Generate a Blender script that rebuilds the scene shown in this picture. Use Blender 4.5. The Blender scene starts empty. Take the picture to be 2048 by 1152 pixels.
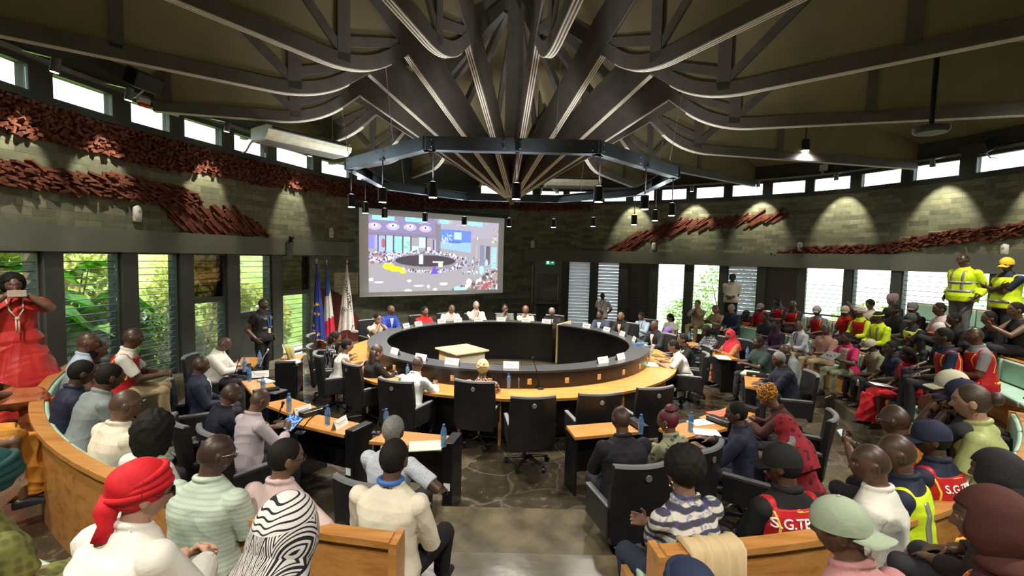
import bpy, bmesh, math, random
import numpy as np
from mathutils import Vector, Matrix
from mathutils.bvhtree import BVHTree
random.seed(7); RNG = np.random.RandomState(11)
D = bpy.data; SC = bpy.context.scene; COL = SC.collection
PI = math.pi
def rad(a): return a*PI/180
# ------------------------------------------------------------------ camera
F = 935.0; CAMZ = 2.8
PITCH = math.atan(61/F); ROLL = 0.024
CX, CY = -0.05, 10.15           # centre of the round hall
_r0 = Vector((1,0,0)); _f = Vector((0, math.cos(PITCH), -math.sin(PITCH))); _u0 = Vector((0, math.sin(PITCH), math.cos(PITCH)))
_r = _r0*math.cos(ROLL) + _u0*math.sin(ROLL); _u = -_r0*math.sin(ROLL) + _u0*math.cos(ROLL)
CAMP = Vector((0,0,CAMZ))
cd = D.cameras.new('camera'); cam = D.objects.new('camera', cd); COL.objects.link(cam)
cd.sensor_width = 36; cd.lens = 36*F/2048; cd.clip_start = 0.05; cd.clip_end = 400
_m = Matrix((_r, _u, -_f)).transposed().to_4x4(); _m.translation = CAMP
cam.matrix_world = _m
SC.camera = cam
def ray(px, py):
    return _f + _r*((px-1024)/F) - _u*((py-576)/F)
def atz(px, py, z):
    d = ray(px, py); return CAMP + d*((z-CAMZ)/d.z)
def atY(px, py, y):
    d = ray(px, py); return CAMP + d*(y/d.y)
def atR(px, py, R, far=False):
    d = ray(px, py); a = d.x**2+d.y**2; b = -2*(d.x*CX+d.y*CY); c = CX*CX+CY*CY-R*R
    q = b*b-4*a*c
    if q < 0: q = 0
    t = (-b+(1 if far else -1)*math.sqrt(q))/(2*a)
    return CAMP + d*t
def pol(phi, R, z=0.0):          # phi degrees from the camera side, + = right
    a = rad(phi); return Vector((CX+R*math.sin(a), CY-R*math.cos(a), z))
def phi_of(p): return math.degrees(math.atan2(p[0]-CX, CY-p[1]))
def R_of(p): return math.hypot(p[0]-CX, p[1]-CY)
def face_centre(p): return math.atan2(-(CX-p[0]), CY-p[1])   # z rotation that turns local +Y to the centre

# ------------------------------------------------------------------ materials
MATS = {}
class NT:
    def __init__(s, name):
        s.m = D.materials.new(name); s.m.use_nodes = True; s.nt = s.m.node_tree; s.nt.nodes.clear()
        s.out = s.n('ShaderNodeOutputMaterial')
    def n(s, t, **k):
        x = s.nt.nodes.new(t)
        for a, v in k.items():
            if a.startswith('i_'):
                key = a[2:].replace('_', ' ')
                x.inputs[int(key) if key.isdigit() else key].default_value = v
            else: setattr(x, a, v)
        return x
    def l(s, a, b): s.nt.links.new(a, b)
    def ramp(s, fac, stops, interp='LINEAR'):
        r = s.n('ShaderNodeValToRGB'); r.color_ramp.interpolation = interp
        e = r.color_ramp.elements
        while len(e) < len(stops): e.new(0.5)
        for q, (p, c) in zip(e, stops): q.position = p; q.color = (*c, 1) if len(c) == 3 else c
        s.l(fac, r.inputs[0]); return r
    def math(s, op, a, b=None, clamp=False):
        x = s.n('ShaderNodeMath', operation=op); x.use_clamp = clamp
        for i, v in enumerate((a, b)):
            if v is None: continue
            if isinstance(v, (int, float)): x.inputs[i].default_value = v
            else: s.l(v, x.inputs[i])
        return x.outputs[0]
    def mix(s, fac, a, b, blend='MIX'):
        x = s.n('ShaderNodeMix', data_type='RGBA', blend_type=blend)
        for i, v in ((0, fac), (6, a), (7, b)):
            if isinstance(v, (int, float)): x.inputs[i].default_value = v
            elif isinstance(v, tuple): x.inputs[i].default_value = (*v, 1)[:4]
            else: s.l(v, x.inputs[i])
        return x.outputs[2]
    def bsdf(s, col, rough=.5, metal=0, spec=.5, bump=None, bstr=.3, bdist=.01, **k):
        b = s.n('ShaderNodeBsdfPrincipled'); b.inputs['Roughness'].default_value = 0.5
        for nm, v in (('Base Color', col), ('Roughness', rough), ('Metallic', metal), ('Specular IOR Level', spec)):
            if isinstance(v, tuple): b.inputs[nm].default_value = (*v, 1)[:4]
            elif isinstance(v, (int, float)): b.inputs[nm].default_value = v
            else: s.l(v, b.inputs[nm])
        for kk, v in k.items(): b.inputs[kk.replace('_', ' ')].default_value = v
        if bump is not None:
            bn = s.n('ShaderNodeBump'); bn.inputs['Strength'].default_value = bstr; bn.inputs['Distance'].default_value = bdist
            s.l(bump, bn.inputs['Height']); s.l(bn.outputs[0], b.inputs['Normal'])
        s.l(b.outputs[0], s.out.inputs[0]); return b
    def tex(s, kind='Object'): return s.n('ShaderNodeTexCoord').outputs[kind]
    def mapping(s, v, scale=(1,1,1), rot=(0,0,0), loc=(0,0,0)):
        x = s.n('ShaderNodeMapping'); x.inputs['Scale'].default_value = scale; x.inputs['Rotation'].default_value = rot; x.inputs['Location'].default_value = loc
        s.l(v, x.inputs[0]); return x.outputs[0]
    def noise(s, v, scale=5, detail=3, rough=.5, dist=0):
        x = s.n('ShaderNodeTexNoise'); x.inputs['Scale'].default_value = scale; x.inputs['Detail'].default_value = detail
        x.inputs['Roughness'].default_value = rough; x.inputs['Distortion'].default_value = dist
        if v is not None: s.l(v, x.inputs['Vector'])
        return x.outputs['Fac']
def sc(c, k): return tuple(min(1, x*k) for x in c)
def simple(name, col, rough=.5, metal=0, spec=.5, var=.12, nscale=8, bump=.0, bscale=60):
    if name in MATS: return MATS[name]
    t = NT(name); v = t.tex('Object')
    n = t.noise(v, nscale, 3)
    c = t.ramp(n, [(.3, sc(col, 1-var)), (.7, sc(col, 1+var))]).outputs[0]
    bp = t.noise(v, bscale, 2) if bump else None
    t.bsdf(c, rough, metal, spec, bp, bump, .004)
    MATS[name] = t.m; return t.m
def emis(name, col, st):
    if name in MATS: return MATS[name]
    t = NT(name); e = t.n('ShaderNodeEmission'); e.inputs[0].default_value = (*col, 1); e.inputs[1].default_value = st
    t.l(e.outputs[0], t.out.inputs[0]); MATS[name] = t.m; return t.m

# ------------------------------------------------------------------ mesh builder
class MB:
    def __init__(s): s.v = []; s.f = []; s.mi = []; s.uv = {}
    def add(s, vs, fs, mi=0, M=None):
        o = len(s.v)
        s.v += [tuple(M @ Vector(x)) if M is not None else tuple(x) for x in vs]
        s.f += [tuple(i+o for i in f) for f in fs]; s.mi += [mi]*len(fs)
    def box(s, x0, x1, y0, y1, z0, z1, mi=0, M=None, bev=0.0):
        if bev > 0:
            b = min(bev, (x1-x0)*.45, (y1-y0)*.45, (z1-z0)*.45)
            bm = bmesh.new(); bmesh.ops.create_cube(bm, size=1)
            for v in bm.verts: v.co = Vector(((x0+x1)/2+v.co.x*(x1-x0), (y0+y1)/2+v.co.y*(y1-y0), (z0+z1)/2+v.co.z*(z1-z0)))
            bmesh.ops.bevel(bm, geom=bm.edges[:], offset=b, segments=2, affect='EDGES', profile=.5)
            bm.verts.index_update()
            s.add([v.co.copy() for v in bm.verts], [[v.index for v in f.verts] for f in bm.faces], mi, M); bm.free(); return
        vs = [(x0,y0,z0),(x1,y0,z0),(x1,y1,z0),(x0,y1,z0),(x0,y0,z1),(x1,y0,z1),(x1,y1,z1),(x0,y1,z1)]
        s.add(vs, [(0,3,2,1),(4,5,6,7),(0,1,5,4),(1,2,6,5),(2,3,7,6),(3,0,4,7)], mi, M)
    def tube(s, pts, r, n=8, mi=0, M=None, cap=True, sx=1.0):
        pts = [Vector(p) for p in pts]; k = len(pts)
        rs = [r]*k if isinstance(r, (int, float)) else list(r)
        vs = []; up = None
        for i, p in enumerate(pts):
            t = (pts[min(i+1,k-1)]-pts[max(i-1,0)]);
            if t.length < 1e-9: t = Vector((0,0,1))
            t.normalize()
            if up is None:
                up = Vector((0,0,1)) if abs(t.z) < .9 else Vector((1,0,0))
            a = t.cross(up)
            if a.length < 1e-6: a = t.orthogonal()
            a.normalize(); b = a.cross(t).normalized(); up = b
            for j in range(n):
                w = 2*PI*j/n; vs.append(p + a*(math.cos(w)*rs[i]*sx) + b*(math.sin(w)*rs[i]))
        fs = [(i*n+j, i*n+(j+1)%n, (i+1)*n+(j+1)%n, (i+1)*n+j) for i in range(k-1) for j in range(n)]
        if cap: fs += [tuple(range(n))[::-1], tuple(range((k-1)*n, k*n))]
        s.add(vs, fs, mi, M)
    def lathe(s, prof, n=16, mi=0, M=None, sx=1, sy=1):
        vs = []; k = len(prof)
        for (r, z) in prof:
            for j in range(n):
                w = 2*PI*j/n; vs.append((r*math.cos(w)*sx, r*math.sin(w)*sy, z))
        fs = [(i*n+j, i*n+(j+1)%n, (i+1)*n+(j+1)%n, (i+1)*n+j) for i in range(k-1) for j in range(n)]
        fs += [tuple(range(n))[::-1], tuple(range((k-1)*n, k*n))]
        s.add(vs, fs, mi, M)
    def ball(s, c, rx, ry=None, rz=None, n=14, m=9, mi=0, M=None):
        ry = rx if ry is None else ry; rz = rx if rz is None else rz
        vs = [(c[0], c[1], c[2]-rz)]
        for i in range(1, m):
            a = -PI/2+PI*i/m
            for j in range(n):
                w = 2*PI*j/n; vs.append((c[0]+rx*math.cos(a)*math.cos(w), c[1]+ry*math.cos(a)*math.sin(w), c[2]+rz*math.sin(a)))
        vs.append((c[0], c[1], c[2]+rz)); L = len(vs)-1
        fs = [(0, 1+(j+1)%n, 1+j) for j in range(n)]
        fs += [(1+i*n+j, 1+i*n+(j+1)%n, 1+(i+1)*n+(j+1)%n, 1+(i+1)*n+j) for i in range(m-2) for j in range(n)]
        fs += [(1+(m-2)*n+j, 1+(m-2)*n+(j+1)%n, L) for j in range(n)]
        s.add(vs, fs, mi, M)
    def loft(s, rings, mi=0, M=None, cap=True):     # rings: lists of equal numbers of points
        n = len(rings[0]); vs = [p for r in rings for p in r]; k = len(rings)
        fs = [(i*n+j, i*n+(j+1)%n, (i+1)*n+(j+1)%n, (i+1)*n+j) for i in range(k-1) for j in range(n)]
        if cap: fs += [tuple(range(n))[::-1], tuple(range((k-1)*n, k*n))]
        s.add(vs, fs, mi, M)
    def prism(s, poly, z0, z1, mi=0, M=None):
        n = len(poly); vs = [(x, y, z0) for x, y in poly]+[(x, y, z1) for x, y in poly]
        fs = [tuple(range(n))[::-1], tuple(range(n, 2*n))]+[(i, (i+1)%n, n+(i+1)%n, n+i) for i in range(n)]
        s.add(vs, fs, mi, M)
    def sector(s, p0, p1, R0, R1, z0, z1, mi=0, seg=None, z1b=None):   # ring sector round the hall's centre
        seg = seg or max(1, int(abs(p1-p0)/2.5)); rings = []
        zb = z1 if z1b is None else z1b
        for i in range(seg+1):
            a = p0+(p1-p0)*i/seg
            rings.append([pol(a, R0, z0), pol(a, R1, z0), pol(a, R1, zb), pol(a, R0, z1)])
        s.loft(rings, mi)
    def mesh(s, name, mats, smooth=False):
        me = D.meshes.new(name); me.from_pydata(s.v, [], s.f)
        for m in (mats if isinstance(mats, (list, tuple)) else [mats]): me.materials.append(m)
        if any(s.mi): me.polygons.foreach_set('material_index', s.mi)
        if smooth: me.polygons.foreach_set('use_smooth', [True]*len(s.f))
        me.update(); return me
    def build(s, name, mats, parent=None, smooth=False, loc=None, rz=0):
        o = D.objects.new(name, s.mesh(name, mats, smooth)); COL.objects.link(o)
        if parent is not None: o.parent = parent
        if loc is not None: o.location = loc
        if rz: o.rotation_euler[2] = rz
        return o
def recalc(o):
    bm = bmesh.new(); bm.from_mesh(o.data); bmesh.ops.recalc_face_normals(bm, faces=bm.faces); bm.to_mesh(o.data); bm.free(); return o
def tag(o, label=None, cat=None, group=None, kind=None):
    if label: o['label'] = label
    if cat: o['category'] = cat
    if group: o['group'] = group
    if kind: o['kind'] = kind
    return o
def empty(name, loc=(0,0,0), rz=0, label=None, cat=None, group=None):
    o = D.objects.new(name, None); COL.objects.link(o); o.location = loc; o.rotation_euler = (0,0,rz); o.empty_display_size = .1
    return tag(o, label, cat, group)
def copy_tree(o, parent=None):
    c = o.copy(); COL.objects.link(c)
    if parent is not None: c.parent = parent
    for ch in KIDS.get(o.name, []) if False else [x for x in o.children]: copy_tree(ch, c)
    return c
KIDS = {}
def autosmooth(o, ang=40):
    me = o.data; me.polygons.foreach_set('use_smooth', [True]*len(me.polygons)); me.set_sharp_from_angle(angle=rad(ang)); return o
LP, LW, SKY, EXPO, LT, SCREEN, UL = 185, 100, 2.0, 1.02, 430, .85, 42
# ------------------------------------------------------------------ setting: materials
def m_brick():
    t = NT('green grey stone brickwork'); uv = t.tex('UV')
    nz = t.n('ShaderNodeTexNoise'); nz.inputs['Scale'].default_value = 3; t.l(uv, nz.inputs['Vector'])
    vm = t.n('ShaderNodeVectorMath', operation='MULTIPLY_ADD'); t.l(nz.outputs['Color'], vm.inputs[0]); vm.inputs[1].default_value = (.05,.03,0); t.l(uv, vm.inputs[2])
    b = t.n('ShaderNodeTexBrick'); b.offset = .5; b.squash = 1
    b.inputs['Scale'].default_value = 1; b.inputs['Brick Width'].default_value = .42; b.inputs['Row Height'].default_value = .125
    b.inputs['Mortar Size'].default_value = .006; b.inputs['Mortar Smooth'].default_value = .4; b.inputs['Bias'].default_value = -.1
    b.inputs['Color1'].default_value = (.28,.29,.21,1); b.inputs['Color2'].default_value = (.13,.14,.11,1); b.inputs['Mortar'].default_value = (.17,.175,.13,1)
    t.l(vm.outputs[0], b.inputs['Vector'])
    n2 = t.noise(uv, 7, 4); n3 = t.noise(uv, 1.3, 2)
    c = t.mix(.55, b.outputs['Color'], t.ramp(n2, [(.3, (.45,.45,.42)), (.72, (1,1,1))]).outputs[0], 'MULTIPLY')
    c = t.mix(.5, c, t.ramp(n3, [(.35, (.6,.66,.55)), (.65, (1,1,.95))]).outputs[0], 'MULTIPLY')
    h = t.math('ADD', t.math('MULTIPLY', b.outputs['Fac'], -1.2), t.math('MULTIPLY', n2, .6))
    t.bsdf(c, .75, 0, .3, h, .55, .015); return t.m
def m_flag():
    t = NT('polished dark flagstone'); v = t.mapping(t.tex('Object'), (1,1,0))
    nz = t.n('ShaderNodeTexNoise'); nz.inputs['Scale'].default_value = 1.2; t.l(v, nz.inputs['Vector'])
    vm = t.n('ShaderNodeVectorMath', operation='MULTIPLY_ADD'); t.l(nz.outputs['Color'], vm.inputs[0]); vm.inputs[1].default_value = (.9,.9,0); t.l(v, vm.inputs[2])
    def vor(scale, feat):
        x = t.n('ShaderNodeTexVoronoi', feature=feat); x.inputs['Scale'].default_value = scale; t.l(vm.outputs[0], x.inputs['Vector']); return x
    e = vor(1.5, 'DISTANCE_TO_EDGE'); c1 = vor(1.5, 'F1')
    n2 = t.noise(v, 6, 5, .6); n3 = t.noise(v, 26, 3)
    base = t.ramp(c1.outputs['Color'], [(0, (.03,.024,.016)), (.5, (.07,.058,.039)), (1, (.12,.10,.066))]).outputs[0]
    base = t.mix(.7, base, t.ramp(n2, [(.3, (.5,.48,.45)), (.7, (1.0,.98,.9))]).outputs[0], 'MULTIPLY')
    base = t.mix(t.math('MULTIPLY', t.math('GREATER_THAN', n2, .62), .35), base, (.16,.13,.085))
    grout = t.ramp(e.outputs[0], [(.0, (1,1,1)), (.008, (1,1,1)), (.03, (0,0,0))]).outputs[0]
    col = t.mix(t.math('MULTIPLY', grout, .6), base, (.12,.105,.08))
    rg = t.ramp(n2, [(.3, (.1,.1,.1)), (.7, (.28,.28,.28))]).outputs[0]
    h = t.math('ADD', t.math('MULTIPLY', n2, .8), t.math('ADD', t.math('MULTIPLY', n3, .25), t.math('MULTIPLY', grout, -.3)))
    t.bsdf(col, rg, 0, .55, h, .35, .02); return t.m
def m_wood(name, c1, c2, rough=.35, axis=0, sc_=1.0):
    t = NT(name); v = t.tex('Object')
    s_ = [9*sc_]*3; s_[axis] = .9*sc_
    v2 = t.mapping(v, tuple(s_))
    n = t.noise(v2, 1.6, 4, .6, .6); n2 = t.noise(v2, 9, 2)
    c = t.ramp(n, [(.28, c2), (.5, c1), (.75, sc(c1, 1.12))]).outputs[0]
    c = t.mix(.3, c, t.ramp(n2, [(.35, (.7,.65,.6)), (.6, (1,1,1))]).outputs[0], 'MULTIPLY')
    t.bsdf(c, rough, 0, .5, n2, .06, .003); return t.m
def m_relief():
    t = NT('red laterite relief'); v = t.tex('Object'); n = t.noise(v, 9, 4, .6); n2 = t.noise(v, 40, 3)
    c = t.ramp(n, [(.25, (.06,.02,.014)), (.5, (.145,.046,.030)), (.78, (.24,.095,.065))]).outputs[0]
    t.bsdf(c, .85, 0, .25, t.math('ADD', n, t.math('MULTIPLY', n2, .4)), .6, .02); return t.m
M_BRICK = m_brick(); M_FLAG = m_flag(); M_RELIEF = m_relief()
M_WOOD = m_wood('honey wood', (.50,.235,.065), (.33,.135,.03), .3)
M_WOODP = m_wood('pale ash wood', (.62,.47,.26), (.5,.36,.18), .4)
M_CONC = simple('grey green painted concrete', (.145,.155,.13), .6, var=.08, nscale=2, bump=.05)
M_COLM = simple('dark grey green column paint', (.06,.066,.058), .55, var=.1, nscale=3, bump=.05)
M_SOFF = simple('dark green ceiling paint', (.05,.06,.054), .8, var=.12, nscale=1.2)
M_ROOF = simple('olive ceiling board', (.28,.25,.155), .85, spec=.2, var=.18, nscale=.9)
M_BEAM = simple('brown grey stained timber', (.125,.117,.11), .6, var=.15, nscale=4)
M_PALE = simple('pale plywood edge', (.85,.82,.78), .5, var=.05)
M_BLACK = simple('black satin laminate', (.008,.008,.009), .28, var=.2)
M_LEATH = simple('black leather', (.013,.013,.014), .42, spec=.45, var=.2, bump=.08, bscale=140)
M_GLEATH = simple('worn grey leather edge', (.16,.165,.17), .42, var=.1, bump=.06, bscale=140)
M_CHROME = simple('chrome', (.75,.75,.76), .18, 1, var=.02)
M_STEEL = simple('brushed blue grey steel', (.14,.17,.21), .3, .85, var=.15, nscale=3)
M_DMET = simple('dark metal', (.016,.016,.018), .38, .3, var=.1)
M_ALU = simple('aluminium frame', (.45,.46,.46), .35, .8, var=.06)
M_WHITE = simple('white plastic', (.72,.73,.72), .4, var=.03)
M_PAPER = simple('white paper', (.80,.80,.78), .7, var=.02)
M_CREAM = simple('cream shade plate', (.62,.60,.42), .5, var=.05)
M_MINT = simple('mint green cushion vinyl', (.40,.60,.48), .45, var=.06, bump=.05, bscale=30)
M_RED = simple('red plastic', (.6,.03,.03), .4)
def m_glass(name, tint, trans, gl=.06):
    t = NT(name); a = t.n('ShaderNodeBsdfTransparent'); a.inputs[0].default_value = (*tint, 1)
    b = t.n('ShaderNodeBsdfGlossy'); b.inputs['Roughness'].default_value = .03; b.inputs[0].default_value = (.9,.95,1,1)
    fr = t.n('ShaderNodeFresnel'); fr.inputs[0].default_value = 1.45
    mx = t.n('ShaderNodeMixShader'); t.l(t.math('MULTIPLY', fr.outputs[0], trans), mx.inputs[0]); t.l(a.outputs[0], mx.inputs[1]); t.l(b.outputs[0], mx.inputs[2])
    t.l(mx.outputs[0], t.out.inputs[0]); return t.m
M_GLASS = m_glass('louvre glass', (.93,.98,.95), .55)
M_GLASSD = m_glass('smoked louvre glass', (.30,.25,.24), .9)
def m_milk():
    t = NT('milky louvre glass'); a = t.n('ShaderNodeBsdfTranslucent'); a.inputs[0].default_value = (.8,.82,.85,1)
    b = t.n('ShaderNodeBsdfGlossy'); b.inputs['Roughness'].default_value = .25; b.inputs[0].default_value = (.5,.5,.5,1)
    d = t.n('ShaderNodeBsdfDiffuse'); d.inputs[0].default_value = (.3,.3,.31,1)
    m1 = t.n('ShaderNodeMixShader'); m1.inputs[0].default_value = .55; t.l(a.outputs[0], m1.inputs[1]); t.l(d.outputs[0], m1.inputs[2])
    m2 = t.n('ShaderNodeMixShader'); m2.inputs[0].default_value = .15; t.l(m1.outputs[0], m2.inputs[1]); t.l(b.outputs[0], m2.inputs[2])
    t.l(m2.outputs[0], t.out.inputs[0]); return t.m
M_MILK = m_milk()
M_SLATB = simple('brown closed louvre', (.10,.085,.083), .35, var=.1)
M_SLATE = simple('blue grey slat edge', (.03,.045,.06), .4)

# ------------------------------------------------------------------ wall curve (a spiral in plan)
WPTS = [(0,-3.2),(-4.6,-2.6),(-7.3,.3),(-7.35,3.8),(-7.0,6.3),(-6.95,7.5),(-6.55,9.3),(-5.6,12.25),(-4.75,14.2),(-.72,17.5),(1.47,18.3),(4.95,17.5),(8.95,14.6),(10.3,12.25),(11.0,9.9),(11.2,6),(9.3,1.2),(5,-2.2)]
def catmull(P, per=16, closed=True):
    out = []; n = len(P)
    for i in range(n):
        p0, p1, p2, p3 = (Vector(P[(i+k) % n]) for k in (-1,0,1,2))
        for j in range(per):
            t = j/per
            out.append(.5*((2*p1)+(p2-p0)*t+(2*p0-5*p1+4*p2-p3)*t*t+(3*p1-p0-3*p2+p3)*t**3))
    return out
WC = catmull(WPTS); WN = len(WC)
WS = [0.0]
for i in range(WN): WS.append(WS[-1]+(WC[(i+1) % WN]-WC[i]).length)
WTOT = WS[-1]
def wp(s, off=0.0, z=0.0):       # point on the wall's inner face, off = metres towards the room
    s = s % WTOT
    lo, hi = 0, WN
    while hi-lo > 1:
        m = (lo+hi)//2
        if WS[m] <= s: lo = m
        else: hi = m
    t = (s-WS[lo])/(WS[lo+1]-WS[lo]); a, b = WC[lo], WC[(lo+1) % WN]
    p = a.lerp(b, t)
    ta = (WC[(lo+1) % WN]-WC[(lo-1) % WN]).normalized(); tb = (WC[(lo+2) % WN]-WC[lo]).normalized(); d = ta.lerp(tb, t).normalized()
    nrm = Vector((d.y, -d.x))     # curve runs clockwise: inward is to the right
    return Vector((p.x+nrm.x*off, p.y+nrm.y*off, z)), Vector((nrm.x, nrm.y, 0)), Vector((d.x, d.y, 0))
def ws(px, py=520):              # arc length of the wall behind a picture column
    d = ray(px, py); best = None
    for i in range(WN):
        a, b = WC[i], WC[(i+1) % WN]; e = b-a
        den = d.x*(-e.y)-d.y*(-e.x)
        if abs(den) < 1e-9: continue
        t = (a.x*(-e.y)-a.y*(-e.x))/den; u = (d.x*a.y-d.y*a.x)/den
        if t > .5 and -1e-6 <= u <= 1+1e-6 and (best is None or t > best[0]): best = (t, WS[i]+u*(WS[i+1]-WS[i]))
    return best[1]
def wz(px, py, off=0):            # point of the wall seen at a pixel
    s = ws(px, py); p, n, d = wp(s, off); dr = ray(px, py)
    t = (p.x*dr.x+p.y*dr.y)/(dr.x**2+dr.y**2); return s, CAMZ+dr.z*t
def wall_box(mb, s0, s1, z0, z1, oi, oo, mi=0, step=.3, z0b=None):
    n = max(1, int((s1-s0)/step)); base = len(mb.v); rings = []
    for i in range(n+1):
        s = s0+(s1-s0)*i/n; a = wp(s, oi)[0]; b = wp(s, oo)[0]
        rings.append([(a.x,a.y,z0), (b.x,b.y,z0), (b.x,b.y,z1), (a.x,a.y,z1)])
    k0 = len(mb.f); mb.loft(rings, mi)
    for fi in range(k0, len(mb.f)):
        f = mb.f[fi]
        mb.uv[fi] = [(s0+(s1-s0)*((v-base)//4)/n, (z0, z0, z1, z1)[(v-base) % 4]) for v in f]
def uvbuild(mb, name, mats, **k):
    o = mb.build(name, mats, **k)
    uv = o.data.uv_layers.new(name='UVMap')
    for p in o.data.polygons:
        c = mb.uv.get(p.index)
        if c:
            for li, q in zip(p.loop_indices, c): uv.data[li].uv = q
    return recalc(o)
ZL0, ZL1, ZC0, ZC1, ZTOP = 2.73, 3.13, 5.0, 5.42, 5.95
FLOORZ = lambda R: 0 if R < 6.45 else .2 if R < 7.42 else .55 if R < 8.65 else 1.15
# floor, tiers
mb = MB(); mb.prism([(p.x,p.y) for p in WC], -.3, 0); fl = tag(recalc(mb.build('floor', M_FLAG)), 'polished dark flagstone floor of the hall', kind='structure')
def clipped_tier(name, R0, z0, z1, a0, a1):
    mb = MB(); n = 60; rings = []
    for i in range(n+1):
        a = a0+(a1-a0)*i/n; d = Vector((math.sin(rad(a)), -math.cos(rad(a))))
        # distance from the centre to the wall along d
        best = 20
        for j in range(WN):
            p, q = WC[j], WC[(j+1) % WN]; e = q-p; px, py = p.x-CX, p.y-CY
            den = d.x*(-e.y)-d.y*(-e.x)
            if abs(den) < 1e-9: continue
            t = (px*(-e.y)-py*(-e.x))/den; u = (d.x*py-d.y*px)/den
            if t > 0 and 0 <= u <= 1: best = min(best, t)
        R1 = max(R0+.02, best-.01)
        rings.append([pol(a, R0, z0), pol(a, R1, z0), pol(a, R1, z1), pol(a, R0, z1)])
    mb.loft(rings); o = recalc(mb.build(name, M_FLAG)); return tag(o, kind='structure')
for nm, R0, z0, z1, a0, a1 in (('floor_left_lower_tier',6.45,0,.35,-96,-6),('floor_left_middle_tier',7.62,.35,.55,-86,-6),('floor_left_upper_tier',8.65,.55,1.15,-72,-6),
      ('floor_right_lower_tier',6.60,0,.35,7,51),('floor_right_front_tier',6.45,0,.2,51,133),('floor_right_middle_tier',7.74,.35,.55,7,51),('floor_right_side_tier',7.42,.2,.55,51,128),('floor_right_upper_tier',8.65,.55,1.15,7.5,124)):
    clipped_tier(nm, R0, z0, z1, a0, a1)
mb = MB()
for y0, y1, z in ((3.7,4.72,.2),(2.85,3.7,.38),(2.1,2.85,.58),(1.35,2.1,.8),(.6,1.35,1.0),(-2.6,.6,1.15)):
    w = .80 if y1 > 3 else 1.2
    mb.box(-w+.08, w+.15, y0, y1, 0, z, bev=.012)
tag(recalc(mb.build('floor_aisle_steps', simple('worn stone tread', (.095,.078,.046), .22, spec=.6, var=.45, nscale=4, bump=.5, bscale=9))), kind='structure')
# walls: bands following the curve
sL0, sLe = ws(0, 490)-4, ws(712, 512)
sR0 = ws(1046, 525); sR1 = ws(2048, 550)+5
SA = ws(717, 400); SB = ws(1046, 520)
parts = {'wall_left': (sL0, SA), 'wall_back': (SA, SB), 'wall_right': (SB, sR1), 'wall_rear': (sR1, WTOT+sL0)}
SOLID = {k: [] for k in parts}
WIN = [  # px0, px1, upper kind, lower kind, split height
 (-95,78,'clear','clear',0), (118,238,'clear','clear',0), (270,355,'clear','clear',0), (382,450,'smoked','clear',1.75), (475,541,'clear','panel',1.35), (561,620,'smoked','clear',1.75),
 (1137,1182,'milk','milk',0), (1195,1240,'milkc','milkc',0), (1257,1301,'brown','brown',0), (1315,1371,'clear','clear',0), (1386,1441,'clear','clear',0), (1455,1517,'milkc','milkc',0),
 (1533,1597,'brown','brown',0), (1611,1691,'clear','clear',0), (1707,1786,'clear','clear',0), (1806,1985,'clear','clear',0), (2010,2230,'clear','clear',0)]
CLER = [(-90,-10),(5,68),(108,232),(262,344),(368,447),(467,535),(552,628),(642,700),(713,742),(962,1003),(1023,1069),(1082,1130),(1140,1190),(1210,1256),(1268,1312),(1325,1377),(1394,1452),(1466,1530),(1546,1615),(1629,1705),(1723,1806),(1826,1922),(1950,2060),(2085,2220)]
CLER[0] = (-160,-45); CLER[1] = (-25,68)
wins = [(ws(a, 510 if a < 1000 else 535), ws(b, 510 if b < 1000 else 535), u, l, sp) for a, b, u, l, sp in WIN]
dr0, dr1 = ws(1070, 530), ws(1124, 530)
clers = [(ws(a, 330), ws(b, 330)) for a, b in CLER]
def bands(name, s0, s1):
    mb = MB()
    ops = sorted([(a, b) for a, b, *_ in wins if a < s1 and b > s0]+([(dr0, dr1)] if s0 <= dr0 < s1 else []))
    cur = s0
    for a, b in ops+[(s1, s1)]:
        if a-cur > .01:
            if name == 'wall_back' or a-cur > 2.2 and name != 'wall_rear' or (a == s1 and name == 'wall_left') or (cur == s0 and name == 'wall_right'): wall_box(mb, cur, a, 0, ZL0, 0, -.25, 0)
            elif name == 'wall_rear': wall_box(mb, cur, a, 0, ZL0, 0, -.25, 0)
            else: wall_box(mb, cur, a, 0, ZL0, .07, -.25, 2)
        cur = max(cur, b)
    # brick field
    wall_box(mb, s0, s1, ZL0 if name in ('wall_back', 'wall_rear') else ZL0+.02, ZC0-.1, 0, -.25, 0)
    # clerestory: solid between the panes
    wall_box(mb, s0, s1, ZC0-.1, ZC0, .03, -.25, 1)
    cur = s0
    for a, b in [c for c in clers if c[0] < s1 and c[1] > s0]+[(s1, s1)]:
        if a-cur > .01: wall_box(mb, cur, a, ZC0, ZC1, .0, -.22, 1)
        cur = max(cur, b)
    wall_box(mb, s0, s1, ZC1, ZTOP, .02, -.25, 1)
    o = uvbuild(mb, name, [M_BRICK, M_SOFF, M_COLM]); return tag(o, kind='structure')
for k, (a, b) in parts.items(): bands(k, a, b)
def trim(name, s0, s1, z0, z1, oi, oo, m, lab=None):
    mb = MB(); wall_box(mb, s0, s1, z0, z1, oi, oo); return tag(uvbuild(mb, name, m), lab, kind='structure')
trim('trim_1', sL0, sLe, ZL0, ZL1, .12, .0, M_CONC, 'grey green lintel band above the left windows')
trim('trim_2', sR0, sR1, ZL0-.04, ZL1, .12, .0, M_CONC, 'grey green lintel band above the right windows')
trim('trim_3', sL0, SA, ZC1+.05, ZC1+.11, .1, .0, M_ALU)
trim('trim_4', ws(960, 390), sR1, ZC1+.05, ZC1+.10, .12, .0, M_ALU)
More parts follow.
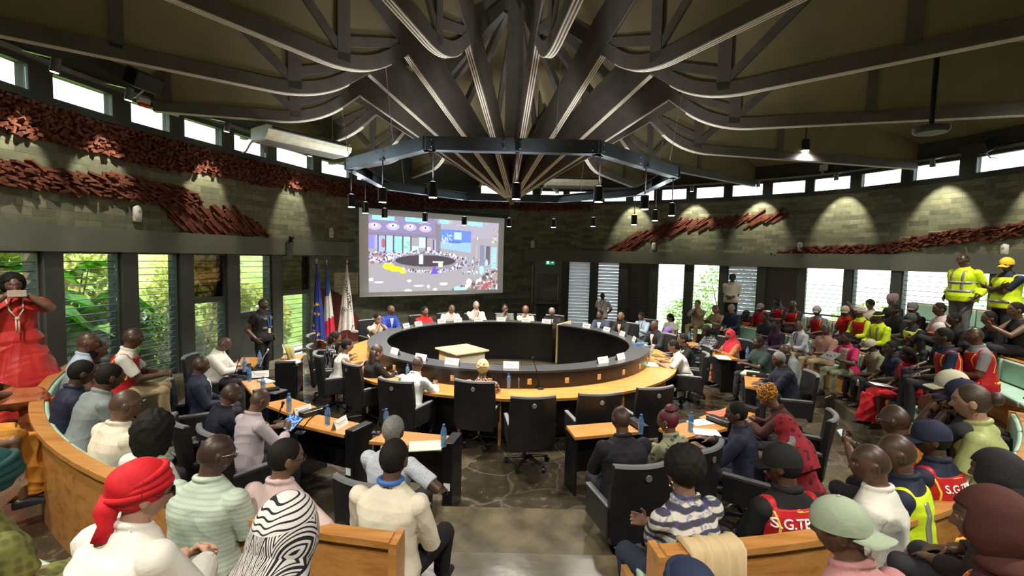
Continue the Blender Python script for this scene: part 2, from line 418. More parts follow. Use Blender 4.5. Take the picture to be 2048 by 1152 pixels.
mb = MB(); wall_box(mb, ws(358, 730), ws(715, 700), 0, .14, .32, .07); tag(uvbuild(mb, 'baseboard_left', simple('worn concrete kerb', (.22,.2,.15), .6)), kind='structure')
mb = MB(); wall_box(mb, sR0, ws(1600, 600), 0, .14, .2, .0); tag(uvbuild(mb, 'baseboard_right', M_CONC), kind='structure')
# windows
def window(i, s0, s1, up, lo, split):
    p, n, d = wp((s0+s1)/2)
    a, b = wp(s0)[0], wp(s1)[0]; w = (b-a).length; c = (a+b)/2; ang = math.atan2(b.y-a.y, b.x-a.x)
    z0 = .16; base = c.copy()
    Rw = R_of(c)
    if phi_of(c) > 0: z0 = max(.16, FLOORZ(Rw-.3)+.12) if Rw > 6.5 and phi_of(c) < 125 else .16
    if i == 0: z0 = .7
    e = empty('window_%d' % (i+1), (base.x, base.y, 0), ang); e['kind'] = 'structure'
    f = MB(); fw = .035
    for x0, x1 in ((-w/2, -w/2+fw), (w/2-fw, w/2)): f.box(x0, x1, -.01, .09, z0, ZL0)
    f.box(-w/2, w/2, -.01, .09, ZL0-fw, ZL0); f.box(-w/2, w/2, -.01, .09, z0, z0+fw*1.3)
    if split: f.box(-w/2, w/2, -.015, .09, split-.05, split+.05)
    f.build('window_frame', M_COLM, e)
    zones = [(z0+fw, ZL0-fw, up)] if not split else [(split+.05, ZL0-fw, up), (z0+fw, split-.05, lo)]
    for za, zb, kind in zones:
        g = MB()
        if kind == 'panel':
            g.box(-w/2+fw, w/2-fw, .01, .05, za, zb); g.build('lower_panel', M_COLM, e); continue
        pitch = .125; k = max(1, int((zb-za)/pitch)); pitch = (zb-za)/k
        tilt = {'clear': 18, 'smoked': 12, 'milk': 22, 'milkc': 30, 'brown': 10}[kind]
        for j in range(k):
            M = Matrix.Translation((0, .045, za+pitch*(j+.5))) @ Matrix.Rotation(rad(tilt), 4, 'X')
            h = pitch*.53
            g.box(-w/2+fw, w/2-fw, -.003, .003, -h, h, 0, M)
            if kind in ('clear', 'smoked'):
                g.box(-w/2+fw, w/2-fw, -.005, .005, -h-.006, -h+.006, 1, M)
        m0 = {'clear': M_GLASS, 'smoked': M_GLASSD, 'milk': M_MILK, 'milkc': M_MILK, 'brown': M_SLATB}[kind]
        g.build('louvre_panes' if len(zones) == 1 else ('upper_louvre_panes' if za > 1.3 else 'lower_louvre_panes'), [m0, M_SLATE], e)
for i, w_ in enumerate(wins): window(i, *w_)
for i, (a_, b_) in enumerate(clers):
    e = empty('window_%d' % (len(wins)+1+i)); e['kind'] = 'structure'
    a, b = wp(a_)[0], wp(b_)[0]; w = (b-a).length; c = (a+b)/2; e.location = (c.x, c.y, ZC0); e.rotation_euler[2] = math.atan2(b.y-a.y, b.x-a.x)
    f = MB(); t = .03; h = ZC1-ZC0
    f.box(-w/2, w/2, .0, .08, 0, t); f.box(-w/2, w/2, .0, .08, h-t, h); f.box(-w/2, -w/2+t, .0, .08, t, h-t); f.box(w/2-t, w/2, .0, .08, t, h-t)
    f.build('window_frame', M_COLM, e)
    g = MB(); g.box(-w/2+t, w/2-t, .035, .041, t, h-t); g.build('pane', M_GLASS, e)
# door on the right wall, grey framed glass
e = empty('door_1'); e['kind'] = 'structure'
a, b = wp(dr0)[0], wp(dr1)[0]; w = (b-a).length; c = (a+b)/2; e.location = (c.x, c.y, 0); e.rotation_euler[2] = math.atan2(b.y-a.y, b.x-a.x)
f = MB(); M_DOOR = simple('grey door metal', (.17,.18,.18), .45)
for x0, x1 in ((-w/2, -w/2+.1), (w/2-.1, w/2)): f.box(x0, x1, -.03, .06, 0, ZL0)
for z0, z1 in ((0,.12),(1.02,1.1),(1.66,1.76),(2.2,2.3),(ZL0-.08,ZL0)): f.box(-w/2+.1, w/2-.1, -.03, .06, z0, z1)
f.build('door_leaf', M_DOOR, e)
g = MB()
for z0, z1, mi in ((.12,1.02,0),(1.1,1.66,0),(1.76,2.2,0),(2.3,ZL0-.08,1)): g.box(-w/2+.1, w/2-.1, .0, .02, z0, z1, mi)
g.build('door_pane', [simple('grey green door glass', (.10,.115,.105), .12, spec=.7), M_DOOR], e)
h = MB(); h.tube([(w/2-.14,-.03,1.15),(w/2-.14,-.08,1.15),(w/2-.14,-.08,2.1),(w/2-.14,-.03,2.1)], .018); h.build('door_handle', M_ALU, e)
h = MB(); h.tube([(-w/2+.05,-.04,.98),(-w/2+.05,-.09,.98),(w/2-.05,-.09,.98),(w/2-.05,-.04,.98)], .02); h.build('panic_bar', M_DMET, e)
# ------------------------------------------------------------------ roof: surface, bents, cone of struts
def roof_z(R): return max(5.9, 8.9-.34*R) if R > 0 else 8.9
mb = MB(); n = 96; rings = []
ptsW = [wp(WTOT*i/n)[0] for i in range(n)]
for k in range(9):
    t = k/8; ring = []
    for p in ptsW:
        q = Vector((CX + (p.x-CX)*(1-t), CY + (p.y-CY)*(1-t), 0)); Rr = R_of(q)
        Rw = R_of(p); z = ZTOP-.02 + (8.9-ZTOP)*min(1, t*1.0)
        ring.append((q.x + p.x*1e-3*(1-t)*0, q.y, z))
    rings.append(ring)
mb.loft(rings, cap=False)
rings2 = [[(p.x, p.y, ZTOP+.3) for p in ptsW]]
o = recalc(mb.build('ceiling', M_ROOF)); tag(o, 'olive boarded conical ceiling', kind='structure')
# weather roof outside, so that daylight enters only through the panes
mb = MB(); mb.prism([(CX+(p.x-CX)*1.04, CY+(p.y-CY)*1.04) for p in ptsW], 9.0, 9.2); tag(recalc(mb.build('roof_slab', M_SOFF)), kind='structure')
mb = MB()
mb.loft([[(CX+(p.x-CX)*1.02, CY+(p.y-CY)*1.02, z) for p in ptsW] for z in (ZTOP-.1, 9.1)], cap=False); tag(mb.build('wall_parapet', M_SOFF), kind='structure')

PHIS = [-122,-100,-77.5,-54.5,-33,-13,6.5,26,48,74,101,124,146,168,190,212,230]
def ribbon(mb, path, width, th, side=1, mi=0):   # plate in the (r,z) plane: lower edge along path, thickness th, in local x=r, y=tangent
    P = [Vector((x, 0, z)) for x, z in path]; rings = []
    for i, p in enumerate(P):
        t = (P[min(i+1, len(P)-1)]-P[max(i-1, 0)]).normalized(); nrm = Vector((-t.z, 0, t.x))*side
        q = p+nrm*width
        rings.append([(p.x,-th/2,p.z),(p.x,th/2,p.z),(q.x,th/2,q.z),(q.x,-th/2,q.z)])
    mb.loft(rings, mi)
def strips(mb, path, th, side=1, gaps=(-.040,.0,.040), w=.016, d=.014):
    P = [Vector((x, 0, z)) for x, z in path]
    for gi, g in enumerate(gaps):
        rings = []
        for i, p in enumerate(P):
            t = (P[min(i+1, len(P)-1)]-P[max(i-1, 0)]).normalized(); nrm = Vector((-t.z, 0, t.x))*side
            a = p-nrm*d; b = p+nrm*.01
            rings.append([(a.x,g-w/2,a.z),(a.x,g+w/2,a.z),(b.x,g+w/2,b.z),(b.x,g-w/2,b.z)])
        mb.loft(rings)
def knee_path(R1):
    pts = [(R1, 5.3), (6, 5.3), (4.75, 5.3)]
    # rounded knee from horizontal to the rising inner rafter
    for i in range(1, 9):
        t = i/9; x = (1-t)**2*4.75+2*t*(1-t)*3.98+t*t*3.45; z = (1-t)**2*5.3+2*t*(1-t)*5.27+t*t*5.66
        pts.append((x, z))
    pts += [(3.45,5.66),(3.05,5.97),(1.6,7.05),(.32,8.02)]
    return pts
def node_at(): return (3.12, 5.92)
bent0 = None
def make_bent(R1):
    root = D.objects.new('roof_truss', None); COL.objects.link(root)
    kp = knee_path(R1)
    c = MB(); ribbon(c, kp, .19, .11, side=-1); recalc(c.build('chord', M_BEAM, root))
    def plate(name, poly, th, m):
        q = MB(); n = len(poly); q.v = [(x,-th/2,z) for x, z in poly]+[(x,th/2,z) for x, z in poly]
        q.f = [tuple(range(n)), tuple(range(2*n-1, n-1, -1))]+[(i, (i+1)%n, n+(i+1)%n, n+i) for i in range(n)]; q.mi = [0]*len(q.f); return recalc(q.build(name, m, root))
    plate('strut', [(.10,4.06),(1.6,4.98),(3.12,5.92),(4.9,7.0),(4.6,7.42),(2.95,6.55),(1.5,5.55),(.10,4.5)], .12, M_BEAM)
    plate('web_panel', [(R1,5.40),(4.75,5.40),(4.1,5.45),(3.6,5.72),(3.2,6.08),(3.25,7.45),(R1,5.98)], .03, M_ROOF)
    for x0, x1, z0, z1 in ((4.20,4.40,5.40,7.42),(6.4,6.55,5.44,6.75)):
        p = MB(); p.box(x0,x1,-.055,.055,z0,z1); recalc(p.build('post', M_BEAM, root))
    b = MB(); ribbon(b, [(4.40,5.5),(5.6,6.55),(6.4,6.6)], .13, .1, side=1)
    recalc(b.build('brace', M_BEAM, root)); b = MB(); ribbon(b, [(3.3,5.95),(4.22,5.62)], .13, .1, side=1); recalc(b.build('brace', M_BEAM, root))
    e = MB(); strips(e, kp[:-3], .11, side=-1); strips(e, [(.14,4.08),(1.6,4.98),(3.1,5.908)], .12, side=1, gaps=(-.04,-.004,.034)); recalc(e.build('edge_strip', M_PALE, root))
    return root
for i, ph in enumerate(PHIS):
    a = rad(ph); d = Vector((math.sin(a), -math.cos(a)))
    Rw = 7.0
    for k in range(60):
        Rw = 5+k*.1; q = Vector((CX+d.x*Rw, CY+d.y*Rw))
        s = min(range(WN), key=lambda j: (WC[j]-q).length)
        if (WC[s]-q).length < .22: break
    r = make_bent(Rw+.1)
    r.location = (CX, CY, 0); r.rotation_euler[2] = a-PI/2
    tag(r, None, 'roof truss', 'radial roof trusses')
    side = 'left' if ph < 0 else 'right'
    NL = {-122: 'timber roof truss running back over the tiers at far left', -100: 'timber roof truss ending beside the left ceiling air conditioner', -77.5: 'second timber truss in front of the left air conditioner', -54.5: 'timber roof truss reaching the wall over the black loudspeaker',
      -33: 'timber roof truss crossing the upper left of the ceiling', -13: 'timber truss just left of the middle, straight over the aisle', 6.5: 'timber truss just right of the middle, straight over the aisle', 26: 'timber roof truss rising to the top edge right of the middle',
      48: 'timber roof truss with long pale edge crossing the upper right ceiling', 74: 'timber roof truss with pale edge running to the right edge above the round ceiling vent', 101: 'timber roof truss ending above the white wall sensor', 124: 'timber roof truss behind the middle air conditioner',
      146: 'far timber truss right of the exit door', 168: 'far timber truss above the corner beside the screen', 190: 'far timber truss above the right half of the screen', 212: 'far timber truss above the left half of the screen', 230: 'far timber truss above the flags'}
    r['label'] = NL[ph]
mb = MB(); mb.lathe([(.02,3.93),(.16,4.1),(.2,4.25),(.17,8.7)], 10, M=Matrix.Translation((CX,CY,0)))
tag(recalc(mb.build('king_post', M_BEAM)), 'dark central king post with pointed tip hanging from the ceiling', 'post')

# ------------------------------------------------------------------ octagonal light ring with pendant lamps
RR, RZ = 3.37, 4.36
root = empty('light_ring', (CX, CY, RZ), 0, 'octagonal blue grey steel ring hung on thin wires under the ceiling', 'light ring')
for k in range(8):
    a0, a1 = rad(-22.5+45*k), rad(22.5+45*k)
    p0, p1 = (Vector((RR*math.sin(a), -RR*math.cos(a), 0)) for a in (a0, a1))
    m = (p0+p1)/2; w = (p1-p0).length; rot = math.atan2((p1-p0).y, (p1-p0).x)
    M = Matrix.Translation(m) @ Matrix.Rotation(rot, 4, 'Z')
    b = MB(); b.box(-w/2-.03, w/2+.03, -.015, .0, 0, .2, 0, M); b.box(-w/2-.03, w/2+.03, .0, .14, 0, .015, 0, M); b.box(-w/2-.03, w/2+.03, .0, .14, .185, .2, 0, M)
    b.box(-.01, .01, 0, .13, .015, .185, 0, M)
    for x in (-.12, .12, -w/2+.1, w/2-.1):
        for z in (.05, .15): b.ball((x, -.018, z), .012, n=6, m=4, M=M)
    recalc(b.build('ring_segment', M_STEEL, root))
for k in range(8):
    a = rad(11+45*k); b = MB(); x, y = RR*.985*math.sin(a), -RR*.985*math.cos(a)
    b.tube([(x,y,.2),(x*1.06,y*1.06,1.6)], .006, 5); b.ball((x*1.05,y*1.05,1.42), .02, n=6, m=5); b.build('suspension_wire', M_ALU, root)
M_LAMP = emis('lamp lens', (1, .93, .78), 22)
PLAB = ['nearest of all, in front of the cone of struts', 'nearest right of the cone, beside the air conditioner', 'at the right end of the ring, outer of two', 'at the right end of the ring, inner of two', 'right, above the red diagonal relief', 'far right, left of the diagonal relief', 'far, right of the screen above the siren', 'far, just right of the screen edge',
        'far, over the right edge of the screen', 'far, over the right half of the screen', 'far, over the middle of the screen', 'far, over the left part of the screen', 'at the left end of the ring, over the screen corner', 'at the far left end of the ring', 'near, at the left of the ring', 'near, left of the cone of struts']
lens0 = None
for k in range(16):
    a = rad(1.5+22.5*k); Rp = 3.27 if k % 2 else 3.12
    p = Vector((CX+Rp*math.sin(a), CY-Rp*math.cos(a), 0))
    e = empty('pendant_lamp', (p.x, p.y, RZ), -a, 'black cylinder pendant lamp '+PLAB[k], 'pendant lamp', 'pendant lamps on the ring')
    if lens0 is None:
        b = MB(); b.tube([(0,0,.0),(0,0,-.46)], .011, 8); b.box(-.03,.03,-.08,.08,.0,.03); rod = b.build('rod', M_DMET, e)
        b = MB(); b.lathe([(.02,-.45),(.066,-.46),(.07,-.48),(.07,-.685),(.064,-.69)], 18); can = autosmooth(b.build('lamp_body', M_DMET, e))
        b = MB(); b.box(-.13,-.075,-.004,.004,-.49,-.482); b.box(-.082,-.075,-.01,.01,-.66,-.48); br = b.build('bracket', M_ALU, e)
        b = MB(); b.lathe([(.003,-.6935),(.060,-.6935),(.060,-.689),(.003,-.689)], 16); lens0 = b.build('lens', M_LAMP, e); b = MB(); b.lathe([(.016,-.4475),(.04,-.4535),(.04,-.452),(.016,-.446)], 16); ul0 = b.build('added_upper_lens', emis('added upper lens glow', (1,.95,.86), 1.5), e)  # glowing top lens is added to go with the upward spot
    else:
        for q in (rod, can, br, lens0, ul0):
            c = q.copy(); COL.objects.link(c); c.parent = e
    L = D.lights.new('added_uplight', 'SPOT'); L.energy = UL; L.color = (1,.95,.86); L.spot_size = rad(150); L.spot_blend = .9; L.shadow_soft_size = .06  # upward spot added to brighten the ceiling, not part of the pendants
    lo = D.objects.new('added_uplight', L); COL.objects.link(lo); lo.location = (p.x+.10*math.sin(a), p.y-.10*math.cos(a), RZ-.42); lo.rotation_euler = (PI, 0, 0)
    L = D.lights.new('pendant_light', 'SPOT'); L.energy = LP; L.color = (1,.93,.81); L.spot_size = rad(118); L.spot_blend = .6; L.shadow_soft_size = .06
    lo = D.objects.new('pendant_light', L); COL.objects.link(lo); lo.location = (p.x, p.y, RZ-.72)

# ------------------------------------------------------------------ wall washers over the brickwork
WASH = [(25,150,'at the left end of the wall'),(195,190,'left of the red alarm light'),(408,275,'between red alarm light and air conditioner'),(582,322,'below the left air conditioner'),(1270,395,'nearest the light ring'),(1392,387,'second from the light ring'),(1525,378,'above the diagonal red relief'),(1693,366,'right of the white wall sensor'),(1895,345,'near the right edge of the wall'),(2110,318,'beyond the right edge')]
first = None
for px, py, lab in WASH:
    s = ws(px, py); p, nrm, d = wp(s, .0, ZC1+.08)
    e = empty('wall_spotlight', (p.x, p.y, ZC1+.08), math.atan2(nrm.y, nrm.x)-PI/2, 'small grey spotlight on an arm above the clerestory, '+lab, 'spotlight', 'wall spotlights')
    if first is None:
        b = MB(); b.tube([(0,.1,0),(0,.62,-.12)], .012, 6); a_ = b.build('arm', M_ALU, e)
        b = MB(); M = Matrix.Translation((0,.62,-.2)) @ Matrix.Rotation(rad(-12), 4, 'X'); b.lathe([(.03,.1),(.055,.09),(.06,-.1),(.05,-.105)], 14, M=M); b_ = autosmooth(b.build('lamp_head', simple('grey lamp metal', (.2,.21,.22), .35, .6), e))
        b = MB(); b.lathe([(.002,-.11),(.046,-.11),(.046,-.106),(.002,-.106)], 12, M=M); c_ = b.build('lens', M_LAMP, e); first = (a_, b_, c_)
    else:
        for q in first:
            c = q.copy(); COL.objects.link(c); c.parent = e
    L = D.lights.new('wall_light', 'SPOT'); L.energy = LW; L.color = (1,.90,.66); L.spot_size = rad(66 if px > 1000 else 46); L.spot_blend = .55; L.shadow_soft_size = .03
    lo = D.objects.new('wall_light', L); COL.objects.link(lo)
    q = p+nrm*.62+Vector((0,0,-.34)); lo.location = q
    tgt = wp(s, 0, 4.0 if px > 1000 else 3.75)[0]; lo.rotation_euler = (tgt-q).to_track_quat('-Z', 'Y').to_euler()
# ------------------------------------------------------------------ laterite reliefs on the brickwork
def inside(poly, x, y):
    c = False; n = len(poly)
    for i in range(n):
        (x1,y1), (x2,y2) = poly[i], poly[i-1]
        if (y1 > y) != (y2 > y) and x < (x2-x1)*(y-y1)/(y2-y1)+x1: c = not c
    return c
def relief(name, label, pix, ang, bl, bh, depth, jit, sz=None):
    poly = sz or [wz(x, y) for x, y in pix]
    s0, s1 = min(p[0] for p in poly), max(p[0] for p in poly); z0, z1 = min(p[1] for p in poly), max(p[1] for p in poly)
    rnd = random.Random(len(name)*7); mb = MB()
    # backing
    n = int((s1-s0)/.12)
    for i in range(n):
        sa, sb = s0+(s1-s0)*i/n, s0+(s1-s0)*(i+1)/n; zs = [z0+(z1-z0)*(k+.5)/40 for k in range(40)]
        ins = [z for z in zs if inside(poly, (sa+sb)/2, z)]
        if ins:
            A, nn, d = wp(sa); B = wp(sb)[0]; za, zb = min(ins), max(ins)
            M = None; o = .015
            mb.add([(A.x,A.y,za),(B.x,B.y,za),(B.x+nn.x*o,B.y+nn.y*o,za),(A.x+nn.x*o,A.y+nn.y*o,za),(A.x,A.y,zb),(B.x,B.y,zb),(B.x+nn.x*o,B.y+nn.y*o,zb),(A.x+nn.x*o,A.y+nn.y*o,zb)], [(0,3,2,1),(4,5,6,7),(0,1,5,4),(1,2,6,5),(2,3,7,6),(3,0,4,7)])
    sp = bh*1.0; ca, sa_ = math.cos(ang), math.sin(ang)
    R = max(s1-s0, z1-z0)
    u = -R
    row = 0
    while u < R:                  # rows along the strike direction
        v = -R+(row % 2)*bl*.5
        while v < R:
            L = bl*rnd.uniform(.5,1.3)
            cs, cz = (s0+s1)/2+ca*v-sa_*u, (z0+z1)/2+sa_*v+ca*u
            if s0 <= cs <= s1 and z0 <= cz <= z1 and inside(poly, cs, cz):
                p, nn, d = wp(cs, 0, cz); a = ang+rnd.uniform(-jit, jit); t = d*math.cos(a)+Vector((0,0,math.sin(a))); b = -d*math.sin(a)+Vector((0,0,math.cos(a)))
                dp = depth*rnd.uniform(.35,1); ti = rnd.uniform(-.4,.4)
                M = Matrix((t, nn, b)).transposed().to_4x4(); M.translation = p
                M = M @ Matrix.Rotation(ti*jit*2, 4, 'Z')
                h = bh*rnd.uniform(.6,1.0)
                mb.box(-L/2, L/2, -.01, dp, -h/2, h/2, 0, M)
            v += L
        u += sp; row += 1
    return tag(recalc(mb.build(name, M_RELIEF)), label, 'wall relief')
sA, zA = wz(-60, 175); sB = SB
fr = []
for px, py in [(-60,255),(0,260),(103,284),(178,301),(274,328),(342,342),(407,345),(513,369),(633,383),(730,402),(745,416)]: fr.append(wz(px, py))
e_ = fr[-1][0]
fr += [(ws(1000, 400), 4.62), (ws(1130,400), 4.66), (ws(1180,400), 4.75)]
fr += [(ws(1180,400), 4.88), (sA, 4.88)]
relief('red_frieze', 'rough red stone frieze running under the high windows from the left wall past the screen', None, .5, .105, .055, .11, .9, sz=fr)
relief('red_wave_relief', 'rough red wave shaped relief on the left brick wall', [(-60,312),(0,319),(65,328),(181,350),(217,344),(325,366),(379,380),(397,395),(390,416),(343,409),(271,402),(181,391),(90,380),(0,373),(-60,365)], -.12, .2, .042, .10, .45)
relief('red_plank_relief', 'red slanting plank relief running down to the left lintel', [(340,411),(397,414),(463,421),(506,437),(542,472),(361,462),(322,413)], -.72, .42, .055, .08, .05)
relief('red_diagonal_relief', 'red diagonal plank relief rising to the right on the right brick wall', [(1202,505),(1266,469),(1327,451),(1368,438),(1455,436),(1491,430),(1578,424),(1573,438),(1455,451),(1368,463),(1286,487),(1261,506)], .62, .5, .07, .08, .06)
relief('red_rubble_relief', 'red broken stone relief above the right lintel rising to the right edge', [(1527,512),(1604,493),(1747,489),(1819,477),(1895,461),(2048,446),(2170,434),(2170,466),(2048,476),(1947,484),(1870,492),(1778,507),(1614,514)], .12, .17, .055, .12, .65)

# ------------------------------------------------------------------ round desk
root = empty('conference_desk', (0,0,0), 0, 'large round black and honey wood conference desk in the middle of the hall', 'desk')
G0, G1 = 154.0, 149.8+360
mb = MB(); mb.sector(G0, G1, 2.60, 2.66, .0, 1.0, seg=120); autosmooth(recalc(mb.build('front_panel', M_BLACK, root)))
mb = MB(); mb.sector(G0, G1, 2.57, 2.96, 1.0, 1.035, seg=120); autosmooth(recalc(mb.build('ledge', simple('grey black laminate ledge', (.045,.047,.05), .3, var=.1), root)))
mb = MB(); mb.sector(G0, G1, 2.90, 2.955, .755, 1.0, seg=120); autosmooth(recalc(mb.build('socket_panel', M_BLACK, root)))
mb = MB(); mb.sector(G0, G1, 2.90, 3.50, .715, .755, seg=120); autosmooth(recalc(mb.build('worktop', M_WOOD, root)))
mb = MB(); mb.sector(G0, G1, 3.10, 3.13, .05, .715, seg=120); autosmooth(recalc(mb.build('modesty_panel', M_BLACK, root)))
for i, a in enumerate((-34,-12,-1.5,11,34,60,90,120,170,200,230,262,292)):
    mb = MB(); M = Matrix.Translation((CX,CY,0)) @ Matrix.Rotation(rad(a), 4, 'Z'); mb.box(-.02,.02,-3.36,-2.9,0,.715, M=M); mb.build('leg_panel', M_WOOD, root)
for a in (150.2, 153.6):
    mb = MB(); M = Matrix.Translation((CX,CY,0)) @ Matrix.Rotation(rad(a), 4, 'Z'); mb.box(-.02,.02,-3.5,-2.56,0,1.05, M=M, bev=.008); mb.build('end_panel', M_WOODP if a < 152 else M_BLACK, root)
M_PLATE = simple('orange beige socket plate', (.62,.36,.16), .4)
for a in range(-165, 150, 12):
    mb = MB(); M = Matrix.Translation((CX,CY,0)) @ Matrix.Rotation(rad(a+4), 4, 'Z'); mb.box(-.035,.035,-2.966,-2.95,.82,.91, M=M, bev=.006)
    mb.ball((0,-2.966,.865), .018, .008, .018, n=8, m=5, M=M); mb.build('socket_plate', M_PLATE, root)
# small lectern in the well of the desk
root = empty('lectern', (-.98,9.32,0), rad(40), 'pale wooden box lectern standing inside the round desk', 'lectern')
mb = MB(); mb.box(-.33,.33,-.34,.34,0,.91, bev=.006); mb.build('body', simple('grey beige board', (.46,.40,.30), .5, var=.06), root)
mb = MB(); mb.box(-.39,.39,-.40,.40,.91,.945, bev=.008); mb.build('top', M_WOODP, root)
mb = MB(); mb.box(-.335,-.33,-.3,.3,.04,.88); mb.build('side_panel', M_WOODP, root)

# ------------------------------------------------------------------ benches
def bench(label, R, z, a0, a1, dR=0):
    root = empty('bench', pol((a0+a1)/2, R, z), 0, label, 'bench')
    off = root.location.copy()
    def shx(v):                      # the bench spirals gently: radius changes along its length
        t = (phi_of(v)-a0)/(a1-a0); q = Vector((v[0]-CX, v[1]-CY)).normalized()*dR*t; return q
    def bld(mb, nm, m, bev=False):
        mb.v = [(v[0]+shx(v)[0]-off.x, v[1]+shx(v)[1]-off.y, v[2]-off.z) for v in mb.v]; return autosmooth(recalc(mb.build(nm, m, root)))
    mb = MB(); mb.sector(a0, a1, R-.01, R+.03, z, z+.79); bld(mb, 'back_panel', M_WOOD)
    mb = MB(); mb.sector(a0, a1, R-.05, R+.06, z+.79, z+.83); bld(mb, 'top_rail', M_WOOD)
    mb = MB(); mb.sector(a0, a1, R-.50, R-.01, z+.34, z+.38); mb.sector(a0, a1, R-.42, R-.39, z, z+.34); bld(mb, 'seat', M_WOOD)
    L = abs(a1-a0)*R*PI/180; n = max(1, int(L/.75)); g = .4
    for i in range(n):
        b0, b1 = a0+(a1-a0)*i/n+.15, a0+(a1-a0)*(i+1)/n-.15
        mb = MB(); mb.sector(b0, b1, R-.50, R-.07, z+.38, z+.45, seg=5); o = bld(mb, 'seat_cushion', M_MINT)
        md = o.modifiers.new('b', 'BEVEL'); md.width = .02; md.segments = 2
        mb = MB(); mb.sector(b0, b1, R-.09, R-.012, z+.46, z+.81, seg=5); o = bld(mb, 'back_cushion', M_MINT)
        md = o.modifiers.new('b', 'BEVEL'); md.width = .02; md.segments = 2
    for a in (a0, a1):
        mb = MB(); d = .35
        mb.sector(a-(d if a == a0 else 0), a+(0 if a == a0 else d), R-.50, R-.03, z, z+.40, seg=1); mb.sector(a-(d if a == a0 else 0), a+(0 if a == a0 else d), R-.10, R+.06, z, z+.82, seg=1); bld(mb, 'end_panel', M_WOOD)
    return root
bench('curved wooden front bench with mint cushions on the left of the aisle', 7.08, .35, -62, -4.6, .50)
bench('curved wooden front bench with mint cushions on the right of the aisle', 7.67, .35, 7.0, 50)
bench('curved wooden front bench with mint cushions below the right windows', 7.27, .2, 53, 121)
bench('curved wooden second bench behind the left front bench', 8.50, .55, -47, -9)
bench('curved wooden second bench behind the right front bench', 8.50, .55, 10.5, 117)
bench('upper back bench below the bright right windows', 9.55, 1.15, 62, 95)

# ------------------------------------------------------------------ office chairs
CH0 = None
def make_chair():
    e = D.objects.new('office_chair', None); COL.objects.link(e)
    b = MB(); rings = []
    for i in range(9):                       # tall curved back, top edge dipping in plan
        t = i/8; z = .30+.73*t; y = -.24-.10*t**1.3; w = .275+.03*math.sin(t*PI*.8); ring = []
        for j in range(9):
            u = -1+2*j/8; ring.append((u*w, y+.075*(u*u)*(.4+.6*t), z))
        for j in range(8, -1, -1):
            u = -1+2*j/8; ring.append((u*w, y-.055+.075*(u*u)*(.4+.6*t), z))
        rings.append(ring)
    b.loft(rings); back = autosmooth(recalc(b.build('backrest', M_LEATH, e)), 50)
    b = MB(); t = 1; w = .275+.03*math.sin(PI*.8); ra = []
    for j in range(9):
        u = -1+2*j/8; y = -.34+.075*u*u; ra.append([(u*w,y+.004,1.022),(u*w,y-.06,1.022),(u*w,y-.05,1.045),(u*w,y-.008,1.045)])
    b.loft(ra); autosmooth(recalc(b.build('top_edge', M_GLEATH, e)))
    b = MB(); M = Matrix.Translation((0,-.384,.93)) @ Matrix.Rotation(rad(90), 4, 'X'); b.lathe([(.002,-.004),(.030,-.004),(.032,.004),(.026,.007),(.012,.005),(.002,.007)], 16, M=M); b.build('badge', M_ALU, e)
    b = MB(); b.box(-.26,.26,-.24,.27,.38,.47, bev=.035); autosmooth(b.build('seat', M_LEATH, e), 60)
    for s in (-1, 1):
        b = MB(); b.box(s*.29-.025, s*.29+.025, -.26,.20,.36,.63, bev=.012); a = b.build('armrest', M_LEATH, e)
        b = MB(); b.box(s*.29-.028, s*.29+.028, -.25,.21,.63,.655, bev=.01); b.build('arm_pad', M_GLEATH, a)
    b = MB(); b.tube([(0,0,.38),(0,0,.12)], .022, 10); b.build('gas_column', M_CHROME, e)
    b = MB()
    for k in range(5):
        a = 2*PI*k/5+.3; b.tube([(0,0,.12),(.30*math.cos(a),.30*math.sin(a),.075)], [.026,.016], 6)
    b.build('star_base', M_DMET, e)
    for k in range(5):
        a = 2*PI*k/5+.3; b = MB(); M = Matrix.Translation((.30*math.cos(a),.30*math.sin(a),.033)) @ Matrix.Rotation(a+.5, 4, 'Z') @ Matrix.Rotation(PI/2, 4, 'Y'); b.lathe([(.01,-.022),(.033,-.02),(.033,.02),(.01,.022)], 10, M=M); b.build('caster', M_DMET, e)
    return e
def chair_at(x, y, rz, label, group='black office chairs', z=0):
    global CH0
    if CH0 is None: CH0 = make_chair(); c = CH0
    else: c = copy_tree(CH0)
    c.location = (x, y, z); c.rotation_euler = (0,0,rz); tag(c, label, 'chair', group); return c
def chair_phi(phi, R, label, turn=0):
    p = pol(phi, R); return chair_at(p.x, p.y, face_centre(p)+rad(turn), label)
chair_phi(4.6, 3.98, 'empty black office chair nearest the aisle, right of the middle pair', 3)
chair_phi(17.5, 3.95, 'empty black office chair facing the desk, second right of the aisle', -6)
chair_phi(30.5, 3.95, 'empty black office chair at the desk turned left, third right of the aisle', -12)
chair_phi(-88, 3.95, 'empty black office chair in front of the three flags', 10)
chair_phi(163, 4.15, 'empty black office chair with tall back at the far desk, left of the man in the leaning white shirt') if False else None
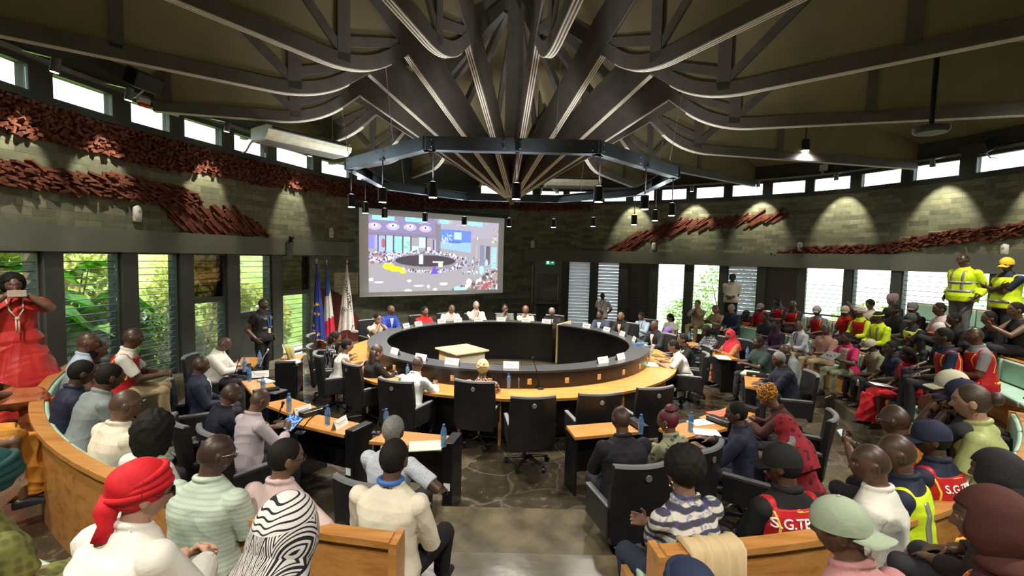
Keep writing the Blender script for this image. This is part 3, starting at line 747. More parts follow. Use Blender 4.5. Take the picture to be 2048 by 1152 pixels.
# ------------------------------------------------------------------ side desks of the outer ring
SD0 = None
def side_desk(phi, R, label, turn=0, xy=None):
    global SD0
    if SD0 is None:
        e = D.objects.new('side_desk', None); COL.objects.link(e)
        b = MB(); b.prism([(-.50,-.17),(.34,-.17),(.34,.20),(-.46,.20)], .70, .735); b.build('worktop', M_WOOD, e)
        b = MB(); b.box(.355,.47,-.17,.17,0,.80, bev=.01); b.build('power_column', M_BLACK, e)
        b = MB(); b.box(-.44,.35,.165,.19,.15,.70); b.build('front_panel', M_BLACK, e)
        b = MB(); b.box(-.47,-.44,-.12,.19,0,.70); b.build('side_panel', M_BLACK, e)
        b = MB(); b.box(.375,.445,-.178,-.172,.28,.36); b.build('label_plate', M_WHITE, e)
        SD0 = e; c = e
    else: c = copy_tree(SD0)
    p = pol(phi, R) if xy is None else xy
    c.location = (p[0], p[1], 0); c.rotation_euler = (0,0,face_centre(p)+rad(turn)); return tag(c, label, 'desk', 'small side desks')
DESKS = []
for px, py, lab in [(835,882,'small wooden side desk left of the aisle with a green folder on it'),(665,853,'small wooden side desk in front of the man holding a tablet'),(590,818,'small wooden side desk third from the aisle on the left'),
                    (520,775,'small wooden side desk with laptop and papers beside the navy suited man'),(490,727,'small wooden side desk in front of the man in white by the left window'),
                    (578,722,'farthest left side desk carrying upright leaflets near the security guard'),(1215,860,'small side desk before the bald man in a dark suit'),(1395,858,'small side desk with papers between the woman with red hair and the man in navy'),(1462,832,'small wooden side desk with red folders and papers'),
                    (1515,765,'small wooden side desk with stacked white papers in front of the man in green'),(1440,710,'small wooden side desk with papers beside the woman in the red headscarf'),(1392,690,'small wooden side desk by the man in the checked shirt')]:
    p = atz(px, py, .72); DESKS.append(side_desk(0, 0, lab, xy=(p.x, p.y)))
# ------------------------------------------------------------------ people: generator
def vec(*a): return Vector(a)
def smooth01(x): x = np.clip(x, 0, 1); return x*x*(3-2*x)
_HV = None
def head_verts():
    global _HV
    if _HV is not None: return _HV
    n, m = 44, 34; V = [(0,0,-1.0)]
    for i in range(1, m):
        a = -PI/2+PI*i/m
        for j in range(n):
            w = 2*PI*j/n; V.append((math.cos(a)*math.cos(w), math.cos(a)*math.sin(w), math.sin(a)))
    V.append((0,0,1.0)); V = np.array(V); Lx = len(V)-1
    Fs = [(0,1+(j+1)%n,1+j) for j in range(n)]+[(1+i*n+j,1+i*n+(j+1)%n,1+(i+1)*n+(j+1)%n,1+(i+1)*n+j) for i in range(m-2) for j in range(n)]+[(1+(m-2)*n+j,1+(m-2)*n+(j+1)%n,Lx) for j in range(n)]
    x, y, z = V.T; X, Y, Z = x*.077, y*.097, z*.116
    lo = smooth01(-z*1.05)
    X = X*(1-.30*lo); fr = smooth01(y*1.5+.2); bk = 1-fr
    Y = np.where(y > 0, Y*(1-.10*lo), Y*(1-.42*smooth01((-z-.1)*1.4)))
    Y = Y+.008*lo*fr
    f = smooth01((Y-.02)/.05)
    g = lambda a, s: np.exp(-(a/s)**2)
    Y = Y-.010*f*g(np.abs(X)-.045, .03)*smooth01((.04-Z)/.1)
    Y = Y+f*(.006*g(Z-.026,.010)*g(X,.05) - .010*g(np.abs(X)-.031,.015)*g(Z-.006,.012))
    Y = Y+f*.026*g(X,.0125)*smooth01((.018-Z)/.05)*smooth01((Z+.042)/.010)
    Y = Y+f*(.004*g(np.abs(X)-.013,.009)*g(Z+.034,.008))
    Y = Y+f*.008*g(X,.024)*(g(Z+.054,.006)+g(Z+.068,.006)); Y = Y+f*.008*g(X,.022)*g(Z+.102,.014)
    _HV = (np.stack([X,Y,Z],1), Fs); return _HV
def add_np(mb, V, Fs, M=None, mi=0):
    if M is not None:
        A = np.array(M); V = V@A[:3,:3].T+A[:3,3]
    o = len(mb.v); mb.v += [tuple(q) for q in V]; mb.f += [tuple(i+o for i in f) for f in Fs]; mb.mi += [mi]*len(Fs)
def ik(S, T, l1, l2, pole):
    d = T-S; L = d.length
    mx = (l1+l2)*.985
    if L > mx: T = S+d*(mx/L); d = T-S; L = mx
    a = (l1*l1-l2*l2+L*L)/(2*L); h = math.sqrt(max(0, l1*l1-a*a)); u = d.normalized()
    p = pole-u*pole.dot(u)
    if p.length < 1e-4: p = u.orthogonal()
    return S+u*a+p.normalized()*h, T
def ring_e(c, ax, ay, rx, ry, n=20, sq=2.3):
    out = []
    for j in range(n):
        w = 2*PI*j/n; cx, sy = math.cos(w), math.sin(w)
        out.append(c+ax*(rx*math.copysign(abs(cx)**(2/sq), cx))+ay*(ry*math.copysign(abs(sy)**(2/sq), sy)))
    return out
WPZ = (1.10, 1.165, 1.30)
SKINS = {'d1': (.074,.037,.024), 'd2': (.108,.056,.036), 'd3': (.155,.084,.054), 'd4': (.23,.13,.085), 'l1': (.50,.30,.22), 'l2': (.40,.23,.16)}
def m_skin():
    t = NT('skin'); a = t.n('ShaderNodeAttribute'); a.attribute_name = 'Col'; v = t.tex('Object')
    n = t.noise(v, 30, 3)
    c = t.mix(.25, a.outputs['Color'], t.ramp(n, [(.35, (.75,.72,.7)), (.65, (1,1,1))]).outputs[0], 'MULTIPLY')
    t.bsdf(c, .42, 0, .45, t.noise(v, 160, 2), .08, .002); return t.m
M_SKIN = m_skin()
def cloth(name, col, kind='plain', col2=None, rough=.8, scale=1.0, sheen=0):
    if name in MATS: return MATS[name]
    t = NT(name); at = t.n('ShaderNodeAttribute'); at.attribute_name = 'rest'; r = at.outputs['Vector']
    n = t.noise(r, 6, 3); w = t.noise(r, 260, 2); f2 = t.noise(r, 11, 4, .6, 1.4)
    base = t.ramp(n, [(.3, sc(col, .9)), (.7, sc(col, 1.08))]).outputs[0]
    c2 = col2 or sc(col, .5)
    sx = t.n('ShaderNodeSeparateXYZ'); t.l(r, sx.inputs[0])
    def band(v, period, duty): return t.math('LESS_THAN', t.math('FRACT', t.math('DIVIDE', v, period)), duty)
    m = None
    if kind == 'hstripe': m = band(sx.outputs[2], .028*scale, .4)
    elif kind == 'vstripe': m = band(sx.outputs[0], .02*scale, .35)
    elif kind == 'check': m = t.math('MULTIPLY', t.math('ADD', band(sx.outputs[0], .05*scale, .4), band(sx.outputs[2], .05*scale, .4)), .5)
    elif kind in ('dots', 'rings', 'print', 'leopard', 'floral', 'lace', 'scales'):
        vo = t.n('ShaderNodeTexVoronoi', feature='F1'); vo.inputs['Scale'].default_value = {'dots': 38, 'rings': 22, 'print': 14, 'leopard': 45, 'floral': 16, 'lace': 30, 'scales': 24}[kind]/scale
        vo.inputs['Randomness'].default_value = .15 if kind in ('dots', 'rings', 'scales') else 1
        t.l(r, vo.inputs['Vector']); d = vo.outputs['Distance']
        if kind == 'dots': m = t.math('LESS_THAN', d, .33)
        elif kind == 'rings': m = t.math('LESS_THAN', t.math('ABSOLUTE', t.math('SUBTRACT', d, .38)), .09)
        elif kind == 'leopard': m = t.math('LESS_THAN', t.math('ABSOLUTE', t.math('SUBTRACT', d, .42)), .16)
        elif kind == 'print': m = t.math('LESS_THAN', t.math('FRACT', t.math('MULTIPLY', d, 5)), .5)
        elif kind == 'floral': m = t.ramp(t.math('ADD', d, t.math('MULTIPLY', f2, .4)), [(.45, (1,1,1)), (.62, (0,0,0))]).outputs[0]
        elif kind == 'scales': m = t.ramp(d, [(.3, (0,0,0)), (.6, (1,1,1))]).outputs[0]
        else: m = t.math('LESS_THAN', d, .3)
    elif kind == 'waxprint':
        vo = t.n('ShaderNodeTexVoronoi', feature='DISTANCE_TO_EDGE'); vo.inputs['Scale'].default_value = 30; t.l(r, vo.inputs['Vector'])
        cells = t.math('LESS_THAN', vo.outputs['Distance'], .10)
        at2 = t.math('ARCTAN2', sx.outputs[0], sx.outputs[1]); z_ = sx.outputs[2]
        ph = t.math('MULTIPLY', at2, 22/6.2832); fr = t.math('ABSOLUTE', t.math('SUBTRACT', t.math('FRACT', ph), .5))
        zz = t.math('DIVIDE', t.math('SUBTRACT', z_, WPZ[1]), WPZ[2]-WPZ[1])
        drop = t.math('ABSOLUTE', t.math('SUBTRACT', t.math('ADD', fr, t.math('MULTIPLY', t.math('ABSOLUTE', t.math('SUBTRACT', zz, .5)), .55)), .30))
        petals = t.math('LESS_THAN', t.math('FRACT', t.math('MULTIPLY', drop, 9)), .42)
        lines = t.math('LESS_THAN', t.math('FRACT', t.math('ADD', t.math('MULTIPLY', z_, 62), t.math('MULTIPLY', t.math('SINE', t.math('MULTIPLY', at2, 22)), .25))), .30)
        bars = t.math('LESS_THAN', t.math('FRACT', t.math('MULTIPLY', at2, 30)), .5)
        edge = t.math('LESS_THAN', t.math('FRACT', t.math('MULTIPLY', z_, 26)), .38)
        def sel(c, a, b): 
            d = t.math('SUBTRACT', b, a); return t.math('ADD', a, t.math('MULTIPLY', c, d))
        m = sel(t.math('GREATER_THAN', z_, WPZ[0]), cells, t.math('MAXIMUM', edge, t.math('MULTIPLY', bars, 0)))
        m = sel(t.math('GREATER_THAN', z_, WPZ[1]), m, petals); m = sel(t.math('GREATER_THAN', z_, WPZ[2]), m, lines)
    elif kind == 'tiedye':
        wv = t.n('ShaderNodeTexWave', bands_direction='Z'); wv.inputs['Scale'].default_value = 5/scale; wv.inputs['Distortion'].default_value = 5; wv.inputs['Detail'].default_value = 3; t.l(r, wv.inputs['Vector'])
        m = t.ramp(wv.outputs['Fac'], [(.35, (0,0,0)), (.62, (1,1,1))]).outputs[0]
    c = base if m is None else t.mix(m, base, c2)
    if kind == 'tiedye': c = t.mix(t.math('MULTIPLY', t.math('GREATER_THAN', f2, .55), .55), c, (.06,.07,.26))
    h = t.math('ADD', t.math('MULTIPLY', w, .12), t.math('MULTIPLY', f2, 1.0))
    b = t.bsdf(c, rough, 0, .25, h, .4, .012)
    if sheen: b.inputs['Sheen Weight'].default_value = sheen
    t.m['clothmat'] = 1; MATS[name] = t.m; return t.m
M_HAIR = simple('black hair', (.010,.008,.007), .75, spec=.2, var=.3, nscale=60, bump=.5, bscale=120)
M_HAIRG = simple('grey hair', (.20,.19,.18), .6, var=.3, nscale=60, bump=.4, bscale=120)
M_HAIRB = simple('brown hair', (.045,.026,.016), .5, var=.3, nscale=60, bump=.4, bscale=120)
M_HAIRR = simple('auburn hair', (.20,.075,.04), .5, var=.3, nscale=60, bump=.4, bscale=120)
M_HAIRRD = simple('red tinted braids', (.11,.012,.018), .5, var=.4, nscale=80, bump=.5, bscale=120)
PENDING = []      # (object, kind, info)
PEOPLE = []
def rawobj(mb, name, m, parent, vox, smooth_it, info, kind):
    o = mb.build(name, m, parent)
    r = o.modifiers.new('r', 'REMESH'); r.mode = 'VOXEL'; r.voxel_size = vox; r.use_smooth_shade = True
    s = o.modifiers.new('s', 'SMOOTH'); s.factor = .5; s.iterations = smooth_it
    PENDING.append((o, kind, info)); return o
def hand(mb, wrist, d, palm, side, sc_=1.0, curl=.5):
    d = d.normalized(); palm = (palm-d*palm.dot(d)).normalized(); x = d.cross(palm).normalized()*side   # x: towards the thumb
    L = .088*sc_
    rings = [ring_e(wrist+d*(L*t), x, palm, rx*sc_, ry*sc_, 12) for t, rx, ry in ((-.15,.026,.019),(.2,.031,.017),(.6,.039,.016),(1.0,.041,.013),(1.1,.036,.009))]
    mb.loft(rings)
    for k, (off, ln) in enumerate(((.031,.072),(.0105,.08),(-.0105,.074),(-.031,.058))):
        p = wrist+d*L*.95+x*off*sc_; pts = [p]; dir_ = (d+x*off*1.5).normalized(); c = curl*(1+.12*k)
        for q in range(3):
            ang = c*(.55 if q == 0 else .6)
            dir_ = (dir_*math.cos(ang)+palm*math.sin(ang)).normalized(); p = p+dir_*(ln*sc_*(.42,.33,.25)[q]); pts.append(p)
        mb.tube(pts, [.0098*sc_,.0092*sc_,.0085*sc_,.0065*sc_], 8)
    p = wrist+d*L*.30+x*.028*sc_; t1 = (d*.55+x*.75+palm*.35).normalized(); p1 = p+t1*.04*sc_; t2 = (d*.9+x*.25+palm*.5).normalized()
    mb.tube([p-t1*.01, p1, p1+t2*.034*sc_, p1+t2*.054*sc_], [.015*sc_,.0115*sc_,.010*sc_,.0075*sc_], 8)
def shoe_mesh(mb, a, d, sc_=1.0):
    # a: ankle point, d: forward direction (horizontal)
    x = vec(d.y,-d.x,0); up = vec(0,0,1); fl = a-up*(.075*sc_)
    rings = []
    for t, w, h in ((-.07,.026,.05),(-.05,.036,.085),(.0,.040,.095),(.06,.042,.07),(.12,.047,.05),(.17,.042,.038),(.20,.022,.022)):
        c = fl+d*(t*sc_); rings.append([c+x*(w*sc_*math.cos(q))+up*(max(0, math.sin(q))*h*sc_+.002) for q in [2*PI*j/12 for j in range(12)]])
    mb.loft(rings)
def fold(V, amp, seed, sc_=1.0):
    r = np.random.RandomState(seed); out = np.zeros(len(V))
    for k, (f, a) in enumerate(((14,1.0),(23,.7),(38,.45),(60,.22))):
        d1 = r.normal(size=3); d1 /= np.linalg.norm(d1); d2 = r.normal(size=3); d2 /= np.linalg.norm(d2)
        w_ = np.sin(V@d1*f*sc_+1.8*np.sin(V@d2*f*.5*sc_+r.uniform(0,6))+r.uniform(0,6))
        msk = .5+.5*np.sin(V@r.normal(size=3)*7+r.uniform(0,6))
        out += a*(.5*w_+((1-2*np.abs(w_)**.8)*.85*msk if f < 30 else 0))
    return out*amp
def person(px, py, label, pose='sit', fl=0.0, z=None, R=None, far=False, Dy=None, turn=0, face=None, lean=8, side=0, yaw=0, pitch=8, arms='lap', arms2=None, w=1.0, skin='d2', hair='short', hm=None,
           top='tee', tm=None, bottom='trousers', bm=None, vest=None, collar=True, woman=False, stubble=True, sc_=1.0, extras=(), belly=0, chair=None, loose=0.0, seat=.45, hand_curl=.5, knee_out=.10, leg_f=.42, shoes=None, kz=None, xyz=None, sat=1):
    crown_z = z if z is not None else fl+(seat+.885 if pose == 'sit' else 1.74)
    if xyz is not None: T = Vector(xyz)
    elif R is not None: T = atR(px, py, R, far)
    elif Dy is not None: T = atY(px, py, Dy)
    else: T = atz(px, py, crown_z)
    # local skeleton
    if pose == 'stand': s = sc_*1.0
    else: s = sc_
    hz = (seat+.09 if pose == 'sit' else .93*s)
    RL = Matrix.Rotation(rad(-lean), 3, 'X') @ Matrix.Rotation(rad(side), 3, 'Y')
    Pv = vec(0,0,hz)
    def tf(x, y, zz): return Pv+RL@vec(x*s, y*s, zz*s)
    N = tf(0,-.005,.50)
    RH = Matrix.Rotation(rad(yaw), 3, 'Z') @ Matrix.Rotation(rad(-(pitch)), 3, 'X')
    nk = Matrix.Rotation(rad(-(lean*.6+pitch*.35)), 3, 'X') @ vec(0,.02,.042)*s
    hs = s*1.04
    hc = N+nk+RH@vec(0,.012,.098)*hs
    HM = (Matrix.Translation(hc) @ RH.to_4x4() @ Matrix.Scale(hs, 4))
    ex_off = max([getattr(x, 'top', 0) for x in extras]+[{'afrobig': .045, 'bigcurly': .025, 'curly': .02, 'afroshort': .018, 'topbun': .05}.get(hair, .006)])
    crown = hc+RH@vec(0,-.012 if ex_off > .015 else 0,.116+ex_off)*hs
    dist = max(1.2, T.y)
    if pose == 'sit':
        dz = (T.z-fl)-crown.z
    else: dz = 0
    heading = (face_centre(T) if face is None else rad(face))+rad(turn)
    RZ_ = Matrix.Rotation(heading, 3, 'Z'); cw = RZ_@crown
    base = vec(T.x-cw.x, T.y-cw.y, fl if pose == 'sit' else T.z-crown.z)
    if pose == 'stand': fl2 = base.z
    shift = vec(0,0,dz)
    Pv = Pv+shift; hz += dz; N = N+shift; hc = hc+shift; HM.translation = hc
    root = empty('person', base, heading, label, 'person')
    vox = min(.015, max(.0056, dist*.00128))
    sw = (.172 if woman else .186)*(.5+.5*w)
    A = {}
    arms_ = {1: arms, -1: arms2 or arms}
    Hd = RH@vec(0,1,0)
    for sd in (-1, 1):
        S = tf(sd*sw, -.012, .405); k = arms_[sd]
        fwd = N.y
        pole = vec(sd*.55,-.35,-.6); palm = vec(0,0,-1); curl = hand_curl
        if k == 'lap': Wt = vec(sd*.11, .30+.2*fwd, hz+.075); palm = vec(-sd*.2,0,-1)
        elif k == 'clasp': Wt = vec(sd*.055, .30+.3*fwd, hz+.13); palm = vec(-sd,.2,-.5); curl = 1.0
        elif k == 'table': Wt = vec(sd*.16, .36+fwd*.8, fl*0+.80); palm = vec(0,0,-1); curl = .35
        elif k == 'tablemid': Wt = vec(sd*.06, .36+fwd*.8, .80); palm = vec(-sd*.4,0,-1); curl = .6
        elif k == 'hold': Wt = vec(sd*.12, .34+.5*fwd, hz+.24); palm = vec(-sd*.6,.0,.5); curl = .7; pole = vec(sd*.7,-.2,-.6)
        elif k == 'crossed': Wt = N+vec(-sd*.13, .20, -.27+(.03 if sd > 0 else 0)); pole = vec(sd*1,-.1,-.5); palm = vec(0,-1,.2); curl = .4
        elif k == 'chin': Wt = hc+RH@vec(sd*.02,.115,-.15); pole = vec(sd*.4,.3,-1); palm = vec(-sd*.5,-1,0); curl = 1.1
        elif k == 'mouth': Wt = hc+RH@vec(sd*.035,.13,-.125); pole = vec(sd*.8,.2,-1); palm = vec(-sd*1,-.3,0); curl = .9
        elif k == 'phone': Wt = hc+RH@vec(sd*.10,.19,-.10); pole = vec(sd*1,-.1,-.9); palm = vec(-sd*.6,-.2,.3); curl = .9
        elif k == 'phonelow': Wt = vec(sd*.05, .40+.4*fwd, hz+.34); palm = vec(-sd*.5,-.3,.6); curl = .9
        elif k == 'hang': Wt = vec(sd*.26, .05, hz-.02); pole = vec(sd*.3,-1,0); palm = vec(-sd,0,0); curl = .5
        elif k == 'hips': Wt = vec(sd*.20, -.02, hz+.05); pole = vec(sd*1,-.4,0); palm = vec(-sd,.2,0); curl = .9
        elif k == 'behind': Wt = vec(sd*.10, -.16, hz+.0); pole = vec(sd*1,-.6,0); palm = vec(0,-1,0); curl = .6
        elif k == 'front': Wt = vec(-sd*.02+sd*.06, .20+belly, hz+.07); pole = vec(sd*.55,-.9,-.3); palm = vec(-sd*.3,-1,0); curl = .7
        elif k == 'raise': Wt = S+vec(sd*.12,.22,.36); pole = vec(sd*.8,.2,-.6); palm = vec(-sd,.2,0); curl = .4
        elif k == 'rest': Wt = S+vec(sd*.20,.20,-.27); pole = vec(sd*1,-.6,-.2); palm = vec(-sd*.2,0,-1); curl = .6
        elif k == 'kneeup': Wt = vec(sd*.06, .44, hz+.16); palm = vec(-sd,.1,-.4); curl = 1.0
        elif k == 'down': Wt = vec(sd*.25,.10,hz+.02); pole = vec(sd*.4,-1,0); palm = vec(-sd,0,0); curl = .5
        else: Wt = Vector(k)+vec(0,0,0); palm = vec(-sd*.5,0,-1)
        E, Wt = ik(S, Wt, .285*s, .25*s, pole); A[sd] = (S, E, Wt, palm, curl)
    # legs
    Lg = {}
    for sd in (-1, 1):
        H = Pv+vec(sd*.09, .01, -.03)
        if pose == 'sit':
            K = vec(sd*(knee_out+.03), leg_f+.02, max(.36, (hz-.09)*1.0+.06 if kz is None else kz)); Ak = vec(sd*knee_out, leg_f+.02+(.04 if sd > 0 else -.03), .085)
        else:
            K = vec(sd*.10, .03, hz*.53); Ak = vec(sd*.12, -.02, .085)
        Lg[sd] = (H, K, Ak)
    TR = [(-.10,.162,.120),(0,.170,.125),(.11,.152,.112),(.23,.158,.115),(.33,.178,.118),(.39,.176,.106),(.43,.158,.092),(.465,.112,.078),(.495,.072,.066),(.53,.058,.058)]
    if woman: TR = [(-.10,.17,.125),(0,.176,.128),(.11,.142,.108),(.23,.146,.115),(.33,.158,.128),(.39,.156,.102),(.43,.136,.086),(.465,.096,.072),(.495,.064,.06),(.53,.052,.052)]
    ax, ay = RL@vec(1,0,0), RL@vec(0,1,0)
    def torso(mb, dl, z0=-.2, z1=.6, hem=0):
        rings = []
        for (q, rx, ry) in TR:
            if z0 <= q <= z1:
                g = w if q < .4 else .5+.5*w
                bl = belly*math.exp(-((q-.1)/.12)**2)
                d_ = dl+(hem if q < .05 else hem*.5 if q < .2 else 0)
                rings.append(ring_e(tf(0, bl*.6, q), ax, ay, (rx*g)*s+d_, (ry*g+bl*.6)*s+d_, 22))
        mb.loft(rings)
    def arm(mb, sd, dl, f0, f1, flare=0.0):
        S, E, Wt, *_ = A[sd]; pts = []; rr = []
        mb_r = lambda t: (.053*(1-t*2)+.045*t*2 if t < .5 else .046*(2-t*2)+.031*(t*2-1))*(.55+.45*w)*s
        for t in (0,.12,.25,.4,.5,.6,.75,.88,1.0):
            if t < f0-1e-6 or t > f1+1e-6: continue
            p = S.lerp(E, t*2) if t <= .5 else E.lerp(Wt, t*2-1); pts.append(p); rr.append(mb_r(t)+dl+flare*t)
        if f1 not in (0,.12,.25,.4,.5,.6,.75,.88,1.0): pass
        mb.tube(pts, rr, 14); mb.ball(S, (.055*(.55+.45*w)*s+dl))
    # body (one continuous surface)
    b = MB(); HVt, HF = head_verts(); add_np(b, HVt, HF, HM)
    for sd in (-1, 1):
        b.ball((sd*.079,-.008,-.008), .010, .021, .033, n=10, m=8, M=HM)
    b.tube([N-RL@vec(0,0,.05)*s, N+nk*.5, hc+RH@vec(0,-.018,-.05)*hs], [.060*s*(.6+.4*w),.054*s*(.6+.4*w),.054*s], 14)
    torso(b, -.006)
    for sd in (-1, 1):
        arm(b, sd, 0, 0, 1.0); S, E, Wt, palm, curl = A[sd]; hand(b, Wt, Wt-E, palm, sd, s*(.93 if woman else 1.02), curl)
        H, K, Ak = Lg[sd]; b.tube([H,K,Ak], [.075*s,.05*s,.036*s], 12); b.ball(K, .05*s); b.tube([Ak-vec(0,.03,.03), Ak+vec(0,.05,-.05), Ak+vec(0,.13,-.06)], [.033,.03,.022], 8)
    info = dict(HM=HM, skin=SKINS[skin], hair=hair, stubble=stubble, hs=hs, RL=RL, P=Pv.copy(), seed=len(PEOPLE)+3, brow=(hm == 'light'))
    body = rawobj(b, 'body', M_SKIN, root, vox, 3, info, 'body')
    G = {}
    vg = vox*1.15
    dl = .012+loose
    def garment(mb, name, m, amp, dl_sm=4): 
        o = rawobj(mb, name, m, root, vg, dl_sm, dict(info, amp=amp), 'cloth'); G[name] = o; return o
    # bottoms
    if bottom in ('trousers', 'shorts'):
        b = MB(); torso(b, dl*.9, -.2, .12)
        for sd in (-1, 1):
            H, K, Ak = Lg[sd]; b.ball(H, .098*s*(.6+.4*w))
            e_ = Ak+vec(0,0,.03) if bottom == 'trousers' else K.lerp(Ak, .1)
            b.tube([H,H.lerp(K,.5),K,K.lerp(e_,.5),e_], [.098*s*(.6+.4*w),.088*s*(.6+.4*w),.07*s,.064*s,.058*s], 14); b.ball(K, .071*s)
        garment(b, bottom, bm or cloth('charcoal trouser cloth', (.025,.025,.03)), .004)
    elif bottom == 'skirt':
        b = MB(); torso(b, dl, -.2, .12)
        if pose == 'sit':
            Km = (Lg[1][1]+Lg[-1][1])/2; Am = (Lg[1][2]+Lg[-1][2])/2
            b.tube([Pv+vec(0,0,-.02), Pv.lerp(Km,.55)+vec(0,0,.01), Km+vec(0,.02,.01)], [.125,.118,.10], 20, sx=1.7); b.ball(Km, .18,.09,.10)
            b.tube([Km, Km.lerp(Am,.5)+vec(0,.02,0), Am+vec(0,.03,.0)], [.10,.11,.125], 20, sx=1.75)
        else:
            b.loft([ring_e(vec(0,0,zz), vec(1,0,0), vec(0,1,0), rx, ry, 28) for zz, rx, ry in ((hz+.05,.16*w,.13*w),(hz-.12,.21*w,.18*w),(hz-.35,.28*w,.25*w),(hz-.62,.35*w,.32*w),(.06,.42*w,.38*w))])
        garment(b, 'skirt', bm or tm, .017)
    # tops
    tops = {'tee': .25, 'long': .88, 'jacket': .88, 'sleeveless': 0, 'half': .4, 'puff': .25}
    if top in tops:
        d2 = dl+(.010 if top == 'jacket' else 0)
        b = MB(); torso(b, d2, -.2, .50, .016)
        for sd in (-1, 1):
            if tops[top] > 0: arm(b, sd, d2+(.002 if top in ('tee', 'half') else 0)+(.02 if top == 'puff' else 0), 0, tops[top], .016 if top in ('tee', 'half', 'puff') else .004)
        if collar:
            c0 = N+nk*.25; cpts = []
            for j in range(17):
                q = 2*PI*j/16; cpts.append(c0+ax*(.068*s*math.cos(q))+ay*(.066*s*math.sin(q))+RL@vec(0,0,-.012*math.sin(q))*s)
            b.tube(cpts, .020*s, 8, cap=False)
        g_ = garment(b, {'tee': 'shirt', 'half': 'shirt', 'long': 'shirt', 'jacket': 'jacket', 'sleeveless': 'top', 'puff': 'dress_top'}[top], tm, .0052)
    if vest is not None:
        b = MB(); torso(b, dl+.013, -.12, .455, .014)
        for sd in (-1, 1): b.ball(tf(sd*sw*.80, -.01, .415), .052*s+dl)
        garment(b, 'vest', vest, .005)
    # shoes
    for sd in (-1, 1):
        b = MB(); shoe_mesh(b, Lg[sd][2], vec(0,1,0), s); autosmooth(recalc(b.build('shoe', shoes or M_SHOE, root)), 60)
    P = dict(root=root, HM=HM, N=N, RL=RL, P=Pv, A=A, G=G, tf=tf, s=s, hs=hs, hc=hc, RH=RH, Lg=Lg, dist=dist, dl=dl, body=body, dec=[], heading=heading, base=base, hz=hz, w=w, sw=sw)
    PEOPLE.append(P)
    make_hair(P, hair, hm)
    for ex in extras: ex(P)
    if chair: chair_at(base.x-math.sin(heading)*-.02, base.y-math.cos(heading)*.02, heading, chair)
    return P
M_SHOE = simple('black shoe leather', (.012,.011,.011), .35)
M_SHOEW = simple('pale shoe', (.45,.42,.38), .5)

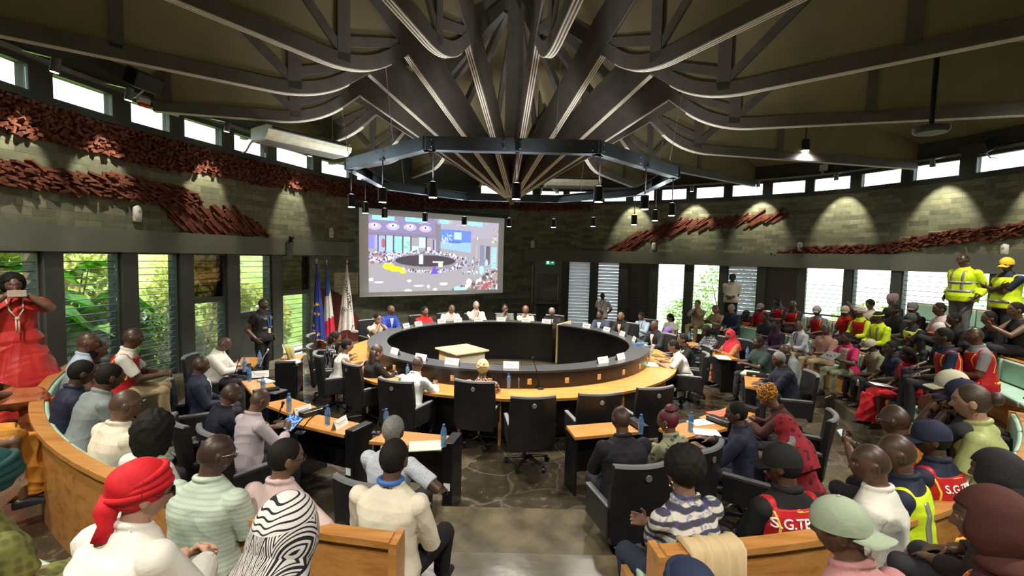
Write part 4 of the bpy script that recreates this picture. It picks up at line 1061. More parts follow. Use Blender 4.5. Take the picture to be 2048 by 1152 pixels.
def bumpy(mb0, fn):
    mb0.v = [tuple(fn(Vector(v))) for v in mb0.v]
def make_hair(P, kind, m):
    HM = P['HM']; root = P['root']; seed = len(PEOPLE)
    if isinstance(m, str) or m is None: m = M_HAIR
    near = P['dist'] < 6
    nb = (40, 28) if near else (24, 16)
    def put(b, name, mat=m): return autosmooth(b.build(name, mat, root), 180)
    if kind in ('bald', 'none') or kind is None: return
    if kind == 'short':
        b = MB(); b.ball((0,-.013,.020), .0815,.0985,.104, *nb, M=HM); put(b, 'hair')
    elif kind == 'afroshort':
        b = MB(); b.ball((0,-.016,.028), .090,.103,.108, *nb); r = random.Random(seed)
        bumpy(b, lambda v: HM@(v*(1+.03*math.sin(v.x*160)*math.sin(v.y*150+1)*math.sin(v.z*170)))); put(b, 'hair')
    elif kind == 'afrobig':
        b = MB(); b.ball((0,-.035,.045), .112,.115,.115, 60, 44)
        def f(v):
            q = v*(1+.035*math.sin(v.x*95+seed)*math.sin(v.y*100)*math.sin(v.z*90)+.02*math.sin(v.x*210)*math.sin(v.z*190+v.y*200))
            if q.y > .045 and q.z < .055: q.y = .045+(q.y-.045)*.15
            return HM@q
        bumpy(b, f); put(b, 'hair')
    elif kind in ('curly', 'bigcurly'):
        k = 1.3 if kind == 'bigcurly' else 1.12
        b = MB(); b.ball((0,-.030,.022-.03*(k-1)), .098*k,.100*k,.115*k, 56 if near else 26, 40 if near else 18)
        def f(v):
            q = v*(1+.05*math.sin(v.x*70+seed)*math.sin(v.y*80)*math.sin(v.z*75)+.03*math.sin(v.x*150)*math.sin(v.z*140+v.y*120))
            if q.y > .035 and q.z < .045: q.y = .035+(q.y-.035)*.15
            if k > 1.2 and q.z < -.03: q.z *= 1.45; q.x *= 1.08
            return HM@q
        bumpy(b, f); put(b, 'hair')
    elif kind in ('bob', 'long', 'longfull'):
        L = {'bob': -.11, 'long': -.26, 'longfull': -.36}[kind]; b = MB(); b.ball((0,-.014,.022), .086,.100,.106, *nb, M=HM)
        rings = []
        for t in (0,.15,.35,.6,.85,1.0):
            z = .03+(L-.03)*t; rx = .088+.02*math.sin(t*PI)-.03*max(0,t-.7); ry = .05-.012*t; yc = -.058-.012*t
            ring = []
            for j in range(20):
                q = 2*PI*j/20; wv = 1+.05*math.sin(q*6+t*7+seed); ring.append(vec(rx*math.cos(q)*wv, yc+ry*math.sin(q)*wv*(1.25 if math.sin(q) < 0 else .9), z))
            rings.append([HM@q for q in ring])
        b.loft(rings); put(b, 'hair')
    elif kind in ('bun', 'topbun', 'ponytail', 'lowbun'):
        b = MB(); b.ball((0,-.013,.020), .081,.099,.104, *nb, M=HM); put(b, 'hair')
        b = MB()
        if kind == 'bun': b.ball((0,-.125,.03), .045,.042,.045, 20, 14, M=HM)
        elif kind == 'lowbun': b.ball((0,-.12,-.025), .05,.04,.042, 20, 14, M=HM)
        elif kind == 'topbun':
            b.ball((0,-.045,.128), .06,.055,.042, 22, 14, M=HM); pts = [HM@vec(.05*math.cos(q),-.045+.045*math.sin(q),.118) for q in [2*PI*j/14 for j in range(15)]]; b.tube(pts, .018, 8)
        else: b.tube([HM@vec(0,-.10,.03), HM@vec(0,-.16,.02), HM@vec(0,-.17,-.06), HM@vec(0,-.15,-.16)], [.026,.038,.034,.01], 10)
        put(b, 'ponytail' if kind == 'ponytail' else 'bun')
    elif kind == 'braids':
        b = MB(); b.ball((0,-.013,.020), .082,.099,.105, *nb, M=HM); put(b, 'hair')
        for k in range(9):
            a = PI+PI*(k+.5)/9; b = MB(); x, y = .08*math.cos(a), -.012+.095*math.sin(a)
            b.tube([HM@vec(x,y,.02), HM@vec(x*1.12,y*1.1,-.08), HM@vec(x*1.1,y*1.05-.01,-.2)], [.013,.012,.007], 7); put(b, 'braid')
def X_cap(m, m2=None, yaw=0, badge=None, brim=1.0):
    def f(P):
        HM = P['HM'] @ Matrix.Rotation(rad(yaw), 4, 'Z'); b = MB(); rings = []
        for t in range(9):
            a = PI/2*t/8; k = math.cos(a); rings.append([HM@vec(.0885*k*math.cos(q)+0, -.004+.108*k*math.sin(q), .030+.098*math.sin(a)) for q in [2*PI*j/28 for j in range(28)]])
        rings.insert(0, [HM@vec(.0885*math.cos(q), -.004+.108*math.sin(q), .006) for q in [2*PI*j/28 for j in range(28)]])
        b.loft(rings); c = autosmooth(b.build('cap', m, P['root']), 60)
        b = MB(); b.ball((0,-.004,.129), .009,.009,.006, n=8, m=5, M=HM); b.build('cap_button', m, c)
        b = MB(); top = []; bot = []
        n = 13; rows = []
        for r_ in range(5):
            t = r_/4; row = []
            for j in range(n):
                u = -1+2*j/(n-1); x = u*.075*(1-.12*t*abs(u)); y = -.004+.108*math.sqrt(max(0,1-(x/.0885)**2))-.012+t*.085*brim*(1-.35*u*u); row.append((x, y, .018-.022*u*u-.020*t))
            rows.append(row)
        rings = []
        for j in range(n): rings.append([HM@vec(*rows[r_][j]) for r_ in range(5)]+[HM@(vec(*rows[r_][j])+vec(0,0,-.005)) for r_ in range(4,-1,-1)])
        b.loft(rings); autosmooth(recalc(b.build('brim', m2 or m, c)), 50)
        if badge:
            b = MB(); M = HM @ Matrix.Translation((0,.102,.06)) @ Matrix.Rotation(rad(-70), 4, 'X'); b.lathe([(.02,-.002),(.026,-.002),(.026,.003),(.02,.003)], 14, M=M); b.box(-.012,.012,-.004,.004,0,.004, M=M); b.build('badge', badge, c)
    f.top = .014; return f
def scarf_shell(P, rx, ry, rz, c, face=True, nf=(56,40), ridges=0, rd=(1,0,.3), twist=0.0):
    HM = P['HM']; b = MB(); n, m = nf if P['dist'] < 6 else (28, 20)
    b.ball(c, rx, ry, rz, n, m)
    d = Vector(rd).normalized()
    def f(v):
        q = v.copy()
        if ridges:
            k = 1+.022*math.sin(d.dot(v)*ridges+2.2*math.sin(v.z*18+twist)); q = Vector(c)+(v-Vector(c))*k
        if face and q.y > .02 and -.13 < q.z < .055:
            wgt = max(0, 1-(abs(q.x)/.068)**4)
            if wgt > 0: q.y = min(q.y, .02+(1-wgt)*(q.y-.02))
        return HM@q
    bumpy(b, f); return b
def X_hijab(m, drape=True, under=None, back=.0):
    def f(P):
        b = scarf_shell(P, .097,.118,.138, (0,-.012,-.006), True, ridges=38)
        hj = autosmooth(b.build('headscarf', m, P['root']), 180)
        if drape:
            N, s = P['N'], P['s']; RL = P['RL']; HM = P['HM']; b = MB(); rings = []
            k = 72 if P['dist'] < 6 else 36
            wd = P['sw']/.172
            for t, rx, ry, z, yc in ((0,.090,.108,.16,.02),(.12,.098,.118,.10,.012),(.28,.112,.124,.045,.004),(.45,.145,.132,.0,-.005),(.6,.185*wd,.145,-.035,-.008),(.8,.222*wd,.163,-.10,-.005),(1,.235*wd,.172,-.20-back,0.0)):
                rings.append([N+RL@vec((rx*(1+.03*t*math.sin(q*7+1)))*math.cos(q), yc+(ry*(1+.05*t*math.sin(q*9)))*math.sin(q), z-.05*t*t*math.sin(q)-.12*(1-t)**2*max(0,math.sin(q)))*s for q in [2*PI*j/k for j in range(k)]])
            b.loft(rings, cap=False); autosmooth(b.build('headscarf_drape', m, P['root']), 180)
        if under is not None:
            b = MB(); b.ball((0,.004,.035), .083,.094,.082, 28, 18, M=P['HM']); autosmooth(b.build('under_cap', under, P['root']), 180)
    f.top = .02; return f
def X_turban(m, kind='wrap', tail=False):
    def f(P):
        HM = P['HM']; root = P['root']
        if kind == 'wrap':
            b = scarf_shell(P, .096,.118,.112, (0,-.026,.040), False, ridges=60, rd=(.25,.55,.8))
            b.v = [tuple(v) for v in b.v]; o = autosmooth(b.build('headwrap', m, root), 180)
            b = MB()
            for k, (zz, tl) in enumerate(((.030,.0),(.055,.12),(.085,.3))):
                pts = []
                for j in range(25):
                    q = 2*PI*j/24; pts.append(HM@(Matrix.Rotation(tl*.8+.25,3,'X')@vec((.093-.006*k)*math.cos(q), -.02+(.112-.010*k)*math.sin(q), 0)+vec(0,-.004,zz)))
                b.tube(pts, .016, 8, cap=False)
            autosmooth(b.build('headwrap_fold', m, o), 180)
            if tail:
                b = MB()
                b.tube([HM@vec(.0,-.105,-.005), HM@vec(.01,-.125,-.06), HM@vec(.02,-.118,-.105), HM@vec(.035,-.125,-.165)], [.05,.045,.030,.040], 14); b.ball((.012,-.118,-.085), .035,.03,.03, n=14, m=9, M=HM)
                autosmooth(b.build('headwrap_knot', m, o), 180)
        elif kind == 'tall':
            b = MB(); rings = []
            for t, r_, z in ((0,.088,-.01),(.15,.098,.03),(.4,.104,.08),(.7,.096,.135),(.9,.07,.16),(1,.02,.168)):
                rings.append([HM@vec(r_*math.cos(q)*(1+.03*math.sin(5*q+t*6)), -.02-.03*t+r_*1.15*math.sin(q), z) for q in [2*PI*j/28 for j in range(28)]])
            b.loft(rings); autosmooth(b.build('headwrap', m, root), 180)
        elif kind == 'knot':
            b = scarf_shell(P, .093,.112,.108, (0,-.022,.040), False, ridges=90, rd=(1,.2,.5)); o = autosmooth(b.build('headwrap', m, root), 180)
            b = MB()
            for k in range(7):
                a = 2*PI*k/7; b.tube([HM@vec(.02*math.cos(a),-.12+.01*math.sin(a),.045+.02*math.sin(a)), HM@vec(.055*math.cos(a),-.115,.045+.055*math.sin(a)), HM@vec(.085*math.cos(a),-.06,.045+.075*math.sin(a))], [.010,.016,.008], 8)
            b.ball((0,-.13,.045), .028,.02,.028, n=14, m=9, M=HM); autosmooth(b.build('headwrap_knot', m, o), 180)
    f.top = .052 if kind == 'tall' else .035; return f
def X_glasses(m=None, dark=False):
    def f(P):
        HM = P['HM']; b = MB()
        for sd in (-1, 1):
            pts = [HM@vec(sd*.033+.026*math.cos(q), .098+.0*math.sin(q), .004+.021*math.sin(q)) for q in [2*PI*j/16 for j in range(17)]]
            b.tube(pts, .0022, 6, cap=False); b.tube([HM@vec(sd*.059,.096,.010), HM@vec(sd*.082,.05,.012), HM@vec(sd*.083,-.02,.008)], .0022, 6)
        b.tube([HM@vec(-.008,.1,.008), HM@vec(.008,.1,.008)], .0022, 6)
        o = b.build('glasses', m or M_DMET, P['root'])
        if dark:
            b = MB()
            for sd in (-1, 1): b.ball((sd*.033,.097,.004), .026,.003,.021, n=14, m=7, M=HM)
            b.build('lens', simple('dark lens', (.01,.01,.012), .1), o)
    return f
# decals projected on a garment after it has been evaluated: list of (garment, part name, material, faces in (u,v), front)
def X_decal(gname, pname, m, polys, front=True, off=.004):
    def f(P): P['dec'].append((gname, pname, m, polys, front, off))
    return f
def strip(path, w, n=8):          # (u,v) path -> quads
    P_ = [Vector(p) for p in path]; dens = []
    for a, b in zip(P_[:-1], P_[1:]):
        for i in range(n): dens.append(a.lerp(b, i/n))
    dens.append(P_[-1]); q = []; L = []
    for i, p in enumerate(dens):
        t = (dens[min(i+1, len(dens)-1)]-dens[max(i-1,0)]).normalized(); nn = Vector((-t.y, t.x)); L.append((p+nn*w/2, p-nn*w/2))
    return [[L[i][0], L[i][1], L[i+1][1], L[i+1][0]] for i in range(len(L)-1)]
def fillpoly(poly, step=.02):
    us = [p[0] for p in poly]; vs = [p[1] for p in poly]; out = []
    v = min(vs)
    def span(y):
        xs = []
        for i in range(len(poly)):
            (x1,y1), (x2,y2) = poly[i], poly[i-1]
            if (y1 > y) != (y2 > y): xs.append((x2-x1)*(y-y1)/(y2-y1)+x1)
        return (min(xs), max(xs)) if len(xs) > 1 else None
    ys = np.linspace(min(vs)+1e-4, max(vs)-1e-4, max(3, int((max(vs)-min(vs))/step)+1)); prev = None
    for y in ys:
        sp = span(y)
        if sp and prev:
            k = max(1, int(max(sp[1]-sp[0], prev[1][1]-prev[1][0])/step)+1)
            for i in range(k):
                a, b = i/k, (i+1)/k; l = lambda s_, t: s_[0]+(s_[1]-s_[0])*t
                out.append([(l(prev[1],a),prev[0]),(l(prev[1],b),prev[0]),(l(sp,b),y),(l(sp,a),y)])
        prev = (y, sp) if sp else None
    return out
def text_faces(txt, size, u, v, front=False):
    cu = D.curves.new('t', 'FONT'); cu.body = txt; cu.size = size; cu.align_x = 'CENTER'; cu.resolution_u = 3; cu.offset = size*.018
    o = D.objects.new('t', cu); COL.objects.link(o); dg = bpy.context.evaluated_depsgraph_get(); me = D.meshes.new_from_object(o.evaluated_get(dg))
    bm = bmesh.new(); bm.from_mesh(me); bmesh.ops.triangulate(bm, faces=bm.faces)
    bmesh.ops.subdivide_edges(bm, edges=[e for e in bm.edges if e.calc_length() > size*.3], cuts=2); 
    out = [[(u+(q.co.x if not front else -q.co.x), v+q.co.y) for q in f.verts] for f in bm.faces]
    bm.free(); D.objects.remove(o); D.meshes.remove(me); D.curves.remove(cu); return out
def finalize_people():
    dg = bpy.context.evaluated_depsgraph_get(); dg.update()
    meshes = []
    for o, kind, info in PENDING: meshes.append(D.meshes.new_from_object(o.evaluated_get(dg)))
    for (o, kind, info), me in zip(PENDING, meshes):
        old = o.data; mats = [m for m in old.materials]; o.modifiers.clear(); o.data = me; D.meshes.remove(old)
        if not me.materials:
            for m in mats: me.materials.append(m)
        n = len(me.vertices); V = np.empty(n*3, np.float32); me.vertices.foreach_get('co', V); V = V.reshape(-1,3)
        if kind == 'body':
            Hi = np.array(info['HM'].inverted()); Q = V@Hi[:3,:3].T+Hi[:3,3]; x, y, z = Q.T; ax = np.abs(x)
            C = np.tile(np.array(info['skin'], np.float32), (n,1))
            head = (np.abs(z) < .13)&(ax < .1)&(np.abs(y) < .13)
            g = lambda a, s: np.exp(-(a/s)**2)
            f = head&(y > .045)
            lip = np.where(f, g(x,.024)**2*(g(z+.061,.011)**2), 0)[:,None]; C = C*(1-.55*lip)+lip*.55*np.array([.17,.05,.045])*(1 if info['skin'][0] < .3 else 2.2)
            br = np.where(f, (np.exp(-((ax-.034)/.020)**4)*np.exp(-((z-.030-.004*np.cos((ax-.034)*60))/.0052)**2)), 0)[:,None]; C = C*(1-.85*br)
            ey = np.where(f, np.exp(-(((ax-.032)/.0155)**2+((z-.006)/.0062)**2)**2), 0)[:,None]; C = C*(1-ey)+ey*np.array([.55,.52,.5])
            ir = np.where(f, np.exp(-(((ax-.032)/.0065)**2+((z-.006)/.0065)**2)**3), 0)[:,None]; C = C*(1-ir)+ir*np.array([.01,.007,.006])
            if info['stubble'] and info['hair'] == 'bald':
                hl = smooth01((z-.028-.25*np.maximum(0,y)*1.0)/.02)*(head)*smooth01((.085-y)/.02)
                sd = smooth01((-y+.01)/.02)*smooth01((z+.035)/.02)*head
                k = np.maximum(hl, sd)[:,None]*.5; C = C*(1-k)
            hnd = ~head
            col = np.ones((n,4), np.float32); col[:,:3] = C
            at = me.attributes.new('Col', 'FLOAT_COLOR', 'POINT'); at.data.foreach_set('color', col.ravel())
        else:
            P0 = np.array(info['P']); Ri = np.array(info['RL'].transposed()); Rq = (V-P0)@Ri.T
            Nn = np.empty(n*3, np.float32); me.vertices.foreach_get('normal', Nn); Nn = Nn.reshape(-1,3)
            V2 = V+Nn*fold(V, info['amp'], info['seed'])[:,None]
            me.vertices.foreach_set('co', V2.astype(np.float32).ravel())
            at = me.attributes.new('rest', 'FLOAT_VECTOR', 'POINT'); at.data.foreach_set('vector', Rq.astype(np.float32).ravel())
        me.polygons.foreach_set('use_smooth', [True]*len(me.polygons)); me.update()
    for o in D.objects:
        if o.type == 'MESH' and o.data.materials and o.data.materials[0] is not None and 'clothmat' in o.data.materials[0] and 'rest' not in o.data.attributes:
            me = o.data; n = len(me.vertices); V = np.empty(n*3, np.float32); me.vertices.foreach_get('co', V); at = me.attributes.new('rest', 'FLOAT_VECTOR', 'POINT'); at.data.foreach_set('vector', V)
    for P in PEOPLE:
        cache = {}
        for gname, pname, m, polys, front, off in P['dec']:
            o = P['G'].get(gname)
            if o is None: continue
            if gname not in cache:
                me = o.data; cache[gname] = BVHTree.FromPolygons([v.co[:] for v in me.vertices], [p.vertices[:] for p in me.polygons])
            bv = cache[gname]; RL = P['RL']; mb = MB(); s = P['s']; dirl = RL@vec(0,-1 if front else 1,0)
            idx = {}
            def get(u, v):
                key = (round(u,4), round(v,4))
                if key in idx: return idx[key]
                org = P['P']+RL@vec(u*s, .6 if front else -.6, v*s); hit, nn, _, dd = bv.ray_cast(org, dirl, 1.0)
                if hit is None: i = None
                else:
                    mb.v.append(tuple(hit-dirl*off)); i = len(mb.v)-1
                idx[key] = i; return i
            for q in polys:
                ii = [get(a, b) for a, b in q]
                if None in ii or len(set(ii)) < 3: continue
                mb.f.append(tuple(ii)); mb.mi.append(0)
            if mb.f:
                d = mb.build(pname, m, P['root'], smooth=True); md = d.modifiers.new('s', 'SOLIDIFY'); md.thickness = .003; md.offset = 0
# ------------------------------------------------------------------ people: who sits and stands where
c_ = cloth
WHITE = c_('white cotton', (.68,.66,.60)); CREAM = c_('cream linen', (.60,.52,.37)); OFFW = c_('ivory cotton', (.66,.60,.48)); PALEB = c_('pale blue cotton', (.40,.48,.60)); NAVY = c_('navy suiting', (.016,.020,.042), rough=.7)
DKSUIT = c_('charcoal suiting', (.014,.014,.018), rough=.7); GREYS = c_('grey suiting', (.13,.125,.12), rough=.7); BLUE = c_('royal blue suiting', (.02,.05,.33), rough=.7); BLACK = c_('black cotton', (.012,.012,.013)); PINK = c_('pale pink cotton', (.56,.42,.40)); LILAC = c_('pale lilac cotton', (.46,.40,.43))
RED = c_('red cotton', (.55,.02,.025)); REDD = c_('red gown satin', (.50,.025,.02), rough=.5, sheen=.2); MAROON = c_('maroon jersey', (.055,.017,.016)); BROWN = c_('brown jersey', (.13,.05,.03)); KHAKI = c_('khaki trouser cloth', (.30,.23,.13)); JEANS = c_('dark blue denim', (.025,.035,.06)); GREYT = c_('grey work trousers', (.12,.125,.125))
VRED = c_('red vest nylon', (.48,.016,.022), rough=.45); VYEL = c_('fluorescent yellow vest', (.62,.80,.02), rough=.6); YJACK = c_('fluorescent yellow jacket', (.60,.78,.02), rough=.6); GREYC = c_('grey blue shirt cotton', (.20,.23,.23)); DKGRN = c_('dark green polo', (.025,.045,.04)); PURP = c_('purple scarf', (.17,.10,.36)); DPURP = c_('deep plum cloth', (.06,.025,.06))
MAGENTA = c_('magenta cotton', (.50,.03,.12)); BEIGE = c_('beige linen', (.42,.31,.23)); TAN = c_('tan cotton', (.45,.34,.22)); OLIVE = c_('pale olive cotton', (.33,.35,.19)); SALMON = c_('salmon shirt cotton', (.40,.22,.18)); TEALW = c_('dark teal jersey', (.012,.05,.05)); RUST = c_('rust satin', (.36,.10,.035), rough=.5); MUST = c_('mustard satin', (.50,.22,.03), rough=.5); NAVYC = c_('navy cap cloth', (.02,.024,.05)); GREENC = c_('pale sage cap cloth', (.30,.36,.26)); YCAP = c_('yellow cap cloth', (.75,.42,.03)); CREAMC = c_('pale cream cap cloth', (.55,.53,.40)); BLACKC = c_('black cap cloth', (.014,.014,.014))
REFL = simple('grey reflective tape', (.30,.30,.26), .35, .3); YTRIM = simple('yellow piping', (.80,.55,.05), .6); WLET = simple('white lettering print', (.85,.85,.85), .5); BLUEL = simple('blue lanyard ribbon', (.03,.12,.40), .6); BLKL = simple('dark lanyard ribbon', (.02,.02,.02), .6)
def vest_trim(P):
    for f_ in (False, True):
        for sd in (-1, 1): P['dec'].append(('vest', 'yellow_piping', YTRIM, strip([(sd*.165,.42),(sd*.150,.34),(sd*.150,.26),(sd*.170,.16)], .012), f_, .003))
        P['dec'].append(('vest', 'yellow_piping', YTRIM, strip([(-.085,.455),(-.04,.425),(.04,.425),(.085,.455)], .012, 4), f_, .003))
        P['dec'].append(('vest', 'reflective_stripe', YTRIM, strip([(-.2,.02),(.2,.02)], .035, 14), f_, .003))
def vest_letters(txt, size=.075, v=.335, u=0):
    return X_decal('vest', 'lettering', WLET, text_faces(txt, size, u, v), False, .006)
def hivis(g='vest'):
    def f(P):
        for f_ in (False, True):
            for sd in (-1, 1): P['dec'].append((g, 'reflective_stripe', REFL, strip([(sd*.095,.46),(sd*.095,.10)], .045, 12), f_, .003))
            P['dec'].append((g, 'reflective_stripe', REFL, strip([(-.22,.09),(.22,.09)], .05, 16), f_, .003))
    return f
def vneck(m=WHITE, tie=None, g='jacket'):
    def f(P):
        P['dec'].append((g, 'shirt_front', m, fillpoly([(-.055,.45),(.055,.45),(.035,.33),(.0,.17),(-.035,.33)], .015), True, .004))
        if tie is not None: P['dec'].append((g, 'necktie', tie, fillpoly([(-.016,.44),(.016,.44),(.02,.27),(0,.19),(-.02,.27)], .012), True, .009))
    return f
def lanyard(m=BLKL, g='shirt', badge=True):
    def f(P):
        for sd in (-1, 1): P['dec'].append((g, 'lanyard', m, strip([(sd*.06,.47),(sd*.045,.36),(0,.20)], .014, 8), True, .005))
        if badge: P['dec'].append((g, 'badge', M_PAPER, fillpoly([(-.03,.20),(.03,.20),(.03,.11),(-.03,.11)], .02), True, .007))
    return f
def wristband(m, sd=1):
    def f(P):
        S, E, Wt, *_ = P['A'][sd]; d = (Wt-E).normalized()
        for k in range(2):
            b = MB(); c = Wt-d*(.02+.035*k); x = d.orthogonal().normalized(); y = d.cross(x); b.tube([c+(x*math.cos(q)+y*math.sin(q))*.037 for q in [2*PI*j/18 for j in range(19)]], .012, 8, cap=False); b.build('bangle', m, P['root'], smooth=True)
    return f
def earring(P):
    for sd in (-1, 1):
        b = MB(); b.tube([P['HM']@vec(sd*.086, -.012+.014*math.cos(q), -.055+.018*math.sin(q)) for q in [2*PI*j/12 for j in range(13)]], .0028, 6, cap=False); b.build('earring', simple('gold', (.7,.45,.12), .25, 1), P['root'])
def necklace_rope(P):
    b = MB(); N, RL, s = P['N'], P['RL'], P['s']
    a = [P['P']+RL@vec(u, d, v) for u, d, v in ((-.07,.07,.50),(-.06,.205,.38),(-.005,.225,.28))]; c = [P['P']+RL@vec(-u, d, v) for u, d, v in ((-.07,.07,.50),(-.06,.205,.38),(-.005,.225,.28))]
    b.tube(a, .008, 7); b.tube(c, .008, 7); b.ball(P['P']+RL@vec(0,.23,.275), .024, .02, .024, n=10, m=7)
    b.tube([P['P']+RL@vec(-.012,.23,.26), P['P']+RL@vec(-.014,.25,.10)], .008, 7); b.tube([P['P']+RL@vec(.012,.23,.26), P['P']+RL@vec(.014,.25,.10)], .008, 7)
    b.build('rope_necklace', CREAM, P['root'], smooth=True)
def X_mini_cape(P):
    N, RL, s = P['N'], P['RL'], P['s']; b = MB(); k = 48; rings = []
    for t, rx, ry, z, yc in ((0,.075,.09,.06,0),(.5,.095,.10,.02,-.01),(1,.108,.108,.0,-.012)):
        rings.append([N+RL@vec(rx*math.cos(q), yc+ry*math.sin(q), z)*s for q in [2*PI*j/k for j in range(k)]])
    b.loft(rings); autosmooth(b.build('headscarf_drape', MATS['maroon scarf'], P['root']), 180)
def guard_kit(P):
    for (u, v) in ((-.09,.36),(.09,.36),(-.1,.17),(.1,.17),(.0,.08)): P['dec'].append(('vest', 'pouch', simple('grey patch', (.10,.10,.11), .6), fillpoly([(u-.05,v+.03),(u+.05,v+.03),(u+.05,v-.03),(u-.05,v-.03)], .025), True, .012))
    for sd in (-1, 1): P['dec'].append(('vest', 'lanyard', BLUEL, strip([(sd*.07,.46),(sd*.05,.34),(0,.16)], .018, 8), True, .014))
    P['dec'].append(('vest', 'badge', CREAM, fillpoly([(-.03,.16),(.03,.16),(.03,.06),(-.03,.06)], .02), True, .018))
T1, TF, T2, T3 = .35, .2, .55, 1.15
p = person
MEN = dict(); F_ = dict(woman=True)
# --- far side of the round desk; lighter skins stand in for light on the faces
far = dict(arms='tablemid', seat=.47)
p(757,627,'woman in a cream top at the far desk, hands raised to her face', R=3.95, sc_=1.1, far=True, z=1.30, woman=True, skin='d4', hair='bun', arms='mouth', top='tee', tm=OFFW, lean=14, turn=-14, chair='black office chair under the woman in the cream top')
p(783,610,'man in a royal blue jacket and pale shirt at the far desk', R=4.15, sc_=1.1, far=True, z=1.37, skin='d3', hair='bald', arms='tablemid', top='jacket', tm=BLUE, extras=(vneck(PALEB),X_glasses()), yaw=25, chair='black office chair under the man in the royal blue jacket')
p(851,613,'woman in a red top at the far side of the round desk', R=4.0, sc_=1.1, far=True, z=1.32, woman=True, skin='d4', hair='bun', arms='tablemid', top='half', tm=RED, chair='black office chair under the woman in the red top')
p(905,610,'bald man in a white long sleeved shirt leaning over the far desk', R=4.0, sc_=1.1, far=True, z=1.33, skin='d4', hair='bald', arms='table', top='long', tm=WHITE, lean=16, w=1.15, pitch=25, chair='black office chair under the bald man in white at the far desk')
p(953,603,'pale grey haired man in white, hand on his chin, at the far desk', R=4.0, sc_=1.1, far=True, z=1.38, skin='l1', hair='short', hm=M_HAIRG, arms='chin', arms2='table', top='half', tm=WHITE, extras=(lanyard(),X_glasses()), pitch=14, chair='black office chair under the grey haired man at the far desk')
p(1010,608,'man in a grey suit with dark tie covering his mouth at the far desk', R=4.0, sc_=1.1, far=True, z=1.35, skin='d3', hair='short', arms='mouth', arms2='tablemid', top='jacket', tm=GREYS, extras=(vneck(WHITE, DKSUIT),), chair='black office chair under the man in the grey suit')
p(1051,611,'woman in a cream jacket with short reddish hair at the far desk', R=4.0, sc_=1.1, far=True, z=1.34, woman=True, skin='d3', hair='short', hm=M_HAIRR, arms='chin', arms2='tablemid', top='half', tm=CREAM, w=1.1, chair='black office chair under the woman in the cream jacket')
p(1103,616,'older man in a black suit and tie at the right end of the far desk', R=4.05, sc_=1.1, far=True, z=1.33, skin='d4', hair='short', hm=M_HAIRG, arms='tablemid', top='jacket', tm=DKSUIT, extras=(vneck(WHITE, DKSUIT),X_glasses()), pitch=20, chair='black office chair under the older man in the black suit')
p(1199,620,'man in a grey blue suit and light blue shirt right of the desk gap', R=4.0, sc_=1.1, far=True, z=1.34, skin='d3', hair='short', arms='tablemid', top='jacket', tm=c_('blue grey suiting',(.05,.06,.09)), extras=(vneck(PALEB),), pitch=16, chair='black office chair under the man in the grey blue suit')
p(1241,624,'man in a dark jacket with an open tan collar, second right of the desk gap', R=4.0, sc_=1.1, far=True, z=1.33, skin='d4', hair='bald', arms='tablemid', top='jacket', tm=DKSUIT, extras=(vneck(TAN),), pitch=22, yaw=20, chair='black office chair under the man with the open tan collar')
p(1281,625,'man in a light blue shirt with a lanyard behind a black chair back', R=5.2, far=True, z=1.37, skin='d3', hair='short', arms='tablemid', top='long', tm=PALEB, extras=(lanyard(),), pitch=20, chair='black office chair under the man in the light blue shirt with lanyard')
p(1308,641,'man with glasses in a black suit at the right side of the round desk', z=1.38, skin='d2', hair='bald', arms='table', top='jacket', tm=DKSUIT, extras=(vneck(WHITE),X_glasses()), turn=12, w=1.1, chair='black office chair under the man with glasses in the black suit')
p(1337,654,'person in a purple headscarf behind the man with glasses', z=1.28, woman=True, skin='d2', hair='none', arms='tablemid', top='long', tm=BEIGE, extras=(X_hijab(PURP),), turn=100, R=4.6, far=True)
p(1339,627,'woman with dark shoulder length hair and pale top against the bright window', R=6.3, far=True, z=1.45, woman=True, skin='d4', hair='bob', arms='lap', top='tee', tm=WHITE, yaw=-30)
p(1364,667,'woman in a black robe with a pale band at the right of the desk', z=1.30, woman=True, skin='d3', hair='lowbun', arms='table', top='long', tm=c_('black robe', (.012,.014,.015)), lean=16, extras=(X_decal('shirt','band',simple('pale grey band',(.4,.42,.4)), strip([(-.15,.45),(-.06,.40),(.02,.42),(.14,.46)], .05)),), chair='black office chair under the woman in the black robe')
p(1343,680,'woman in a white top with a low bun reading at the right desk', z=1.26, woman=True, skin='d3', hair='lowbun', arms='table', top='half', tm=WHITE, lean=22, pitch=18, chair='black office chair under the woman reading in a white top', extras=(earring,))
# --- near left of the round desk
p(673,663,'woman in a black dress with white polka dots at the left of the desk', z=1.30, woman=True, skin='d3', hair='bob', arms='table', top='tee', tm=c_('polka dot cotton',(.012,.012,.014),'dots',(.7,.7,.7)), chair='grey edged office chair under the woman in polka dots', yaw=-15)
p(697,677,'woman in a white sleeveless top with tied back hair at the left desk', z=1.27, woman=True, skin='d4', hair='ponytail', arms='tablemid', top='sleeveless', tm=WHITE, lean=14, collar=False, chair='black office chair under the woman in the white sleeveless top')
p(757,689,'woman with very long dark hair in a black top at the desk', z=1.28, woman=True, skin='l2', hair='longfull', hm=M_HAIRB, arms='table', top='long', tm=BLACK, lean=12, yaw=-18, chair='black office chair under the woman with very long hair')
p(838,712,'bald man in a white patterned shirt working at a laptop on the near desk', z=1.27, skin='d2', hair='bald', arms='table', top='long', tm=c_('white printed cotton',(.62,.64,.62),'floral',(.4,.46,.5)), lean=18, pitch=16, w=1.1, chair='black office chair under the man at the laptop')
